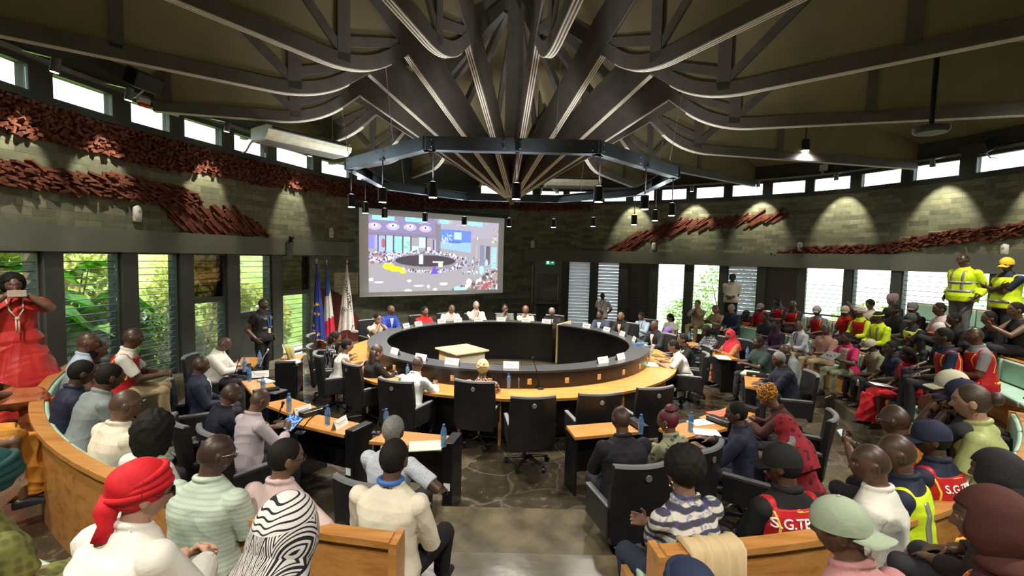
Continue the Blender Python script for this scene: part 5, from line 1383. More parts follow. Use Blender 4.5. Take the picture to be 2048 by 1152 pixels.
p(967,717,'woman with a cream knotted headwrap in a brown patterned dress at the near desk', z=1.25, woman=True, skin='d2', hair='none', arms='tablemid', top='half', tm=c_('brown wax print',(.10,.028,.028),'rings',(.62,.42,.30)), w=1.25, lean=14, turn=-4, extras=(X_turban(c_('cream headwrap',(.52,.42,.22)),'knot'),), chair='black office chair nearest the aisle, under the woman with the cream headwrap')
# --- left side desks
p(457,675,'man in a white long sleeved shirt writing at a side desk by the left windows', z=1.33, skin='d3', hair='bald', arms='tablemid', top='long', tm=WHITE, w=1.3, belly=.05, lean=12, pitch=30, turn=-10, chair='black office chair under the man in white writing by the left windows')
p(404,712,'man in a navy suit leaning back at a left side desk', z=1.36, skin='d2', hair='bald', arms='lap', top='jacket', tm=NAVY, extras=(vneck(WHITE),), lean=-2, w=1.15, turn=-10, chair='black office chair with pale edge under the man in the navy suit')
p(470,765,'bald man in a dark navy polo at a left side desk', z=1.34, skin='d2', hair='bald', arms='tablemid', top='half', tm=c_('dark navy polo',(.013,.016,.026)), w=1.1, lean=10, pitch=18, turn=-14, yaw=-10, chair='black office chair with pale edge under the bald man in the dark polo')
p(529,777,'bald man in a pale lilac shirt holding a tablet at a left side desk', z=1.34, skin='d3', hair='bald', arms='hold', top='long', tm=LILAC, lean=8, pitch=24, turn=-8, chair='black office chair under the man with the tablet')
p(790,830,'grey haired man in a pale dotted shirt at a side desk by the aisle', z=1.42, sc_=1.05, skin='d1', hair='short', hm=M_HAIRG, arms='rest', arms2='tablemid', top='half', tm=c_('pale dotted cotton',(.52,.55,.60),'dots',(.40,.45,.55)), lean=4, turn=-8, w=1.05, chair='black office chair with silver badge left of the aisle')
# --- right side desks
p(1241,811,'bald man in a dark suit seen from behind right of the aisle', z=1.40, sc_=1.05, skin='d2', hair='bald', arms='tablemid', top='jacket', tm=DKSUIT, w=1.15, lean=8, turn=4, chair='silver badged black chair under the bald man in a dark suit right of the aisle')
p(1334,808,'woman with red braided hair in a green floral blouse right of the aisle', z=1.33, woman=True, skin='d3', hair='topbun', hm=M_HAIRRD, arms='tablemid', top='long', tm=c_('green floral cotton',(.30,.30,.20),'floral',(.05,.08,.05)), turn=20, yaw=15, extras=(earring,X_glasses()), chair='black office chair under the woman with red braided hair')
p(1470,803,'man in a navy suit turned left over papers on the right', z=1.33, skin='d2', hair='short', arms='table', top='jacket', tm=NAVY, turn=30, yaw=15, lean=10, chair='black office chair with grey edge under the man in navy over papers')
p(1522,771,'person in a tall orange patterned headwrap bending over a side desk on the right', z=1.26, woman=True, skin='d3', hair='none', arms='tablemid', top='long', tm=c_('dark red brown cotton',(.06,.02,.018)), lean=26, pitch=35, turn=20, extras=(X_turban(c_('orange leopard print',(.62,.27,.03),'leopard',(.06,.02,.012)),'tall'),), chair='black office chair with grey edge under the person in the orange headwrap')
p(1562,826,'person wrapped in a red patterned shawl on the right', z=1.22, woman=True, skin='d2', hair='none', arms='lap', top='long', tm=c_('red print shawl',(.28,.02,.03),'floral',(.07,.012,.02)), lean=20, pitch=24, extras=(X_hijab(c_('red print shawl',(.28,.02,.03)),back=.12),))
p(1553,704,'grey haired man in a dark navy jacket turning away at a right side desk', z=1.35, skin='d2', hair='short', hm=M_HAIRG, arms='tablemid', top='jacket', tm=c_('blue black jacket',(.013,.016,.028)), w=1.25, lean=12, pitch=20, yaw=15, turn=15, chair='wide black chair behind the grey haired man on the right')
p(1564,689,'bald man looking down between the grey haired man and the man in dark green', z=1.33, R=5.5, far=True, skin='d2', hair='bald', arms='lap', top='long', tm=GREYC, lean=14, pitch=30)
p(1516,673,'man in a dark green polo at a right side desk with a blue bottle', z=1.34, skin='d1', hair='short', arms='tablemid', top='half', tm=DKGRN, w=1.15, turn=15, chair='black chair under the man in the dark green polo')
p(1460,658,'woman in a red headscarf and orange dress at a right side desk', z=1.30, woman=True, skin='d3', hair='none', arms='tablemid', top='long', tm=c_('orange batik',(.42,.16,.06),'floral',(.5,.30,.16)), bottom='skirt', bm=c_('orange batik skirt',(.40,.13,.06),'floral',(.5,.36,.2)), extras=(X_hijab(c_('bright red scarf',(.55,.03,.05))),), turn=5, yaw=10, chair='black chair under the woman in the red headscarf')
p(1408,652,'person in a dark checked shirt looking down at a right side desk', z=1.31, skin='d1', hair='curly', arms='tablemid', top='long', tm=c_('dark check cotton',(.03,.03,.04),'check',(.22,.22,.26)), pitch=28, lean=14, chair='black chair under the person in the checked shirt')
# --- front bench, left
b1 = dict(fl=T1)
p(179,664,'man in a pale shirt at the far end of the left front bench, mostly hidden', fl=T1, R=6.65, skin='d3', hair='bald', top='tee', tm=PALEB, yaw=-15)
p(199,679,'bald man second from the far end of the left front bench', fl=T1, R=6.65, skin='d3', hair='bald', top='half', tm=GREYC, lean=12, pitch=14)
p(189,697,'man with dark hair looking down on the left front bench', fl=T1, R=6.7, skin='d1', hair='short', top='tee', tm=GREYC, lean=16, pitch=24)
p(269,655,'man in a red vest over a white shirt sitting forward on the left front bench', fl=T1, R=6.4, skin='d2', hair='bald', arms='kneeup', top='half', tm=WHITE, vest=VRED, bm=KHAKI, lean=12, turn=-14, extras=(vest_trim,))
p(174,720,'man in a navy jacket on the left front bench beside the grey shirt', fl=T1, z=1.70, skin='d1', hair='short', top='long', tm=NAVY, lean=10, pitch=18)
p(229,727,'man in a grey blue shirt leaning forward on the left front bench', fl=T1, z=1.72, skin='d1', hair='short', arms='clasp', top='long', tm=GREYC, lean=18, pitch=16, w=1.1)
p(256,777,'bald man in a cream shirt seen from behind on the left front bench', fl=T1, z=1.63, sc_=1.08, skin='d3', hair='bald', arms='clasp', top='half', tm=OFFW, lean=8, w=1.15, yaw=-20, extras=(X_glasses(),))
p(316,822,'woman with a large mass of dark curly hair on the left front bench', fl=T1, z=1.63, woman=True, skin='d4', hair='bigcurly', arms='lap', top='half', tm=WHITE, lean=10)
p(438,866,'bald man with glasses in a pale green striped polo on the left front bench', fl=T1, z=1.66, sc_=1.04, skin='d1', hair='bald', arms='lap', top='half', tm=c_('pale green striped jersey',(.46,.53,.44),'hstripe',(.37,.45,.37)), w=1.25, yaw=-28, lean=5, extras=(X_glasses(M_ALU),))
p(578,876,'man in a pale pink shirt resting his arm on the bench, left of the aisle', fl=T1, z=1.61, skin='d3', hair='short', arms='rest', arms2='lap', top='long', tm=PINK, yaw=-28, lean=4, turn=-10, extras=(X_glasses(),))
p(792,876,'man in a cream shirt with blue neck ribbon at the left bench end', fl=T1, z=1.61, sc_=1.04, skin='d2', hair='short', arms='lap', top='long', tm=OFFW, bm=c_('black trousers',(.014,.014,.017)), w=1.12, lean=5, turn=-8, leg_f=.46, knee_out=.17, extras=(lambda P: (lambda b: (b.tube([P['N']+P['RL']@vec(.072*math.cos(q),.07*math.sin(q),.028) for q in [2*PI*j/20 for j in range(21)]], .017, 8, cap=False), b.build('lanyard', BLUEL, P['root'], smooth=True)))(MB()),))
# --- front bench, right
p(1395,600,'pale man in a beige shirt, hands joined at his mouth, below the window', fl=TF, R=7.0, far=True, skin='l1', hair='short', hm=M_HAIRB, arms='mouth', top='long', tm=BEIGE, bm=KHAKI, turn=10, lean=4)
p(1428,612,'pale woman with a long auburn braid in a tan top reading', fl=TF, R=6.95, far=True, woman=True, skin='l1', hair='braids', hm=M_HAIRR, arms='hold', top='half', tm=TAN, pitch=28)
p(1462,608,'pale man with grey hair in a navy shirt on the right front bench', fl=TF, R=6.8, far=True, skin='l1', hair='short', hm=M_HAIRG, arms='lap', top='long', tm=c_('navy blue cotton',(.02,.03,.06)), pitch=10, yaw=10)
p(1530,625,'person in a dark shirt leaning forward with clasped hands on the right front bench', fl=TF, R=6.7, far=True, skin='d2', hair='short', arms='clasp', top='half', tm=c_('slate shirt',(.035,.04,.055)), bm=c_('wine trousers',(.12,.02,.03)), lean=22, turn=10)
p(1551,639,'person in a deep plum dress on the right front bench', fl=TF, R=6.6, far=True, woman=True, skin='d2', hair='short', arms='lap', top='long', tm=DPURP, bottom='skirt', bm=DPURP, yaw=15)
p(1596,641,'bald man in a white shirt with a grey lanyard on the right front bench', fl=TF, R=6.7, far=True, skin='d3', hair='bald', arms='clasp', top='long', tm=c_('bluish white cotton',(.52,.55,.60)), bm=KHAKI, yaw=25, pitch=12, extras=(lanyard(),))
p(1652,648,'bald man in a salmon shirt and khaki trousers leaning back on the right front bench', fl=TF, R=6.85, far=True, skin='d2', hair='bald', arms='clasp', top='half', tm=SALMON, bm=KHAKI, w=1.15, lean=-4, yaw=25, turn=10)
p(1692,664,'woman with tied back hair in a magenta and beige top holding a laptop', fl=TF, R=6.7, far=True, woman=True, skin='d2', hair='bun', arms='hold', top='half', tm=MAGENTA, bm=c_('sage trousers',(.16,.17,.11)), turn=15, yaw=12, extras=(X_decal('shirt','bib',BEIGE, fillpoly([(-.10,.46),(.10,.46),(.07,.0),(-.07,.0)], .03)),))
p(1735,678,'person in a beige cap and pale olive shirt beside the magenta top', fl=TF, R=7.0, far=True, skin='d1', hair='short', arms='lap', top='half', tm=c_('mottled olive cotton',(.26,.26,.17),'floral',(.2,.2,.13)), pitch=24, extras=(X_cap(c_('beige cap cloth',(.42,.40,.30))),))
p(1780,682,'person with short black hair in a dark navy top behind the red dress', fl=TF, R=7.05, far=True, woman=True, skin='d1', hair='short', arms='lap', top='half', tm=NAVY, yaw=10)
p(1812,694,'woman in a red dress with long dark hair on the right front bench', fl=TF, R=6.85, woman=True, far=False, skin='d1', hair='long', arms='lap', top='tee', tm=c_('scarlet crepe',(.52,.02,.03)), bottom='skirt', bm=c_('scarlet crepe',(.52,.02,.03)), turn=12, yaw=8, xyz=atz(1812,694,1.53), leg_f=.5)
p(1787,808,'man with glasses and shaved head behind the man with the navy cap', fl=T1, z=1.68, sc_=1.05, skin='d2', hair='bald', arms='phonelow', top='tee', tm=c_('orange cotton',(.6,.22,.03)), extras=(X_glasses(M_ALU),), yaw=5)
p(1862,786,'person in a brown headscarf on the right front bench', fl=T1, z=1.70, sc_=1.05, woman=True, skin='d2', hair='none', arms='lap', top='long', tm=BROWN, pitch=16, extras=(X_hijab(c_('brown scarf',(.17,.065,.04))),))
p(1938,768,'pale woman with brown hair in a green satin blouse on the right', fl=T2, z=1.93, sc_=1.06, woman=True, skin='l2', hair='bun', hm=M_HAIRB, arms='lap', top='half', tm=c_('pale green satin',(.36,.40,.16),rough=.4), yaw=12, turn=8, extras=(earring,))
p(1900,738,'person in a pale cream cap behind the woman in green satin', fl=T2, z=1.96, skin='d2', hair='short', arms='chin', top='tee', tm=BLACK, extras=(X_cap(CREAMC),), yaw=20)
p(1922,756,'person in a navy visor cap beside the pale cream cap', fl=T2, z=1.95, skin='d2', hair='short', arms='chin', top='tee', tm=c_('dark grey tee',(.04,.04,.045)), extras=(X_cap(NAVYC),), yaw=20)
p(1362,884,'woman with dark afro hair in a blue and white tie dyed blouse', fl=T1, z=1.66, sc_=1.08, woman=True, skin='d4', hair='afrobig', arms='crossed', top='half', tm=c_('tie dye cotton',(.05,.05,.07),'tiedye',(.56,.54,.48)), bm=JEANS, w=1.12, turn=14, lean=5, extras=(earring,))
p(1560,884,'man in a black cap and lettered red vest beside the tie dyed blouse', fl=T1, z=1.62, sc_=1.08, skin='d1', hair='short', arms='lap', top='half', tm=BLACK, vest=VRED, w=1.06, turn=-2, yaw=34, lean=2, extras=(X_cap(BLACKC),vest_trim,vest_letters('S.G.TBM', .078, .335, -.05),X_decal('vest','emblem',WLET, strip([(-.04,.10),(.0,.16),(.03,.20),(.02,.13)], .012)+strip([(-.06,.09),(.07,.10)], .012), False, .006)))
p(1738,886,'man with shaved head in a white shirt between the red vest and the yellow vest', fl=T1, z=1.64, sc_=1.08, skin='d2', hair='bald', arms='lap', top='half', tm=WHITE, w=1.1, turn=20, yaw=25, lean=4)
p(1790,866,'bald man in a yellow reflective vest over a dark shirt, facing left', fl=T1, z=1.66, sc_=1.08, skin='d2', hair='bald', arms='lap', top='half', tm=NAVY, vest=VYEL, turn=20, yaw=20, lean=5, extras=(hivis(),))
p(1858,838,'man in a navy cap and lettered red vest behind the yellow vest', fl=T1, z=1.69, sc_=1.05, skin='d1', hair='short', arms='lap', top='half', tm=NAVY, vest=VRED, turn=-4, yaw=36, lean=2, extras=(X_cap(NAVYC),vest_trim,vest_letters('S.G.TBM', .07)))
# --- second bench, left and nearest the camera
p(294,916,'woman in a red headwrap and dark glasses in a white shirt, nearest on the left', fl=T2, z=1.86, woman=True, skin='l2', hair='none', arms='kneeup', top='long', tm=c_('white gauze',(.70,.68,.62)), w=1.2, yaw=-30, lean=16, pitch=8, turn=-6, loose=.012, extras=(X_turban(c_('red crushed headwrap',(.52,.012,.02),rough=.7),'wrap',True),X_glasses(None,True),wristband(simple('white bangle',(.75,.72,.68)),1)))
p(588,978,'woman wrapped in a white and black patterned shawl, nearest left of the aisle', fl=T2, z=1.93, sc_=1.1, woman=True, skin='d3', hair='none', arms='lap', top='long', tm=c_('black white wax print',(.58,.55,.53),'waxprint',(.015,.013,.02)), bottom='skirt', bm=c_('black white wax print',(.58,.55,.53),'waxprint',(.015,.013,.02)), lean=24, pitch=20, turn=-8, yaw=0, w=1.05, extras=(X_hijab(MATS['black white wax print'],back=.10),))
p(-14,896,'woman in a dark teal headwrap and olive gold dress at the left edge', fl=T2, z=1.90, woman=True, skin='l2', hair='none', arms='raise' if False else 'lap', top='tee', tm=c_('olive gold lace',(.10,.10,.03),'scales',(.17,.18,.05)), bottom='skirt', bm=c_('olive gold skirt',(.10,.10,.03),'scales',(.17,.18,.05)), w=1.35, yaw=-20, lean=8, extras=(X_turban(TEALW,'wrap'),))
p(-480,760,'woman in a rust satin dress, her lap showing at the left edge', fl=T2, woman=True, skin='d3', hair='bun', arms='lap', top='half', tm=RUST, bottom='skirt', bm=RUST, xyz=(-5.35,4.70,1.95), leg_f=.5, turn=-4)
p(-480,760,'woman in a mustard satin dress, her lap showing by the teal headwrap', fl=T2, woman=True, skin='d3', hair='bun', arms='lap', top='half', tm=MUST, bottom='skirt', bm=MUST, xyz=(-4.55,3.55,1.95), leg_f=.58, turn=-4)
# --- second bench, right
p(1492,620,'person in a dark cap and orange red vest behind the navy shirt', fl=T2, R=7.9, far=True, skin='d1', hair='short', arms='crossed', top='half', tm=BLACK, vest=c_('orange red vest',(.55,.10,.04)), extras=(X_cap(c_('dark brown cap',(.05,.04,.035)),yaw=-20),))
p(1520,606,'person in a grey and red cap and red shirt on the second right bench', fl=T2, R=7.9, far=True, skin='d2', hair='short', arms='lap', top='half', tm=RED, extras=(X_cap(c_('grey red cap',(.28,.22,.2))),))
p(1553,595,'man in a red vest and blue shirt looking down on the second right bench', fl=T2, R=8.0, far=True, skin='d1', hair='short', arms='clasp', top='half', tm=c_('steel blue shirt',(.05,.07,.12)), vest=VRED, pitch=24, extras=(vest_trim,))
p(1585,600,'bald man in a red vest with yellow trim on the second right bench', fl=T2, R=8.0, far=True, skin='d2', hair='bald', arms='clasp', top='half', tm=c_('dark grey tee',(.04,.04,.045)), vest=VRED, yaw=10, extras=(vest_trim,))
p(1633,611,'person in a pale cap and red vest on the second right bench', fl=T2, R=8.0, far=True, skin='d2', hair='short', arms='lap', top='half', tm=GREYC, vest=VRED, extras=(X_cap(c_('washed grey cap',(.36,.34,.33)),yaw=20),vest_trim))
p(1690,611,'person in a straw hat band cap and red vest with a raised arm', fl=T2, R=8.0, far=True, skin='d2', hair='short', arms='lap', arms2='raise', top='half', tm=RED, vest=VRED, extras=(X_cap(c_('straw cap',(.42,.36,.28)),yaw=30),vest_trim))
p(1718,610,'person in a white brimless cap, yellow shirt and red vest', fl=T2, R=7.9, far=True, skin='d2', hair='short', arms='lap', top='long', tm=YJACK, vest=VRED, extras=(X_turban(c_('white cap band',(.6,.56,.5)),'wrap'),))
p(1754,623,'person in a fluorescent yellow jacket with a yellow headband', fl=T2, R=7.7, far=True, skin='d1', hair='short', arms='lap', top='long', tm=YJACK, w=1.15, extras=(hivis('shirt'),lambda P: (lambda b: (b.tube([P['HM']@vec(.088*math.cos(q),-.01+.106*math.sin(q),.045) for q in [2*PI*j/20 for j in range(21)]], .012, 6, cap=False), b.build('headband', YJACK, P['root'], smooth=True)))(MB())))
p(1821,625,'person in a dark cap and yellow reflective vest beside the yellow jacket', fl=T2, R=7.75, far=True, skin='d1', hair='short', arms='crossed', top='half', tm=c_('dark navy tee',(.015,.018,.03)), vest=VYEL, extras=(X_cap(c_('charcoal cap',(.05,.05,.055)),yaw=20),hivis()))
p(1740,598,'person with pale hair against the bright window behind the yellow jacket', fl=T3, R=9.2, far=True, skin='d3', hair='afroshort', arms='lap', top='tee', tm=OFFW)
p(1783,587,'woman with a big mauve headwrap against the bright window', fl=T3, R=9.2, far=True, woman=True, skin='d3', hair='none', arms='lap', top='half', tm=DKSUIT, extras=(X_turban(c_('mauve headwrap',(.33,.20,.24)),'tall'),))
p(1788,607,'person in a dark top with a red collar behind the yellow vest', fl=T2, R=8.1, far=True, skin='d1', hair='short', arms='lap', top='half', tm=BLACK, z=2.0)
p(1824,604,'person in a dark grey cap on the upper right bench', fl=T3, R=8.9, far=True, skin='d2', hair='short', arms='lap', top='half', tm=DKSUIT, extras=(X_cap(c_('mid grey cap',(.16,.16,.17)),yaw=25),))
p(1877,605,'person with short hair in a pink shirt left of the standing yellow jacket', fl=T3, R=9.0, skin='d2', hair='short', arms='lap', top='half', tm=PINK, xyz=atY(1877,605,8.6))
p(1878,644,'person in a white and red peaked cap on the second right bench', fl=T2, z=2.0, skin='d1', hair='short', arms='lap', top='half', tm=c_('dark navy tee',(.015,.018,.03)), extras=(X_cap(c_('white red cap',(.55,.5,.46)),c_('red peak',(.4,.05,.05)),yaw=25),))
p(1884,655,'person in a red vest with a round white emblem on the dark sleeve', fl=T2, z=1.99, skin='d1', hair='short', arms='lap', top='half', tm=c_('navy sleeve cotton',(.015,.022,.05)), vest=VRED, extras=(vest_trim,))
p(1906,624,'person with dark hair in front of the standing man in the yellow jacket', fl=T2, z=2.0, skin='d1', hair='short', arms='lap', top='half', tm=BLACK, xyz=atY(1906,624,8.2))
p(1947,654,'bald man in a red vest with grey sleeves on the second right bench', fl=T2, z=1.99, skin='d2', hair='bald', arms='lap', top='half', tm=c_('mid grey jersey',(.22,.22,.22)), vest=VRED, w=1.1, extras=(vest_trim,))
p(1976,622,'person with black hair in a dark top near the right edge', fl=T3, z=2.22, woman=True, skin='d2', hair='short', arms='lap', top='half', tm=BLACK, xyz=atY(1976,622,7.9))
p(2030,604,'woman with dark hair in a dark strap top holding a phone at the right edge', fl=T3, z=2.30, woman=True, skin='d3', hair='lowbun', arms='phonelow', top='sleeveless', collar=False, tm=BLACK, xyz=atY(2030,604,7.6))
p(2040,760,'person in a dark navy jacket at the right edge above the cushions', fl=T2, z=1.75, skin='d2', hair='short', arms='lap', top='long', tm=c_('ink navy jacket',(.012,.018,.035)), xyz=atY(2075,770,5.0), w=1.3)
p(1680,992,'man in a pale sage cap worn backwards, nearest on the right', fl=T2, z=1.83, skin='d2', hair='bald', arms='lap', top='half', tm=c_('rose tee',(.42,.2,.2)), lean=16, pitch=6, yaw=35, turn=5, extras=(X_cap(GREENC,yaw=180),))
p(1985,966,'woman in a maroon headscarf and red vest with yellow trim, nearest at the right edge', fl=T2, z=1.95, sc_=1.1, woman=True, skin='d2', hair='none', arms='lap', top='long', tm=c_('dark maroon sleeve',(.05,.015,.018)), vest=VRED, lean=8, turn=10, yaw=20, extras=(X_hijab(c_('maroon scarf',(.062,.020,.017)),drape=False),lambda P: X_mini_cape(P),vest_trim,vest_letters('S.G.TBM', .075)))
p(1995,893,'person in a black hooded scarf at the right edge behind the maroon headscarf', fl=T2, z=1.86, woman=True, skin='d2', hair='none', arms='lap', top='long', tm=c_('black brown robe',(.02,.014,.016)), turn=10, extras=(X_hijab(c_('black scarf',(.020,.019,.023))),))
p(1378,1118,'person in a navy knitted cap at the bottom edge right of the aisle', fl=T2, z=1.62, skin='d2', hair='none', arms='lap', top='long', tm=NAVY, lean=14, extras=(X_turban(c_('navy knit cap',(.018,.026,.06)),'wrap'),), turn=10)
# --- standing
p(25,546,'woman in a long red gown filming with a phone beside the left window', 'stand', z=2.50, Dy=5.75, woman=True, skin='d3', hair='curly', arms='phone', top='puff', collar=False, tm=REDD, bottom='skirt', bm=REDD, w=1.3, lean=0, pitch=6, turn=-72, sc_=1.05, extras=(necklace_rope,))
p(527,596,'security guard in a black tactical vest standing by the left window', 'stand', z=1.83, skin='d2', hair='bald', arms='hang', arms2='hang', top='tee', tm=BLACK, vest=c_('black tactical vest',(.016,.017,.018),rough=.6), w=1.15, lean=0, turn=-12, pitch=4, sc_=1.04, bm=c_('black trousers',(.014,.014,.017)), extras=(lambda P: guard_kit(P),))
p(1205,585,'man in a white polo with lanyard standing before a louvred window', 'stand', R=6.6, far=True, z=1.80, skin='d1', hair='bald', arms='behind', top='half', tm=WHITE, lean=0, extras=(lanyard(),))
p(1466,547,'tall man in a white shirt and dark cap standing hands joined by the window', 'stand', R=7.6, far=True, z=2.36, skin='d1', hair='short', arms='front', top='half', tm=OFFW, w=1.15, belly=.04, lean=-2, turn=25, yaw=20, extras=(X_cap(c_('charcoal cap',(.05,.05,.055))),))
p(1926,507,'man in a fluorescent yellow jacket with grey bands and grey trousers standing at the right', 'stand', Dy=9.0, z=3.05, skin='d1', hair='bald', arms='hang', top='long', tm=YJACK, bm=GREYT, w=1.18, lean=0, turn=16, sc_=1.06, loose=.012, extras=(hivis('shirt'),X_decal('shirt','reflective_stripe',REFL, strip([(-.24,.24),(.24,.24)], .045, 16)),X_glasses()))
p(2013,514,'man in a yellow cap and reflective vest with folded arms standing at the right edge', 'stand', Dy=8.3, z=3.0, skin='d1', hair='short', arms='crossed', top='half', tm=NAVY, vest=VYEL, w=1.15, lean=0, turn=6, yaw=20, sc_=1.04, extras=(X_cap(YCAP),X_glasses(None,True),lambda P: P['dec'].append(('vest','reflective_stripe',REFL, strip([(-.22,.02),(.22,.02)], .05, 16), True, .003))))

finalize_people()
# ------------------------------------------------------------------ projection screen with its picture
def basis(o, x, y):                      # frame with columns x, y, n
    x = x.normalized(); n = x.cross(y).normalized(); y = n.cross(x); M = Matrix((x, y, n)).transposed().to_4x4(); M.translation = o; return M
TL, BL, TR, BR = atY(718,415,13.85), atY(719,593,13.85), atY(1009,437,16.55), atY(1005,585,16.55)
scr = empty('projection_screen', (TL+TR)/2, 0, 'white projection screen on the far wall showing a live view of the hall', 'screen')
so_ = scr.location.copy()
def sp(u, v, off=0.0):                   # u,v in 0..1 over the cloth, v down; the lower edge billows a little
    p = TL.lerp(TR, u).lerp(BL.lerp(BR, u), v); n = (TR-TL).cross(BL-TL).normalized()
    if n.y > 0: n = -n
    return p+n*(off+.06*math.sin(v*PI)*-.3+.05*max(0, abs(u-.5)*2-.8)*v)-so_
rings = [[sp(i/12, j/10) for i in range(13)] for j in range(11)]
mb = MB(); mb.v = [tuple(p) for r in rings for p in r]; mb.f = [(j*13+i, j*13+i+1, (j+1)*13+i+1, (j+1)*13+i) for j in range(10) for i in range(12)]; mb.mi = [0]*len(mb.f)
t = NT('projected white screen cloth'); b_ = t.bsdf((.62,.61,.58), .8); b_.inputs['Emission Color'].default_value = (.6,.6,.57,1); b_.inputs['Emission Strength'].default_value = .10
cl = mb.build('screen_cloth', t.m, scr, smooth=True); md = cl.modifiers.new('s', 'SOLIDIFY'); md.thickness = .004
GW, GH = 252, 148; rr = np.random.RandomState(3)
gx, gy = np.meshgrid((np.arange(GW)+.5)/GW*1260+165, (np.arange(GH)+.5)/GH*735+240)
img = np.zeros((GH, GW, 3)); img[:] = (.33,.31,.33)
def rect(x0, y0, x1, y1, c, a=1.0): 
    m = (gx > x0)&(gx < x1)&(gy > y0)&(gy < y1); img[m] = img[m]*(1-a)+np.array(c)*a
def ell(x, y, rx, ry, c, a=1.0):
    m = ((gx-x)/rx)**2+((gy-y)/ry)**2 < 1; img[m] = img[m]*(1-a)+np.array(c)*a
def para(x0, y0, x1, y1, h0, h1, c):
    tt = (gx-x0)/(x1-x0); m = (tt > 0)&(tt < 1)&(gy > y0+(y1-y0)*tt)&(gy < y0+h0+(y1+h1-y0-h0)*tt); img[m] = c
rect(165,240,780,410,(.24,.21,.36)); rect(780,240,1430,420,(.36,.33,.40)); rect(165,400,800,440,(.22,.19,.27)); rect(760,280,815,640,(.22,.19,.21))
for x0, x1 in ((195,385),(480,650),(800,895),(1085,1245)): para(x0,238,x1,246,44,38,(.27,.62,.72))
for k in range(26): rect(*(lambda x, y: (x, y, x+rr.uniform(8,40), y+rr.uniform(3,7)))(rr.uniform(165,1300), rr.uniform(240,300)), (.5,.6,.8), .7)
for x, y in ((215,345),(372,340),(525,338),(668,345)):
    ell(x,y,58,34,(.48,.40,.55)); ell(x,y-8,32,18,(.72,.64,.72)); ell(x,y-10,6,12,(.05,.04,.1))
for x0, x1, y0, y1, c in ((165,212,430,560,(.24,.22,.62)),(222,240,430,560,(.36,.36,.66)),(252,305,432,590,(.34,.42,.72)),(316,372,430,585,(.36,.55,.72)),(386,455,432,600,(.30,.70,.62)),(470,527,432,600,(.40,.72,.75)),(545,606,525,612,(.48,.82,.74)),(612,672,435,540,(.5,.85,.78)),(684,722,530,606,(.55,.85,.72))): rect(x0,y0,x1,y1,c)
for k in range(60): ell(rr.uniform(386,527), rr.uniform(470,600), rr.uniform(3,10), rr.uniform(3,8), (.14,.45,.25), .7)
for x in (244,309,378,460,536,677): rect(x-5,425,x+6,600,(.09,.08,.1))
ell(290,505,17,45,(.40,.12,.16))
tt = (gx-815)/310; m = (tt > 0)&(tt < 1)&(gy > 338+6*tt)&(gy < 535+40*tt); img[m] = (.13,.22,.62); rect(950,366,1026,438,(.42,.72,.82)); m2 = m&(gy > 470); img[m2] = img[m2]*.3+np.array((.35,.55,.85))*.7
for k in range(40): ell(rr.uniform(830,940), rr.uniform(390,500), rr.uniform(3,8), rr.uniform(3,14), (.45,.6,.9), .8)
ell(960,465,75,14,(.10,.16,.5)); 
for k in range(10): rect(740+k*3,450,743+k*3,600,(.4,.4,.75) if k%2 else (.12,.1,.2))
for k in range(170):
    x, y = rr.uniform(165,420), rr.uniform(585,690); ell(x,y,rr.uniform(4,13),rr.uniform(5,16),[(.72,.72,.8),(.12,.1,.14),(.42,.4,.6),(.3,.14,.18),(.55,.55,.62)][rr.randint(5)])
for k in range(120):
    x, y = rr.uniform(1000,1420), rr.uniform(620,800); ell(x,y,rr.uniform(3,11),rr.uniform(5,16),[(.68,.68,.75),(.14,.12,.16),(.36,.34,.5),(.2,.18,.2),(.3,.55,.62)][rr.randint(5)])
ell(680,672,330,92,(.26,.23,.25)); ell(680,668,286,58,(.07,.06,.07))
for k in range(430):
    a = rr.uniform(0,2*PI); r_ = rr.uniform(1.02,1.32); x, y = 680+290*r_*math.cos(a), 676+72*r_*math.sin(a)+ (18 if math.sin(a) > 0 else -12)
    c = [(.75,.75,.78),(.08,.07,.09),(.35,.42,.6),(.7,.72,.66),(.15,.12,.14),(.45,.32,.5)][rr.randint(6)]; ell(x,y,rr.uniform(4,12),rr.uniform(5,15),c)
ell(335,728,50,30,(.85,.92,.03)); ell(400,752,60,26,(.85,.92,.03)); ell(462,778,26,20,(.82,.9,.05))
rect(742,672,846,688,(.75,.72,.66)); rect(795,688,842,732,(.62,.58,.52)); rect(612,612,652,704,(.66,.64,.58)); ell(632,622,16,20,(.8,.8,.8))
for k in range(20):
    yy = 722+k*4; rect(758-k*1.6-6,yy,758+k*1.6+6,yy+5,(.15,.09,.62))
rect(1225,490,1272,720,(.20,.22,.32)); rect(1290,500,1335,700,(.12,.11,.14)); 
for k in range(26): rect(1348,510+k*9,1408,515+k*9,(.33,.75,.82))
rect(1184,480,1190,630,(.5,.48,.5)); ell(1195,422,7,14,(.7,.7,.7))
for k in range(40): ell(rr.uniform(1360,1425), rr.uniform(300,460), rr.uniform(4,16), rr.uniform(3,8), [(.45,.5,.28),(.6,.6,.5),(.3,.2,.15)][rr.randint(3)], .7)
ell(1245,760,26,50,(.35,.62,.78)); ell(1300,680,14,36,(.4,.72,.85))
for k in range(170):
    x, y = rr.uniform(930,1425), rr.uniform(740,975)
    if y < 960-(x-930)*.42: continue
    c = [(.78,.76,.70),(.10,.09,.09),(.15,.13,.12),(.38,.10,.10),(.30,.27,.26),(.62,.7,.75),(.2,.16,.14)][rr.randint(7)]; ell(x,y,rr.uniform(6,22),rr.uniform(8,24),c)
ell(1110,890,28,40,(.75,.7,.6)); ell(990,960,36,30,(.35,.62,.66)); ell(1045,965,30,26,(.38,.62,.66)); ell(1300,930,26,30,(.4,.1,.1))
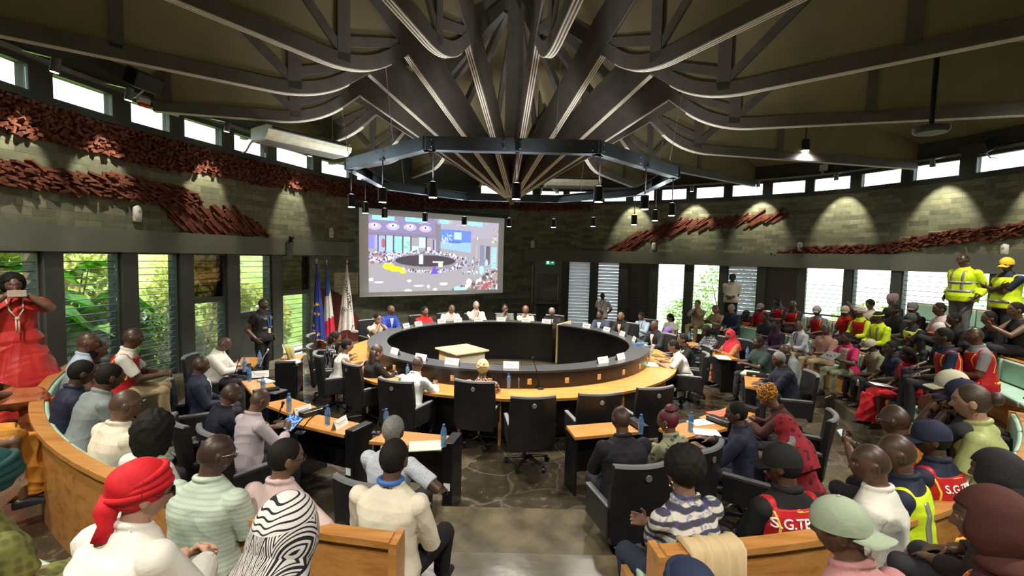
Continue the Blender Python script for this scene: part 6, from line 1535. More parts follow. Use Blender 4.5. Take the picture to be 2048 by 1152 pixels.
for x, y, rx, ry in ((185,855,22,18),(250,880,40,10),(520,870,20,14),(610,920,50,10),(700,930,14,20),(765,960,22,14),(850,905,42,16),(510,970,36,18)): ell(x,y,rx,ry,(.66,.64,.56))
mb = MB()
U0, U1, V0, V1 = .055, .955, .07, .955
for j in range(GH+1):
    for i in range(GW+1): mb.v.append(tuple(sp(U0+(U1-U0)*i/GW, V0+(V1-V0)*j/GH, .006)))
mb.f = [(j*(GW+1)+i, j*(GW+1)+i+1, (j+1)*(GW+1)+i+1, (j+1)*(GW+1)+i) for j in range(GH) for i in range(GW)]; mb.mi = [0]*len(mb.f)
t = NT('projected picture'); a_ = t.n('ShaderNodeAttribute'); a_.attribute_name = 'Col'; e_ = t.n('ShaderNodeEmission'); e_.inputs[1].default_value = SCREEN; t.l(a_.outputs['Color'], e_.inputs[0]); t.l(e_.outputs[0], t.out.inputs[0])
pic = mb.build('projected_picture', t.m, scr); at = pic.data.attributes.new('Col', 'FLOAT_COLOR', 'FACE'); c4 = np.ones((GH*GW,4), np.float32); c4[:,:3] = img.reshape(-1,3); at.data.foreach_set('color', c4.ravel())
mb = MB(); d_ = (TR-TL).normalized(); M = basis((TL+TR)/2-so_+Vector((0,0,.06)), d_, Vector((0,0,1))); L_ = (TR-TL).length; mb.box(-L_/2-.12, L_/2+.12, -.06,.06, -.07,.07, M=M, bev=.01); mb.build('screen_case', M_DMET, scr)
mb = MB(); M = basis((BL+BR)/2-so_, (BR-BL).normalized(), Vector((0,0,1))); mb.box(-(BR-BL).length/2, (BR-BL).length/2, -.018,.012,-.014,.014, M=M); mb.build('bottom_bar', M_WHITE, scr)

# ------------------------------------------------------------------ flags, plaque, red panel
def project(mb, faces2, M, bv, off=.006):  # faces in the local x,z of M, shot along +y
    idx = {}; d = (M.to_3x3()@Vector((0,1,0))).normalized()
    for q in faces2:
        ii = []
        for u, v in q:
            k = (round(u,4), round(v,4))
            if k not in idx:
                hit, *_ = bv.ray_cast(M@Vector((u,-1,v)), d, 2); idx[k] = None
                if hit is not None: mb.v.append(tuple(hit-d*off)); idx[k] = len(mb.v)-1
            ii.append(idx[k])
        if None not in ii and len(set(ii)) > 2: mb.f.append(tuple(ii)); mb.mi.append(0)
def flag(px, ptop, pbot, wl, wr, Y, label, cols, kind):
    b0 = atY(px, ptop, Y); zt = b0.z; zb = atY(px, pbot, Y).z; k = Y/935
    e = empty('flag', (b0.x, b0.y, 0), 0, label, 'flag', 'flags on poles')
    mb = MB(); mb.tube([(0,.0,.0),(0,0,zt-.12)], .014, 8); mb.build('pole', simple('flag pole wood', (.35,.25,.14), .5), e)
    mb = MB(); mb.lathe([(.004,zt-.13),(.018,zt-.12),(.008,zt-.09),(.03,zt-.05),(.003,zt+.03)], 10); mb.build('finial', simple('pale gold finial', (.75,.7,.6), .3, .6), e)
    mb = MB(); mb.lathe([(.17,0),(.17,.02),(.04,.05),(.02,.12)], 16); mb.build('foot', M_DMET, e)
    mb = MB(); n = 60; rows = 26; z0 = zt-.13; xl, xr = (wl-px)*k, (wr-px)*k
    for r_ in range(rows+1):
        t = r_/rows; z = z0+(zb-z0)*t; g = t**.8
        for j in range(n):
            q = 2*PI*j/n; cx = (xl+xr)/2*g+.0; rx = max(.02, (xr-xl)/2*g); ry = .02+.10*g
            f = 1+.16*g*math.sin(7*q+1.3)+.07*math.sin(13*q+t*3)
            mb.v.append((cx+rx*math.cos(q)*f, ry*math.sin(q)*f, z-.05*g*math.sin(2*q+1)*t))
    m_i = lambda t, j: 0
    for r_ in range(rows):
        for j in range(n):
            t = r_/rows+.06*math.sin(2*PI*j/n*1+.5); mb.f.append((r_*n+j, r_*n+(j+1)%n, (r_+1)*n+(j+1)%n, (r_+1)*n+j)); mb.mi.append(0 if len(cols) == 1 else (0 if t < .36 else 1 if t < .68 else 2))
    cl = mb.build('cloth', cols, e, smooth=True); bv = BVHTree.FromPolygons(mb.v, mb.f); I = Matrix.Identity(4)
    if kind == 'stars':
        for u, v in ((-.01,.74),(.10,.75),(-.02,1.0),(-.05,1.12),(-.06,.92),(.03,.60),(.075,.60),(-.055,.62),(.09,1.05)):
            zz = z0-v*(z0-zb)*.86; r = .062; st = []
            P5 = [(u+(r if i%2 == 0 else r*.4)*math.sin(PI*i/5), zz+(r if i%2 == 0 else r*.4)*math.cos(PI*i/5)) for i in range(10)]
            s_ = MB(); project(s_, [[(u,zz), P5[i], P5[(i+1)%10]] for i in range(10)], I, bv)
            if s_.f: s_.build('star', simple('flag star yellow', (.85,.65,.03), .6), cl)
        s_ = MB(); s_.tube([(mb.v[rows*n+j][0]*1.01, mb.v[rows*n+j][1]*1.01, mb.v[rows*n+j][2]) for j in range(n)], .018, 6, cap=False); s_.build('fringe', simple('gold fringe', (.5,.36,.08), .6), cl)
    if kind == 'text':
        fs = text_faces('DEPARTEMENT', .135, 0, -.045); al = rad(12); c0 = (xr*.30, z0*.52+zb*.48); s_ = MB()
        fs2 = [[(c0[0]+u*math.sin(al)+v*math.cos(al), c0[1]-u*math.cos(al)+v*math.sin(al)) for u, v in q] for q in fs]
        project(s_, fs2, I, bv); s_.build('lettering', simple('flag black print', (.04,.04,.05), .7), cl)
        s_ = MB(); em = []
        for ra, w in ((.10,.012),(.06,.02)):
            pts = [(xl*.30+ra*math.cos(q), (z0*.30+zb*.70)+ra*1.2*math.sin(q)) for q in [2*PI*j/16*.8 for j in range(17)]]; em += strip(pts, w, 1)
        em += strip([(xl*.3-.03,z0*.3+zb*.7-.06),(xl*.3,z0*.3+zb*.7+.05),(xl*.3+.03,z0*.3+zb*.7-.04)], .015, 4)
        project(s_, [[(p[0],p[1]) for p in q] for q in em], I, bv); s_.build('emblem', MATS['flag black print'], cl)
    return e
flag(633,518,682,624,651,12.2,'dark blue flag with yellow stars on the left pole', [simple('european blue', (.025,.04,.27), .7)], 'stars')
flag(653,520,676,647,670,12.6,'blue white and red flag on the middle pole', [simple('flag blue', (.03,.11,.36), .7), simple('flag white', (.75,.73,.66), .7), simple('flag red', (.62,.02,.045), .7)], '')
flag(694,520,662,677,708,12.9,'white flag with black lettering and emblem on the right pole', [simple('flag ivory', (.74,.70,.64), .7)], 'text')
def wall_item(name, px, py, label, cat, off=0.0, group=None, kind=None):
    s, z = wz(px, py, off); p, n, d = wp(s, off, z); e = empty(name, p, math.atan2(d.y, d.x)+PI, label, cat, group)   # local +y out of the wall is -n ... see below
    e.rotation_euler[2] = math.atan2(n.y, n.x)-PI/2          # local +y = into the room
    return e
e = wall_item('plaque', 691, 567, 'cream inscribed stone plaque on the wall behind the white flag', 'plaque')
mb = MB(); mb.box(-.42,.42,.0,.03,-.33,.33, bev=.005); mb.build('slab', simple('cream plaque stone', (.52,.48,.30), .5), e)
mb = MB()
for k in range(6):
    w_ = (.18,.30,.12,.33,.36,.2)[k]
    for q in range(int(w_/.04)): mb.box(-w_+q*.08, -w_+q*.08+.055, .03,.033, .2-k*.085, .222-k*.085)
mb.build('inscription_lines', simple('engraved line', (.2,.17,.1), .7), e)
poly = [wz(x, y) for x, y in ((638,575),(676,585),(707,624),(728,648),(718,700),(634,700))]
mb = MB(); k = len(poly); pts = [(wp(s, .02, z)[0], wp(s, 0, z)[0]) for s, z in poly]
mb.v = [tuple(a) for a, b in pts]+[tuple(b) for a, b in pts]; mb.f = [tuple(range(k)), tuple(range(2*k-1, k-1, -1))]+[(i, (i+1)%k, k+(i+1)%k, k+i) for i in range(k)]; mb.mi = [0]*len(mb.f)
tag(recalc(mb.build('red_wall_panel', simple('dark red painted brick', (.14,.022,.018), .7, var=.3, nscale=14, bump=.4, bscale=20))), 'dark red painted wall area behind the flags', 'wall panel')
# ------------------------------------------------------------------ things on walls and ceiling
for px, py, lab in ((272,427,'nearest on the left wall'),(661,465,'left of the screen'),(1065,488,'right of the screen'),(1308,492,'below the diagonal red relief'),(1600,493,'on the red rubble relief'),(2011,500,'above the man in the yellow cap')):
    e = wall_item('wall_siren', px, py, 'white oval alarm siren '+lab, 'siren', 0, 'white wall sirens')
    mb = MB(); mb.box(-.075,.075,0,.05,-.15,.12, bev=.03); mb.ball((0,.03,-.0), .078,.06,.15, 16, 12); autosmooth(mb.build('housing', M_WHITE, e), 60)
    mb = MB(); mb.ball((0,.085,.04), .03,.012,.03, 12, 8); mb.box(-.03,.03,.07,.092,-.09,-.06); mb.build('sounder', simple('pale grey grille', (.45,.45,.45), .5), e)
def ac_unit(loc, rz, label):
    e = empty('air_conditioner', loc, rz, label, 'air conditioner', 'ceiling air conditioners')
    mb = MB(); L = .91
    prof = [(-.33,.14),(.30,.14),(.36,.05),(.33,-.03),(.20,-.12),(-.33,-.12)]
    rings = [[(x, y, z) for y, z in prof] for x in (-L, L)]; mb.loft(rings); recalc(mb.build('casing', simple('ivory ac plastic', (.62,.66,.56), .4), e))
    mb = MB(); mb.box(-L*.9, L*.9, .315,.35,.03,.12); mb.build('air_outlet', M_DMET, e)
    mb = MB()
    for k in range(22): y = -.28+k*.022; mb.box(-L*.92, L*.92, y, y+.008, -.135, -.118)
    mb.build('intake_grille', simple('grey ac grille', (.35,.36,.35), .4, .3), e)
    mb = MB(); mb.box(-L*.9, L*.9, .34,.352,.06,.075); mb.box(-.05,.05,.32,.345,-.0,.015); mb.build('louvre_blade', M_ALU, e)
    mb = MB()
    for x in (-L*.8, L*.8): mb.tube([(x,-.1,.14),(x,-.1,.75)], .008, 6)
    mb.build('hanger_rod', M_ALU, e); 
    mb = MB(); mb.tube([(L-.02,-.2,-.1),(L+.06,-.2,-.16),(L+.06,-.4,-.3),(L+.03,-.6,-.3)], .018, 8); mb.build('drain_pipe', M_WHITE, e); return e
p0_, p1_ = atz(516,252,5.2), atz(686,292,5.2); c_p = (p0_+p1_)/2; dv = p1_-p0_
ac_unit((c_p.x, c_p.y, 5.06), math.atan2(dv.y, dv.x)+PI, 'long ivory air conditioner hanging under the ceiling over the left windows')
q = atY(1144,362,15.6); ac_unit((q.x, q.y, q.z-.06), PI, 'ivory air conditioner hanging under the ceiling right of the cone of struts')
e = wall_item('exit_sign', 1100, 525, 'green lit exit sign over the grey door', 'sign', .06)
mb = MB(); mb.box(-.17,.17,0,.04,-.085,.085, bev=.006); mb.build('sign_box', emis('exit green', (.02,.30,.14), .5), e)
mb = MB(); mb.box(.05,.13,.04,.043,-.055,.055); mb.build('white_field', emis('exit white', (.8,.95,.85), .7), e)
mb = MB(); mb.ball((.09,.045,.035), .011,.002,.011, 10, 6)
for a, b in (((.09,.02),(.085,-.01)),((.085,-.01),(.105,-.045)),((.085,-.01),(.065,-.04)),((.09,.018),(.11,.0)),((.09,.018),(.068,.005))): mb.tube([(a[0],.045,a[1]),(b[0],.045,b[1])], .006, 5)
mb.build('running_figure', MATS['exit green'], e)
mb = MB(); mb.box(-.12,-.04,.04,.043,-.01,.01); mb.add([(-.13,.042,0),(-.09,.042,.04),(-.09,.042,-.04)], [(0,1,2)]); mb.build('arrow', MATS['exit white'], e)
e = wall_item('cable_conduit', 1064, 570, 'thin pale conduit with a red call point beside the grey door', 'conduit', .02)
mb = MB(); mb.tube([(0,.02,-.75),(0,.02,.8)], .022, 8); mb.build('tube', simple('pale conduit', (.45,.42,.38), .5), e)
mb = MB(); mb.box(-.06,.06,0,.05,-.87,-.75, bev=.01); mb.build('call_point', M_RED, e)
e = wall_item('camera_bracket', 571, 485, 'small black dome camera on a bracket standing on the left lintel', 'camera', .12)
mb = MB(); mb.box(-.13,.13,-.05,.16,-.02,.0); mb.box(-.09,.09,-.005,.02,-.4,-.02); mb.build('bracket', M_CONC, e)
mb = MB(); mb.lathe([(.06,0),(.065,.03),(.04,.05),(.04,.08)], 14, M=Matrix.Translation((0,.06,0))); mb.ball((0,.07,.12), .06,.065,.055, 14, 10); autosmooth(mb.build('camera_head', M_DMET, e))
mb = MB(); mb.ball((0,.135,.12), .028,.012,.028, 12, 8); mb.build('camera_lens', M_GLASSD, e)
def speaker(px, py, label, off=.5):
    e = wall_item('loudspeaker', px, py, label, 'loudspeaker', off)
    M = Matrix.Rotation(rad(-25), 4, 'X'); mb = MB(); mb.box(-.24,.24,-.13,.13,-.14,.14, M=M, bev=.02); mb.build('cabinet', M_DMET, e)
    mb = MB(); mb.box(-.22,.22,.13,.137,-.12,.12, M=M); mb.build('grille', simple('speaker grille', (.02,.02,.022), .7), e)
    mb = MB(); mb.tube([(-.1,-.1,-.1),(-.1,-.3,-.22),(-.1,-off,-.22)], .016, 6); mb.build('bracket', M_ALU, e)
speaker(240,152,'black loudspeaker on a bracket over the left clerestory'); speaker(1985,292,'black loudspeaker over the right clerestory')
e = wall_item('strobe_light', 279, 204, 'small red and white alarm light over the left clerestory', 'alarm light', .05)
mb = MB(); mb.box(-.11,.11,0,.08,-.02,.08, bev=.02); mb.build('base', M_WHITE, e); mb = MB(); mb.box(-.1,.1,.0,.1,-.09,-.02, bev=.03); mb.build('lens', M_RED, e)
e = wall_item('emergency_light', 331, 223, 'slim white emergency light over the left clerestory', 'emergency light', .05)
mb = MB(); mb.box(-.19,.19,0,.06,-.04,.04, bev=.01); mb.build('housing', M_WHITE, e); mb = MB(); mb.box(-.17,.17,.06,.066,-.03,.03); mb.build('diffuser', M_PAPER, e)
e = wall_item('wall_sensor', 1650, 342, 'white square sensor above the right clerestory', 'sensor', .1)
mb = MB(); mb.box(-.11,.11,0,.05,-.0,.2, bev=.02); mb.build('housing', M_WHITE, e); mb = MB(); mb.box(-.03,.03,0,.12,-.08,.02); mb.build('foot', M_ALU, e)
e = wall_item('wifi_antenna', 1490, 342, 'round white antenna above the right clerestory', 'antenna', .1)
mb = MB(); mb.ball((0,.05,.06), .15,.03,.12, 9, 8); mb.build('disc', simple('faded white plastic', (.42,.42,.42), .6), e); mb = MB(); mb.tube([(0,0,-.2),(0,.03,.02)], .02, 6); mb.box(-.08,.0,-.02,.05,-.28,-.2); mb.build('stem', M_ALU, e)
q = atY(1862,262,6.2)
e = empty('ceiling_vent', (q.x, q.y, q.z), 0, 'round dark ceiling vent near the upper right', 'vent'); mb = MB(); mb.lathe([(.10,-.03),(.17,-.03),(.19,.0),(.19,.05),(.10,.05)], 24); autosmooth(mb.build('rim', simple('black vent rim', (.05,.05,.055), .4), e)); mb = MB(); mb.lathe([(.005,-.01),(.1,-.01),(.1,.05),(.005,.05)], 20); mb.tube([(0,0,.05),(0,0,1.2)], .03, 8); mb.build('duct', M_BLACK, e)

# ------------------------------------------------------------------ papers, cards, bottles, microphones
M_INK = simple('faint print grey', (.42,.42,.42), .7)
CARD = []
def name_card(p, rz, label, w=.25):
    if not CARD:
        e = D.objects.new('name_card', None); COL.objects.link(e)
        mb = MB(); h = .105; mb.add([(-.125,-.035,0),(.125,-.035,0),(.125,0,h),(-.125,0,h),(-.125,.035,0),(.125,.035,0),(-.125,-.032,0),(.125,-.032,0),(.125,0,h-.006),(-.125,0,h-.006),(-.125,.032,0),(.125,.032,0)], [(0,1,2,3),(3,2,5,4),(6,9,8,7),(9,10,11,8),(0,6,7,1),(4,5,11,10)]); mb.build('card', M_PAPER, e)
        mb = MB(); sl = math.atan2(h, .035)
        for sd in (-1, 1):
            M = Matrix.Rotation(0 if sd < 0 else PI, 4, 'Z') @ Matrix.Translation((0,-.0355,0)) @ Matrix.Rotation(sl, 4, 'X')
            mb.box(-.085,.085,.055,.068,0,.0012, M=M); mb.box(-.06,.06,.034,.041,0,.0012, M=M); mb.box(-.11,-.085,.075,.092,0,.0012, M=M)
        mb.build('print_lines', M_INK, e); CARD.append(e); c = e
    else: c = copy_tree(CARD[0])
    c.location = p; c.rotation_euler = (0,0,rz); return tag(c, label, 'name card', 'white name cards')
CARDS = [(820,656,'leftmost, before the royal blue jacket'),(851,653,'before the woman in the red top'),(893,648,'before the bald man in white'),(923,646,'between the bald man and the grey haired man'),(960,644,'before the grey haired man'),(1003,644,'before the man in the grey suit'),(1050,645,'before the woman in the cream jacket'),(1085,649,'before the older man in black'),
  (1166,656,'first right of the desk gap'),(1194,664,'before the grey blue suit'),(1220,672,'third right of the desk gap'),(1244,682,'fourth right of the desk gap'),
  (794,707,'beside the woman with very long hair'),(834,722,'beside the laptop'),(895,733,'left of the cream headwrap'),(1023,746,'right of the cream headwrap'),(1226,731,'at the right before the bottle row'),(1251,720,'at the right nearest the plastic cups')]
for px, py, lab in CARDS:
    p_ = atz(px, py, 1.036); ph = phi_of(p_); pp = pol(ph, 2.76, 1.036); name_card(pp, face_centre(pp), 'white name card on the desk ledge, '+lab)
for px, py, lab, t_ in ((605,828,'on the side desk with the blue bottle, left',35),(680,853,'beside the bottle near the tablet',40),(521,754,'on the farthest left side desk',20)):
    p_ = atz(px, py, .736); name_card(p_, face_centre(p_)+rad(t_+60), 'small white folded card '+lab)
t = NT('clear blue plastic'); a_ = t.n('ShaderNodeBsdfTransparent'); a_.inputs[0].default_value = (.55,.76,.92,1); g_ = t.n('ShaderNodeBsdfGlossy'); g_.inputs['Roughness'].default_value = .08; d2_ = t.n('ShaderNodeBsdfDiffuse'); d2_.inputs[0].default_value = (.25,.45,.7,1)
m1 = t.n('ShaderNodeMixShader'); m1.inputs[0].default_value = .22; t.l(a_.outputs[0], m1.inputs[1]); t.l(g_.outputs[0], m1.inputs[2]); m2 = t.n('ShaderNodeMixShader'); m2.inputs[0].default_value = .28; t.l(m1.outputs[0], m2.inputs[1]); t.l(d2_.outputs[0], m2.inputs[2]); t.l(m2.outputs[0], t.out.inputs[0]); M_PET = t.m
M_CAPB = simple('blue bottle cap', (.03,.10,.45), .4); M_LABEL = simple('blue bottle label', (.10,.25,.55), .5)
BOT = []
def bottle(p, label, s=1.0):
    if not BOT:
        e = D.objects.new('water_bottle', None); COL.objects.link(e)
        mb = MB(); pr = [(.026,0),(.031,.006)]
        for k in range(7): pr += [(.0315,.012+k*.016),(.0285,.020+k*.016)]
        pr += [(.0315,.125),(.0315,.165),(.030,.178),(.022,.200),(.0135,.214),(.0135,.222)]
        mb.lathe(pr, 18); autosmooth(mb.build('bottle_body', M_PET, e), 70)
        mb = MB(); mb.lathe([(.0155,.220),(.016,.222),(.016,.238),(.014,.240)], 14); mb.build('cap', M_CAPB, e)
        mb = MB(); mb.lathe([(.0322,.128),(.0322,.162)], 18); mb.f = mb.f[:-2]; mb.mi = mb.mi[:-2]; lb = mb.build('paper_label', M_LABEL, e, smooth=True); BOT.append(e); c = e
    else: c = copy_tree(BOT[0])
    c.location = p; c.scale = (s,)*3; return tag(c, label, 'bottle', 'blue water bottles')
for px, py, z, lab in [(1017,777,.756,'left of a pair beside the brown patterned dress'),(1037,776,.756,'right of a pair beside the brown patterned dress'),(1095,768,.756,'alone on the near worktop beside a white microphone'),(1157,762,.756,'on the near worktop behind the second empty chair'),(1208,757,.756,'right on the near worktop, behind the empty chair at x right'),(1234,747,.756,'on the right worktop beside a name card'),(1265,738,.756,'on the right worktop before the plastic cups'),(1278,731,.756,'nearest the plastic cups on the right worktop'),
   (887,893,.80,'on the black column left of the aisle'),(655,850,.80,'on the black column beside the tablet'),(578,824,.80,'on the black column at the third left side desk'),(499,763,.80,'front one of two by the navy suited man'),(489,744,.80,'rear one of two by the navy suited man'),(519,728,.80,'by the man in white at the left window'),(526,787,.80,'between the bald men on the left'),
   (1281,868,.74,'between the dark suit and the red braided hair'),(1381,864,.80,'right of the woman with red braided hair'),(1378,681,.74,'before the person in the checked shirt'),(1418,688,.74,'behind the red headscarf desk'),(1456,702,.74,'before the woman in the red headscarf'),(1494,716,.80,'before the man in dark green'),(1545,800,.80,'behind the orange headwrap'),(772,857,.74,'behind the head of the man in the dotted shirt'),(815,757,.756,'beside the laptop on the near worktop'),(756,684,.756,'on the left worktop by the polka dots')]:
    lab = lab.replace(' at x right', ' turned left'); bottle(atz(px, py, z), 'blue plastic water bottle '+lab)
def mic(p, q, label, head=M_DMET, neck=M_DMET):
    p = Vector(p); q = Vector(q); e = empty('microphone', p, 0, label, 'microphone', 'gooseneck microphones'); d = q-p
    mb = MB(); mb.box(-.05,.05,-.04,.04,0,.025, bev=.008); mb.build('base', M_DMET, e)
    mb = MB(); mb.tube([(0,0,.02), d*.35+Vector((0,0,.05)), d*.75+Vector((0,0,.03)), d], .0065, 7); mb.build('gooseneck', neck, e)
    mb = MB(); mb.ball(d, .018,.018,.024, 10, 8); mb.tube([d-d.normalized()*.06, d], .010, 8); mb.build('capsule', head, e)
for a, z, b, dz, lab, w in [((1081,778),.757,(1065,716),0,'long black gooseneck microphone pointing up from the near worktop',0),((1110,757),.757,(1096,739),0,'white tipped gooseneck microphone on the near worktop, left one',1),((1178,753),.757,(1180,728),0,'white tipped gooseneck microphone on the near worktop, right one',1),((913,762),.757,(884,748),0,'white gooseneck microphone beside the orange can',1),
   ((600,868),.80,(650,815),0,'black gooseneck microphone beside the bottle and tablet',0),((556,846),.80,(566,806),0,'black gooseneck microphone at the third left side desk',0),((470,752),.74,(480,716),0,'black gooseneck microphone by the navy suited man',0),((752,868),.74,(766,822),0,'black gooseneck microphone behind the dotted shirt',0),((520,736),.74,(536,700),0,'pale gooseneck microphone by the left window desk',1),((745,686),.757,(736,671),0,'pale gooseneck microphone on the left worktop',1)]:
    p_ = atz(*a, z); q_ = atY(*b, p_.y); mic(p_, q_, lab, M_WHITE if w else M_DMET, M_WHITE if w else M_DMET)
def slab(name, p, rz, w, d, h, m, label, cat, tilt=(0,0), group=None):
    mb = MB(); mb.box(-w/2,w/2,-d/2,d/2,0,h, bev=min(.004,h*.3)); o = mb.build(name, m); o.location = p; o.rotation_euler = (tilt[0],tilt[1],rz); return tag(o, label, cat, group)
M_GREENP = simple('mint green folder', (.52,.66,.42), .6); M_REDP = simple('red cardboard folder', (.45,.10,.05), .6); M_YELP = simple('yellow paper', (.70,.68,.20), .7); M_BOOK = simple('cream booklet', (.62,.55,.38), .7)
for nm, px, py, z, tw, w, d, h, m, lab in [('folder',850,893,.738,20,.34,.26,.012,M_GREENP,'mint green folder on the side desk left of the aisle'),('paper_stack',1412,866,.738,-35,.30,.21,.014,M_PAPER,'white open papers on the side desk before the navy suit'),('paper_sheet',1400,845,.738,-10,.28,.2,.004,M_PAPER,'white sheet with print behind the open papers'),('folder',1440,830,.738,-15,.30,.22,.025,M_REDP,'red folder with papers beside the orange headwrap'),('folder',1470,842,.738,10,.28,.2,.02,M_REDP,'second red folder under the arm of the orange headwrap'),
   ('paper_stack',1500,748,.738,-20,.36,.26,.03,M_BOOK,'thick cream papers on the right side desk'),('paper_stack',1526,768,.738,-20,.34,.25,.012,M_PAPER,'white papers at the end of the right side desk'),('paper_stack',1445,716,.738,-10,.38,.26,.02,M_PAPER,'white papers before the red headscarf'),('paper_stack',1414,692,.738,0,.26,.18,.03,M_PAPER,'white block of papers before the checked shirt'),
   ('booklet',532,763,.738,20,.30,.14,.02,M_BOOK,'cream booklet beside the two bottles on the left'),('laptop_case',545,783,.738,25,.34,.24,.02,simple('dark grey slate', (.07,.075,.08), .4),'dark grey closed laptop on the left side desk'),('paper_stack',590,724,.738,35,.3,.22,.02,M_PAPER,'white leaflets on the farthest left side desk'),
   ('open_booklet',1303,731,.757,10,.34,.24,.03,M_GREENP,'open green booklet before the woman reading in white'),('phone',1378-6-0,747,.757,30,.08,.15,.009,M_BLACK,'black phone on the worktop edge behind the grey chair edge'),('red_box',1290,706,.757,10,.07,.07,.06,simple('red card box', (.6,.08,.03), .5),'small red box beside the plastic cups'),('notebook',1312,712,.757,15,.24,.17,.015,simple('brown notebook', (.12,.06,.04), .5),'dark brown notebook on the right worktop'),
   ('phone',852,771,.757,-30,.08,.15,.009,simple('orange phone case', (.65,.13,.05), .5),'orange phone in front of the man at the laptop'),('paper_sheet',700,1e3,.7,0,.1,.1,.002,M_PAPER,'')]:
    if not lab: continue
    p_ = atz(px, py, z); slab(nm, p_, face_centre(p_)+rad(tw), w, d, h, m, lab, nm.replace('_', ' '))
# open yellow and white leaflets standing on the far left desk
p_ = atz(572,718,.74); e = empty('leaflet', p_, face_centre(p_)+rad(30), 'upright white and yellow leaflets at the farthest left side desk', 'leaflet')
for k, m in enumerate((M_PAPER, M_YELP, M_PAPER)):
    mb = MB(); M = Matrix.Translation((.02*k,.05*k,0)) @ Matrix.Rotation(rad(-20+18*k), 4, 'Z') @ Matrix.Rotation(rad(12), 4, 'X'); mb.box(-.11,.11,-.001,.001,0,.28, M=M); mb.build('page', m, e)
# laptops, tablet, phones
def laptop(p, rz, label, m, op=112, pic=True):
    e = empty('laptop', p, rz, label, 'laptop'); mb = MB(); mb.box(-.16,.16,-.11,.11,0,.016, bev=.005); mb.build('base', m, e)
    M = Matrix.Translation((0,.11,.014)) @ Matrix.Rotation(rad(op-90), 4, 'X') ; mb = MB(); mb.box(-.16,.16,-.0,.008,0,.215, M=M, bev=.004); s_ = mb.build('lid', m, e)
    mb = MB(); mb.box(-.15,.15,-.0015,-.0005,.01,.205, M=M); mb.build('display', emis('laptop display', (.75,.82,.9), .7), s_)
    mb = MB()
    for r_ in range(5): mb.box(-.14,.14,.0+r_*.018-.02,.014+r_*.018-.02,.016,.018)
    mb.build('keyboard', M_BLACK, e)
p_ = atz(812,752,.757); laptop(p_, face_centre(p_)+rad(25), 'silver laptop open before the bald man in the patterned shirt', M_ALU)
bag = None
def held(P, w, d, h, m, label, name, cat, tilt=40, up=.02, screen=None, fwd=.05):
    R3 = Matrix.Rotation(P['heading'], 3, 'Z'); a = (P['A'][1][2]+P['A'][-1][2])/2+vec(0,fwd,up); q = P['base']+R3@a
    e = empty(name, q, P['heading'], label, cat); M = Matrix.Rotation(rad(tilt), 4, 'X'); mb = MB(); mb.box(-w/2,w/2,-d/2,d/2,-h/2,h/2, M=M, bev=h*.3); mb.build('case', m, e)
    if screen:
        mb = MB(); mb.box(-w*.46,w*.46,-d*.46,d*.46,h/2,h/2+.001, M=M); mb.build('display', screen, e)
def who(s): return next(P for P in PEOPLE if s in P['root']['label'])
t = NT('tablet picture'); v = t.tex('Object'); n_ = t.noise(t.mapping(v, (14,22,14)), 1, 2); cc = t.ramp(n_, [(.45,(.35,.62,.85)),(.52,(.04,.10,.6)),(.62,(.03,.06,.5)),(.66,(.4,.65,.85))], 'CONSTANT'); e_ = t.n('ShaderNodeEmission'); e_.inputs[1].default_value = .5; t.l(cc.outputs[0], e_.inputs[0]); t.l(e_.outputs[0], t.out.inputs[0])
held(who('holding a tablet'), .26,.19,.01, M_BLACK, 'tablet with a blue picture held by the man in pale lilac', 'tablet', 'tablet', 38, .04, t.m, .12)
held(who('filming with a phone'), .165,.012,.08, simple('pale phone case', (.55,.45,.36), .4), 'pale phone held up by the woman in the long red gown', 'phone', 'phone', 0, .03, None, .07)
held(who('magenta and beige'), .33,.23,.014, M_ALU, 'silver laptop on the knees of the woman in magenta', 'laptop', 'laptop', -35, .05, None, .05)
held(who('tan top reading'), .26,.2,.012, simple('olive folder', (.2,.2,.12), .6), 'olive folder held by the pale woman reading', 'folder', 'folder', 35, .04, None, .1)
held(who('behind the man with the navy cap'), .075,.15,.009, M_WHITE, 'white phone held by the man with glasses and shaved head', 'phone', 'phone', 50, .05, emis('phone display', (.6,.8,.8), .5), .06)
held(who('dark strap top'), .075,.15,.009, M_BLACK, 'phone held by the woman at the right edge', 'phone', 'phone', 55, .05, None, .04)
P_ = who('woman in a red dress with long dark hair'); held(P_, .21,.28,.004, M_PAPER, 'white sheet of paper on the lap of the woman in the red dress', 'paper_sheet', 'paper', 5, .05, None, .12)
# loose things
q = atz(1283,718,.757); e = empty('cup_bundle', q, 0, 'bundle of clear plastic wrapped cups on the right worktop', 'plastic cups'); rnd = random.Random(4)
for k in range(9):
    mb = MB(); a = rnd.uniform(0,6.3); r_ = rnd.uniform(.02,.16); M = Matrix.Translation((r_*math.cos(a), r_*math.sin(a), .0)) @ Matrix.Rotation(rnd.uniform(-.35,.35), 4, 'X') @ Matrix.Rotation(rnd.uniform(-.35,.35), 4, 'Y'); mb.lathe([(.028,0),(.040,.10),(.040,.2+.12*rnd.random()),(.036,.34)], 12, M=M); mb.build('cup_stack', M_PET if k % 3 else simple('crinkled clear film', (.55,.58,.62), .15, .3, nscale=40, var=.5), e)
q = atz(912,758,.757); e = empty('drink_can', q, 0, 'tall orange patterned can left of the cream headwrap', 'can'); mb = MB(); mb.lathe([(.028,0),(.033,.006),(.033,.235),(.026,.245)], 18); autosmooth(mb.build('can_body', cloth('orange can print', (.55,.24,.07), 'floral', (.75,.6,.4)), e)); mb = MB(); mb.lathe([(.024,.245),(.026,.25)], 16); mb.build('lid', M_ALU, e)
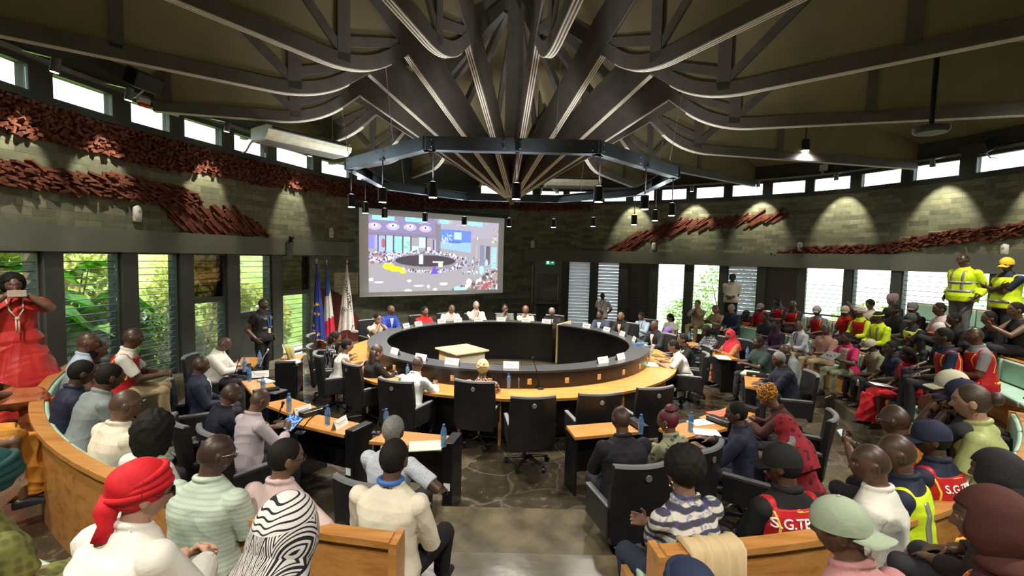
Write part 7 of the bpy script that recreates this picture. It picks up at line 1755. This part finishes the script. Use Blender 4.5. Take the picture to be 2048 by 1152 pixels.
q = atz(1133,716,0); e = empty('backpack', (q.x,q.y,0), .4, 'black backpack on the floor in the gap of the round desk', 'bag'); mb = MB(); mb.ball((0,0,.26), .19,.14,.28, 18, 14); mb.ball((0,-.1,.17), .13,.08,.14, 14, 10); autosmooth(mb.build('bag_body', BLACK, e), 180); mb = MB(); mb.tube([(-.08,.1,.5),(-.12,.2,.35),(-.1,.15,.1)], .018, 6); mb.tube([(.08,.1,.5),(.12,.2,.35),(.1,.15,.1)], .018, 6); mb.build('strap', M_DMET, e)
q = atz(709,668,.757); e = empty('handbag', q, .3, 'cream and black handbag on the left worktop beyond the polka dots', 'bag'); mb = MB(); mb.ball((0,0,.055), .10,.05,.055, 18, 12); autosmooth(mb.build('bag_body', c_('cream bag',(.30,.27,.22),'floral',(.08,.07,.06)), e), 180); mb = MB(); mb.tube([(-.07,0,.11),(-.05,0,.22),(.05,0,.22),(.07,0,.11)], .010, 7); mb.build('handle', M_DMET, e)
# beige cardigan thrown over the right bench end
b0 = pol(9.2, 7.66, 1.18); e = empty('cardigan', b0, face_centre(b0), 'beige cardigan hung over the right front bench near the aisle', 'clothing'); mb = MB(); rings = []
for i in range(26):
    t_ = i/25; x = -.17+.34*t_; w_ = .012*math.sin(t_*22)+.008*math.sin(t_*41)
    rings.append([(x, .10+w_, -.26), (x, .085+w_, -.10), (x, .075+w_, .015), (x,.03,.035+w_*.6), (x,-.05,.035+w_*.6), (x,-.09-w_,.01), (x,-.105-w_,-.16), (x,-.115-w_,-.30), (x,-.10-w_,-.30), (x,-.09-w_,-.16), (x,-.075,.0), (x,.06,.0), (x,.07+w_,-.10), (x,.085+w_,-.26)])
mb.loft(rings); autosmooth(recalc(mb.build('knit', c_('beige knit',(.55,.42,.24)), e)), 180)
# ------------------------------------------------------------------ garden outside the louvred windows
def m_leaf(name, c1, c2):
    t = NT(name); v = t.tex('Object'); n = t.noise(v, 3, 3); at = t.n('ShaderNodeObjectInfo')
    c = t.mix(t.math('MULTIPLY', n, 1.0), c1, c2)
    d = t.n('ShaderNodeBsdfDiffuse'); tr = t.n('ShaderNodeBsdfTranslucent'); t.l(c, d.inputs[0]); t.l(c, tr.inputs[0]); g = t.n('ShaderNodeBsdfGlossy'); g.inputs['Roughness'].default_value = .35
    m = t.n('ShaderNodeMixShader'); m.inputs[0].default_value = .6; t.l(d.outputs[0], m.inputs[1]); t.l(tr.outputs[0], m.inputs[2]); m2 = t.n('ShaderNodeMixShader'); m2.inputs[0].default_value = .06; t.l(m.outputs[0], m2.inputs[1]); t.l(g.outputs[0], m2.inputs[2]); t.l(m2.outputs[0], t.out.inputs[0]); return t.m
M_BAN = m_leaf('banana leaf green', (.12,.42,.03), (.36,.68,.06)); M_SHR = m_leaf('shrub leaf green', (.14,.28,.06), (.38,.48,.14)); M_YELL = m_leaf('yellow green foliage', (.48,.52,.10), (.70,.66,.22)); M_STEM = simple('banana stem', (.22,.26,.10), .6); M_TWIG = simple('brown twig', (.10,.07,.04), .8)
mb = MB(); mb.prism([(-60,-40),(70,-40),(70,80),(-60,80)], -.6, -.4); tag(mb.build('ground', simple('sunlit pale gravel ground', (.38,.36,.28), .9, var=.2, nscale=.6)), kind='structure')
mb = MB()      # sloping lawn added behind the left garden so leaf gaps look bright
for k in range(2):
    pass
xs = [-40,-17,-12,-9.6]; zs = [5.5,3.6,1.6,-.5]; rings = [[(x, y, z) for x, z in zip(xs, zs)]+[(-9.6, y, -.6), (-40, y, -.6)] for y in (-20,0,10,20,40)]
rings = [[(x+(0 if y < 8 else (y-8)*.28), y, z) for x, y, z in r] for r in rings]
mb.loft(rings); tag(recalc(mb.build('ground_bank', simple('sunlit yellow green lawn', (.36,.46,.09), .9, var=.35, nscale=1.5, bump=.5, bscale=14))), kind='structure')
def banana(x, y, rz, label, h=2.2, nl=9, seed=1):
    rnd = random.Random(seed); e = empty('banana_plant', (x,y,-.4), rz, label, 'banana plant', 'banana plants outside')
    mb = MB(); mb.tube([(0,0,0),(.03,0,h*.5),(0,0,h)], [.13,.11,.06], 10); mb.build('stem', M_STEM, e)
    for k in range(nl):
        a = 2*PI*k/nl*1.0+rnd.uniform(-.3,.3); L = rnd.uniform(1.5,2.3); W_ = rnd.uniform(.26,.38); up = rnd.uniform(.5,1.3); mb = MB(); rows = 12; z0 = h-rnd.uniform(0,.9)
        for i in range(rows+1):
            t = i/rows; r_ = L*t*.85; z = z0+up*math.sin(t*2.2)*1.0-.35*t*t*L*.5; w_ = W_*(math.sin(PI*min(1,t*.93+.04))**.6)*(.15 if t < .1 else 1); c = Vector((math.cos(a)*r_, math.sin(a)*r_, z)); n_ = Vector((-math.sin(a), math.cos(a), 0))
            jag = .04*math.sin(i*2.7+k)
            mb.v += [tuple(c+n_*w_+Vector((0,0,.10+jag))), tuple(c+n_*w_*.45+Vector((0,0,.07))), tuple(c), tuple(c-n_*w_*.45+Vector((0,0,.07))), tuple(c-n_*w_+Vector((0,0,.10-jag)))]
        mb.f = [(i*5+j, i*5+j+1, (i+1)*5+j+1, (i+1)*5+j) for i in range(rows) for j in range(4)]; mb.mi = [0]*len(mb.f); o = mb.build('leaf', M_BAN, e, smooth=True); md = o.modifiers.new('s', 'SOLIDIFY'); md.thickness = .004
def outp(px, py, off):
    s = ws(px, py); return wp(s, -off)[0]
def shrub(p, h, r, n, m, label, seed, name='shrub'):
    rnd = np.random.RandomState(seed); e = empty(name, (p.x,p.y,-.4), 0, label, name)
    k = n; u = rnd.normal(size=(k,3)); u /= np.linalg.norm(u, axis=1)[:,None]; rad_ = rnd.uniform(.35,1,k)**.5; c = u*rad_[:,None]*np.array([r,r,h*.5])+np.array([0,0,h*.52])
    a = rnd.normal(size=(k,3)); a /= np.linalg.norm(a, axis=1)[:,None]; b = np.cross(a, rnd.normal(size=(k,3))); b /= np.linalg.norm(b, axis=1)[:,None]; sz = rnd.uniform(.05,.11,k)[:,None]
    V = np.stack([c-a*sz, c+b*sz*.5, c+a*sz, c-b*sz*.5], 1).reshape(-1,3); me = D.meshes.new('foliage'); me.from_pydata(V.tolist(), [], [(4*i,4*i+1,4*i+2,4*i+3) for i in range(k)]); me.materials.append(m); o = D.objects.new('foliage', me); COL.objects.link(o); o.parent = e
    mb = MB()
    for j in range(5):
        q = 2*PI*j/5; mb.tube([(0,0,0),(r*.3*math.cos(q),r*.3*math.sin(q),h*.4),(r*.5*math.cos(q),r*.5*math.sin(q),h*.75)], [.04,.025,.01], 6)
    mb.build('stem', M_TWIG, e)
for i, (px, off, h, nl) in enumerate(((-60,1.9,2.0,9),(30,2.9,2.6,10),(95,1.7,1.6,9),(150,2.2,2.1,10),(205,3.0,2.8,10),(245,1.8,1.3,8),(290,2.6,1.8,9),(120,4.2,3.2,11),(20,4.6,3.4,11))):
    p_ = outp(px, 520, off); banana(p_.x, p_.y, i*1.1, 'green banana plant outside the left windows, '+['behind the woman in the red gown','in front of the first window, rear','low between first and second window','in the middle of the second window','tall behind the second window','low beside the second window','in the third window','tall and far behind the second window','tall and far behind the first window'][i], h, nl, i+3)
for i, (px, off, h, r, n, m, lab) in enumerate(((318,2.8,3.8,1.3,3600,M_YELL,'yellow green bush outside the third left window'),(345,2.0,2.0,.9,1800,M_SHR,'grey green bush low in the third left window'),(415,1.7,2.0,1.0,3000,M_SHR,'leafy bush outside the fourth left window'),(505,1.7,3.6,1.1,3200,M_YELL,'pale yellow tree crown outside the fifth left window'),(588,1.6,2.3,1.1,3200,M_YELL,'yellow green bush outside the sixth left window'),
     (1415,4.0,3.4,1.5,1500,M_SHR,'bush outside the right window behind the pale woman'),(1345,4.5,1.6,1.3,1200,M_SHR,'low bush outside the window behind the desk on the right'),(1655,4.5,1.9,1.5,1100,M_SHR,'low bush outside the bright right window'),(1880,4.5,2.6,1.6,1100,M_SHR,'bush outside the window behind the standing yellow jacket'),(1750,5.5,1.4,1.5,700,M_SHR,'distant bush outside the right windows'))):
    shrub(outp(px, 520, off), h, r, n, m, lab, i+20)
# lamps over the tiers, behind and beside the camera
for i, (x, y, lab) in enumerate(((-3.6,.6,'over the left tiers'),(3.8,.6,'over the right tiers'),(0,-.8,'over the aisle'),(-5.4,3.4,'over the far left tier'),(6.6,3.4,'over the right upper tier'),(8.0,7.0,'over the far right tiers'),(7.0,11.5,'over the right bench by the windows'))):
    e = empty('ceiling_downlight', (x,y,5.55), 0, 'black ceiling downlight on a rod '+lab, 'ceiling lamp', 'downlights over the tiers')
    mb = MB(); mb.tube([(0,0,.25),(0,0,1.6)], .012, 6); mb.build('rod', M_DMET, e)
    mb = MB(); mb.lathe([(.03,.26),(.09,.25),(.1,.0),(.09,-.005)], 16); autosmooth(mb.build('lamp_body', M_DMET, e)); mb = MB(); mb.lathe([(.003,-.011),(.085,-.011),(.085,-.006),(.003,-.006)], 14); mb.build('lens', M_LAMP, e)
    L = D.lights.new('tier_light', 'SPOT'); L.energy = LT; L.color = (1,.93,.81); L.spot_size = rad(150); L.spot_blend = .8; L.shadow_soft_size = .15
    lo = D.objects.new('tier_light', L); COL.objects.link(lo); lo.location = (x,y,5.50)
# ------------------------------------------------------------------ daylight
W = D.worlds.new('world'); SC.world = W; W.use_nodes = True; nt = W.node_tree; nt.nodes.clear()
wo = nt.nodes.new('ShaderNodeOutputWorld'); bg = nt.nodes.new('ShaderNodeBackground'); bg.inputs[1].default_value = SKY
tc = nt.nodes.new('ShaderNodeTexCoord'); sx = nt.nodes.new('ShaderNodeSeparateXYZ'); cr = nt.nodes.new('ShaderNodeValToRGB')
nt.links.new(tc.outputs['Generated'], sx.inputs[0]); nt.links.new(sx.outputs[2], cr.inputs[0])
e = cr.color_ramp.elements; e[0].position = 0; e[0].color = (1,1,.96,1); e[1].position = .7; e[1].color = (.62,.8,1,1)
nt.links.new(cr.outputs[0], bg.inputs[0]); nt.links.new(bg.outputs[0], wo.inputs[0])
SL = D.lights.new('sun', 'SUN'); SL.energy = 6.5; SL.angle = rad(2); SL.color = (1,.96,.88)
so = D.objects.new('sun', SL); COL.objects.link(so); so.rotation_euler = (rad(-6), rad(-30), 0)
c = SC.cycles
c.max_bounces = 7; c.diffuse_bounces = 4; c.glossy_bounces = 3; c.transparent_max_bounces = 24; c.transmission_bounces = 4
c.sample_clamp_indirect = 6; c.caustics_reflective = False; c.caustics_refractive = False
c.use_adaptive_sampling = True; c.adaptive_threshold = .02; c.use_denoising = True
SC.view_settings.view_transform = 'Standard'; SC.view_settings.look = 'None'; SC.view_settings.exposure = EXPO; SC.view_settings.gamma = 1
SC.view_settings.use_curve_mapping = False
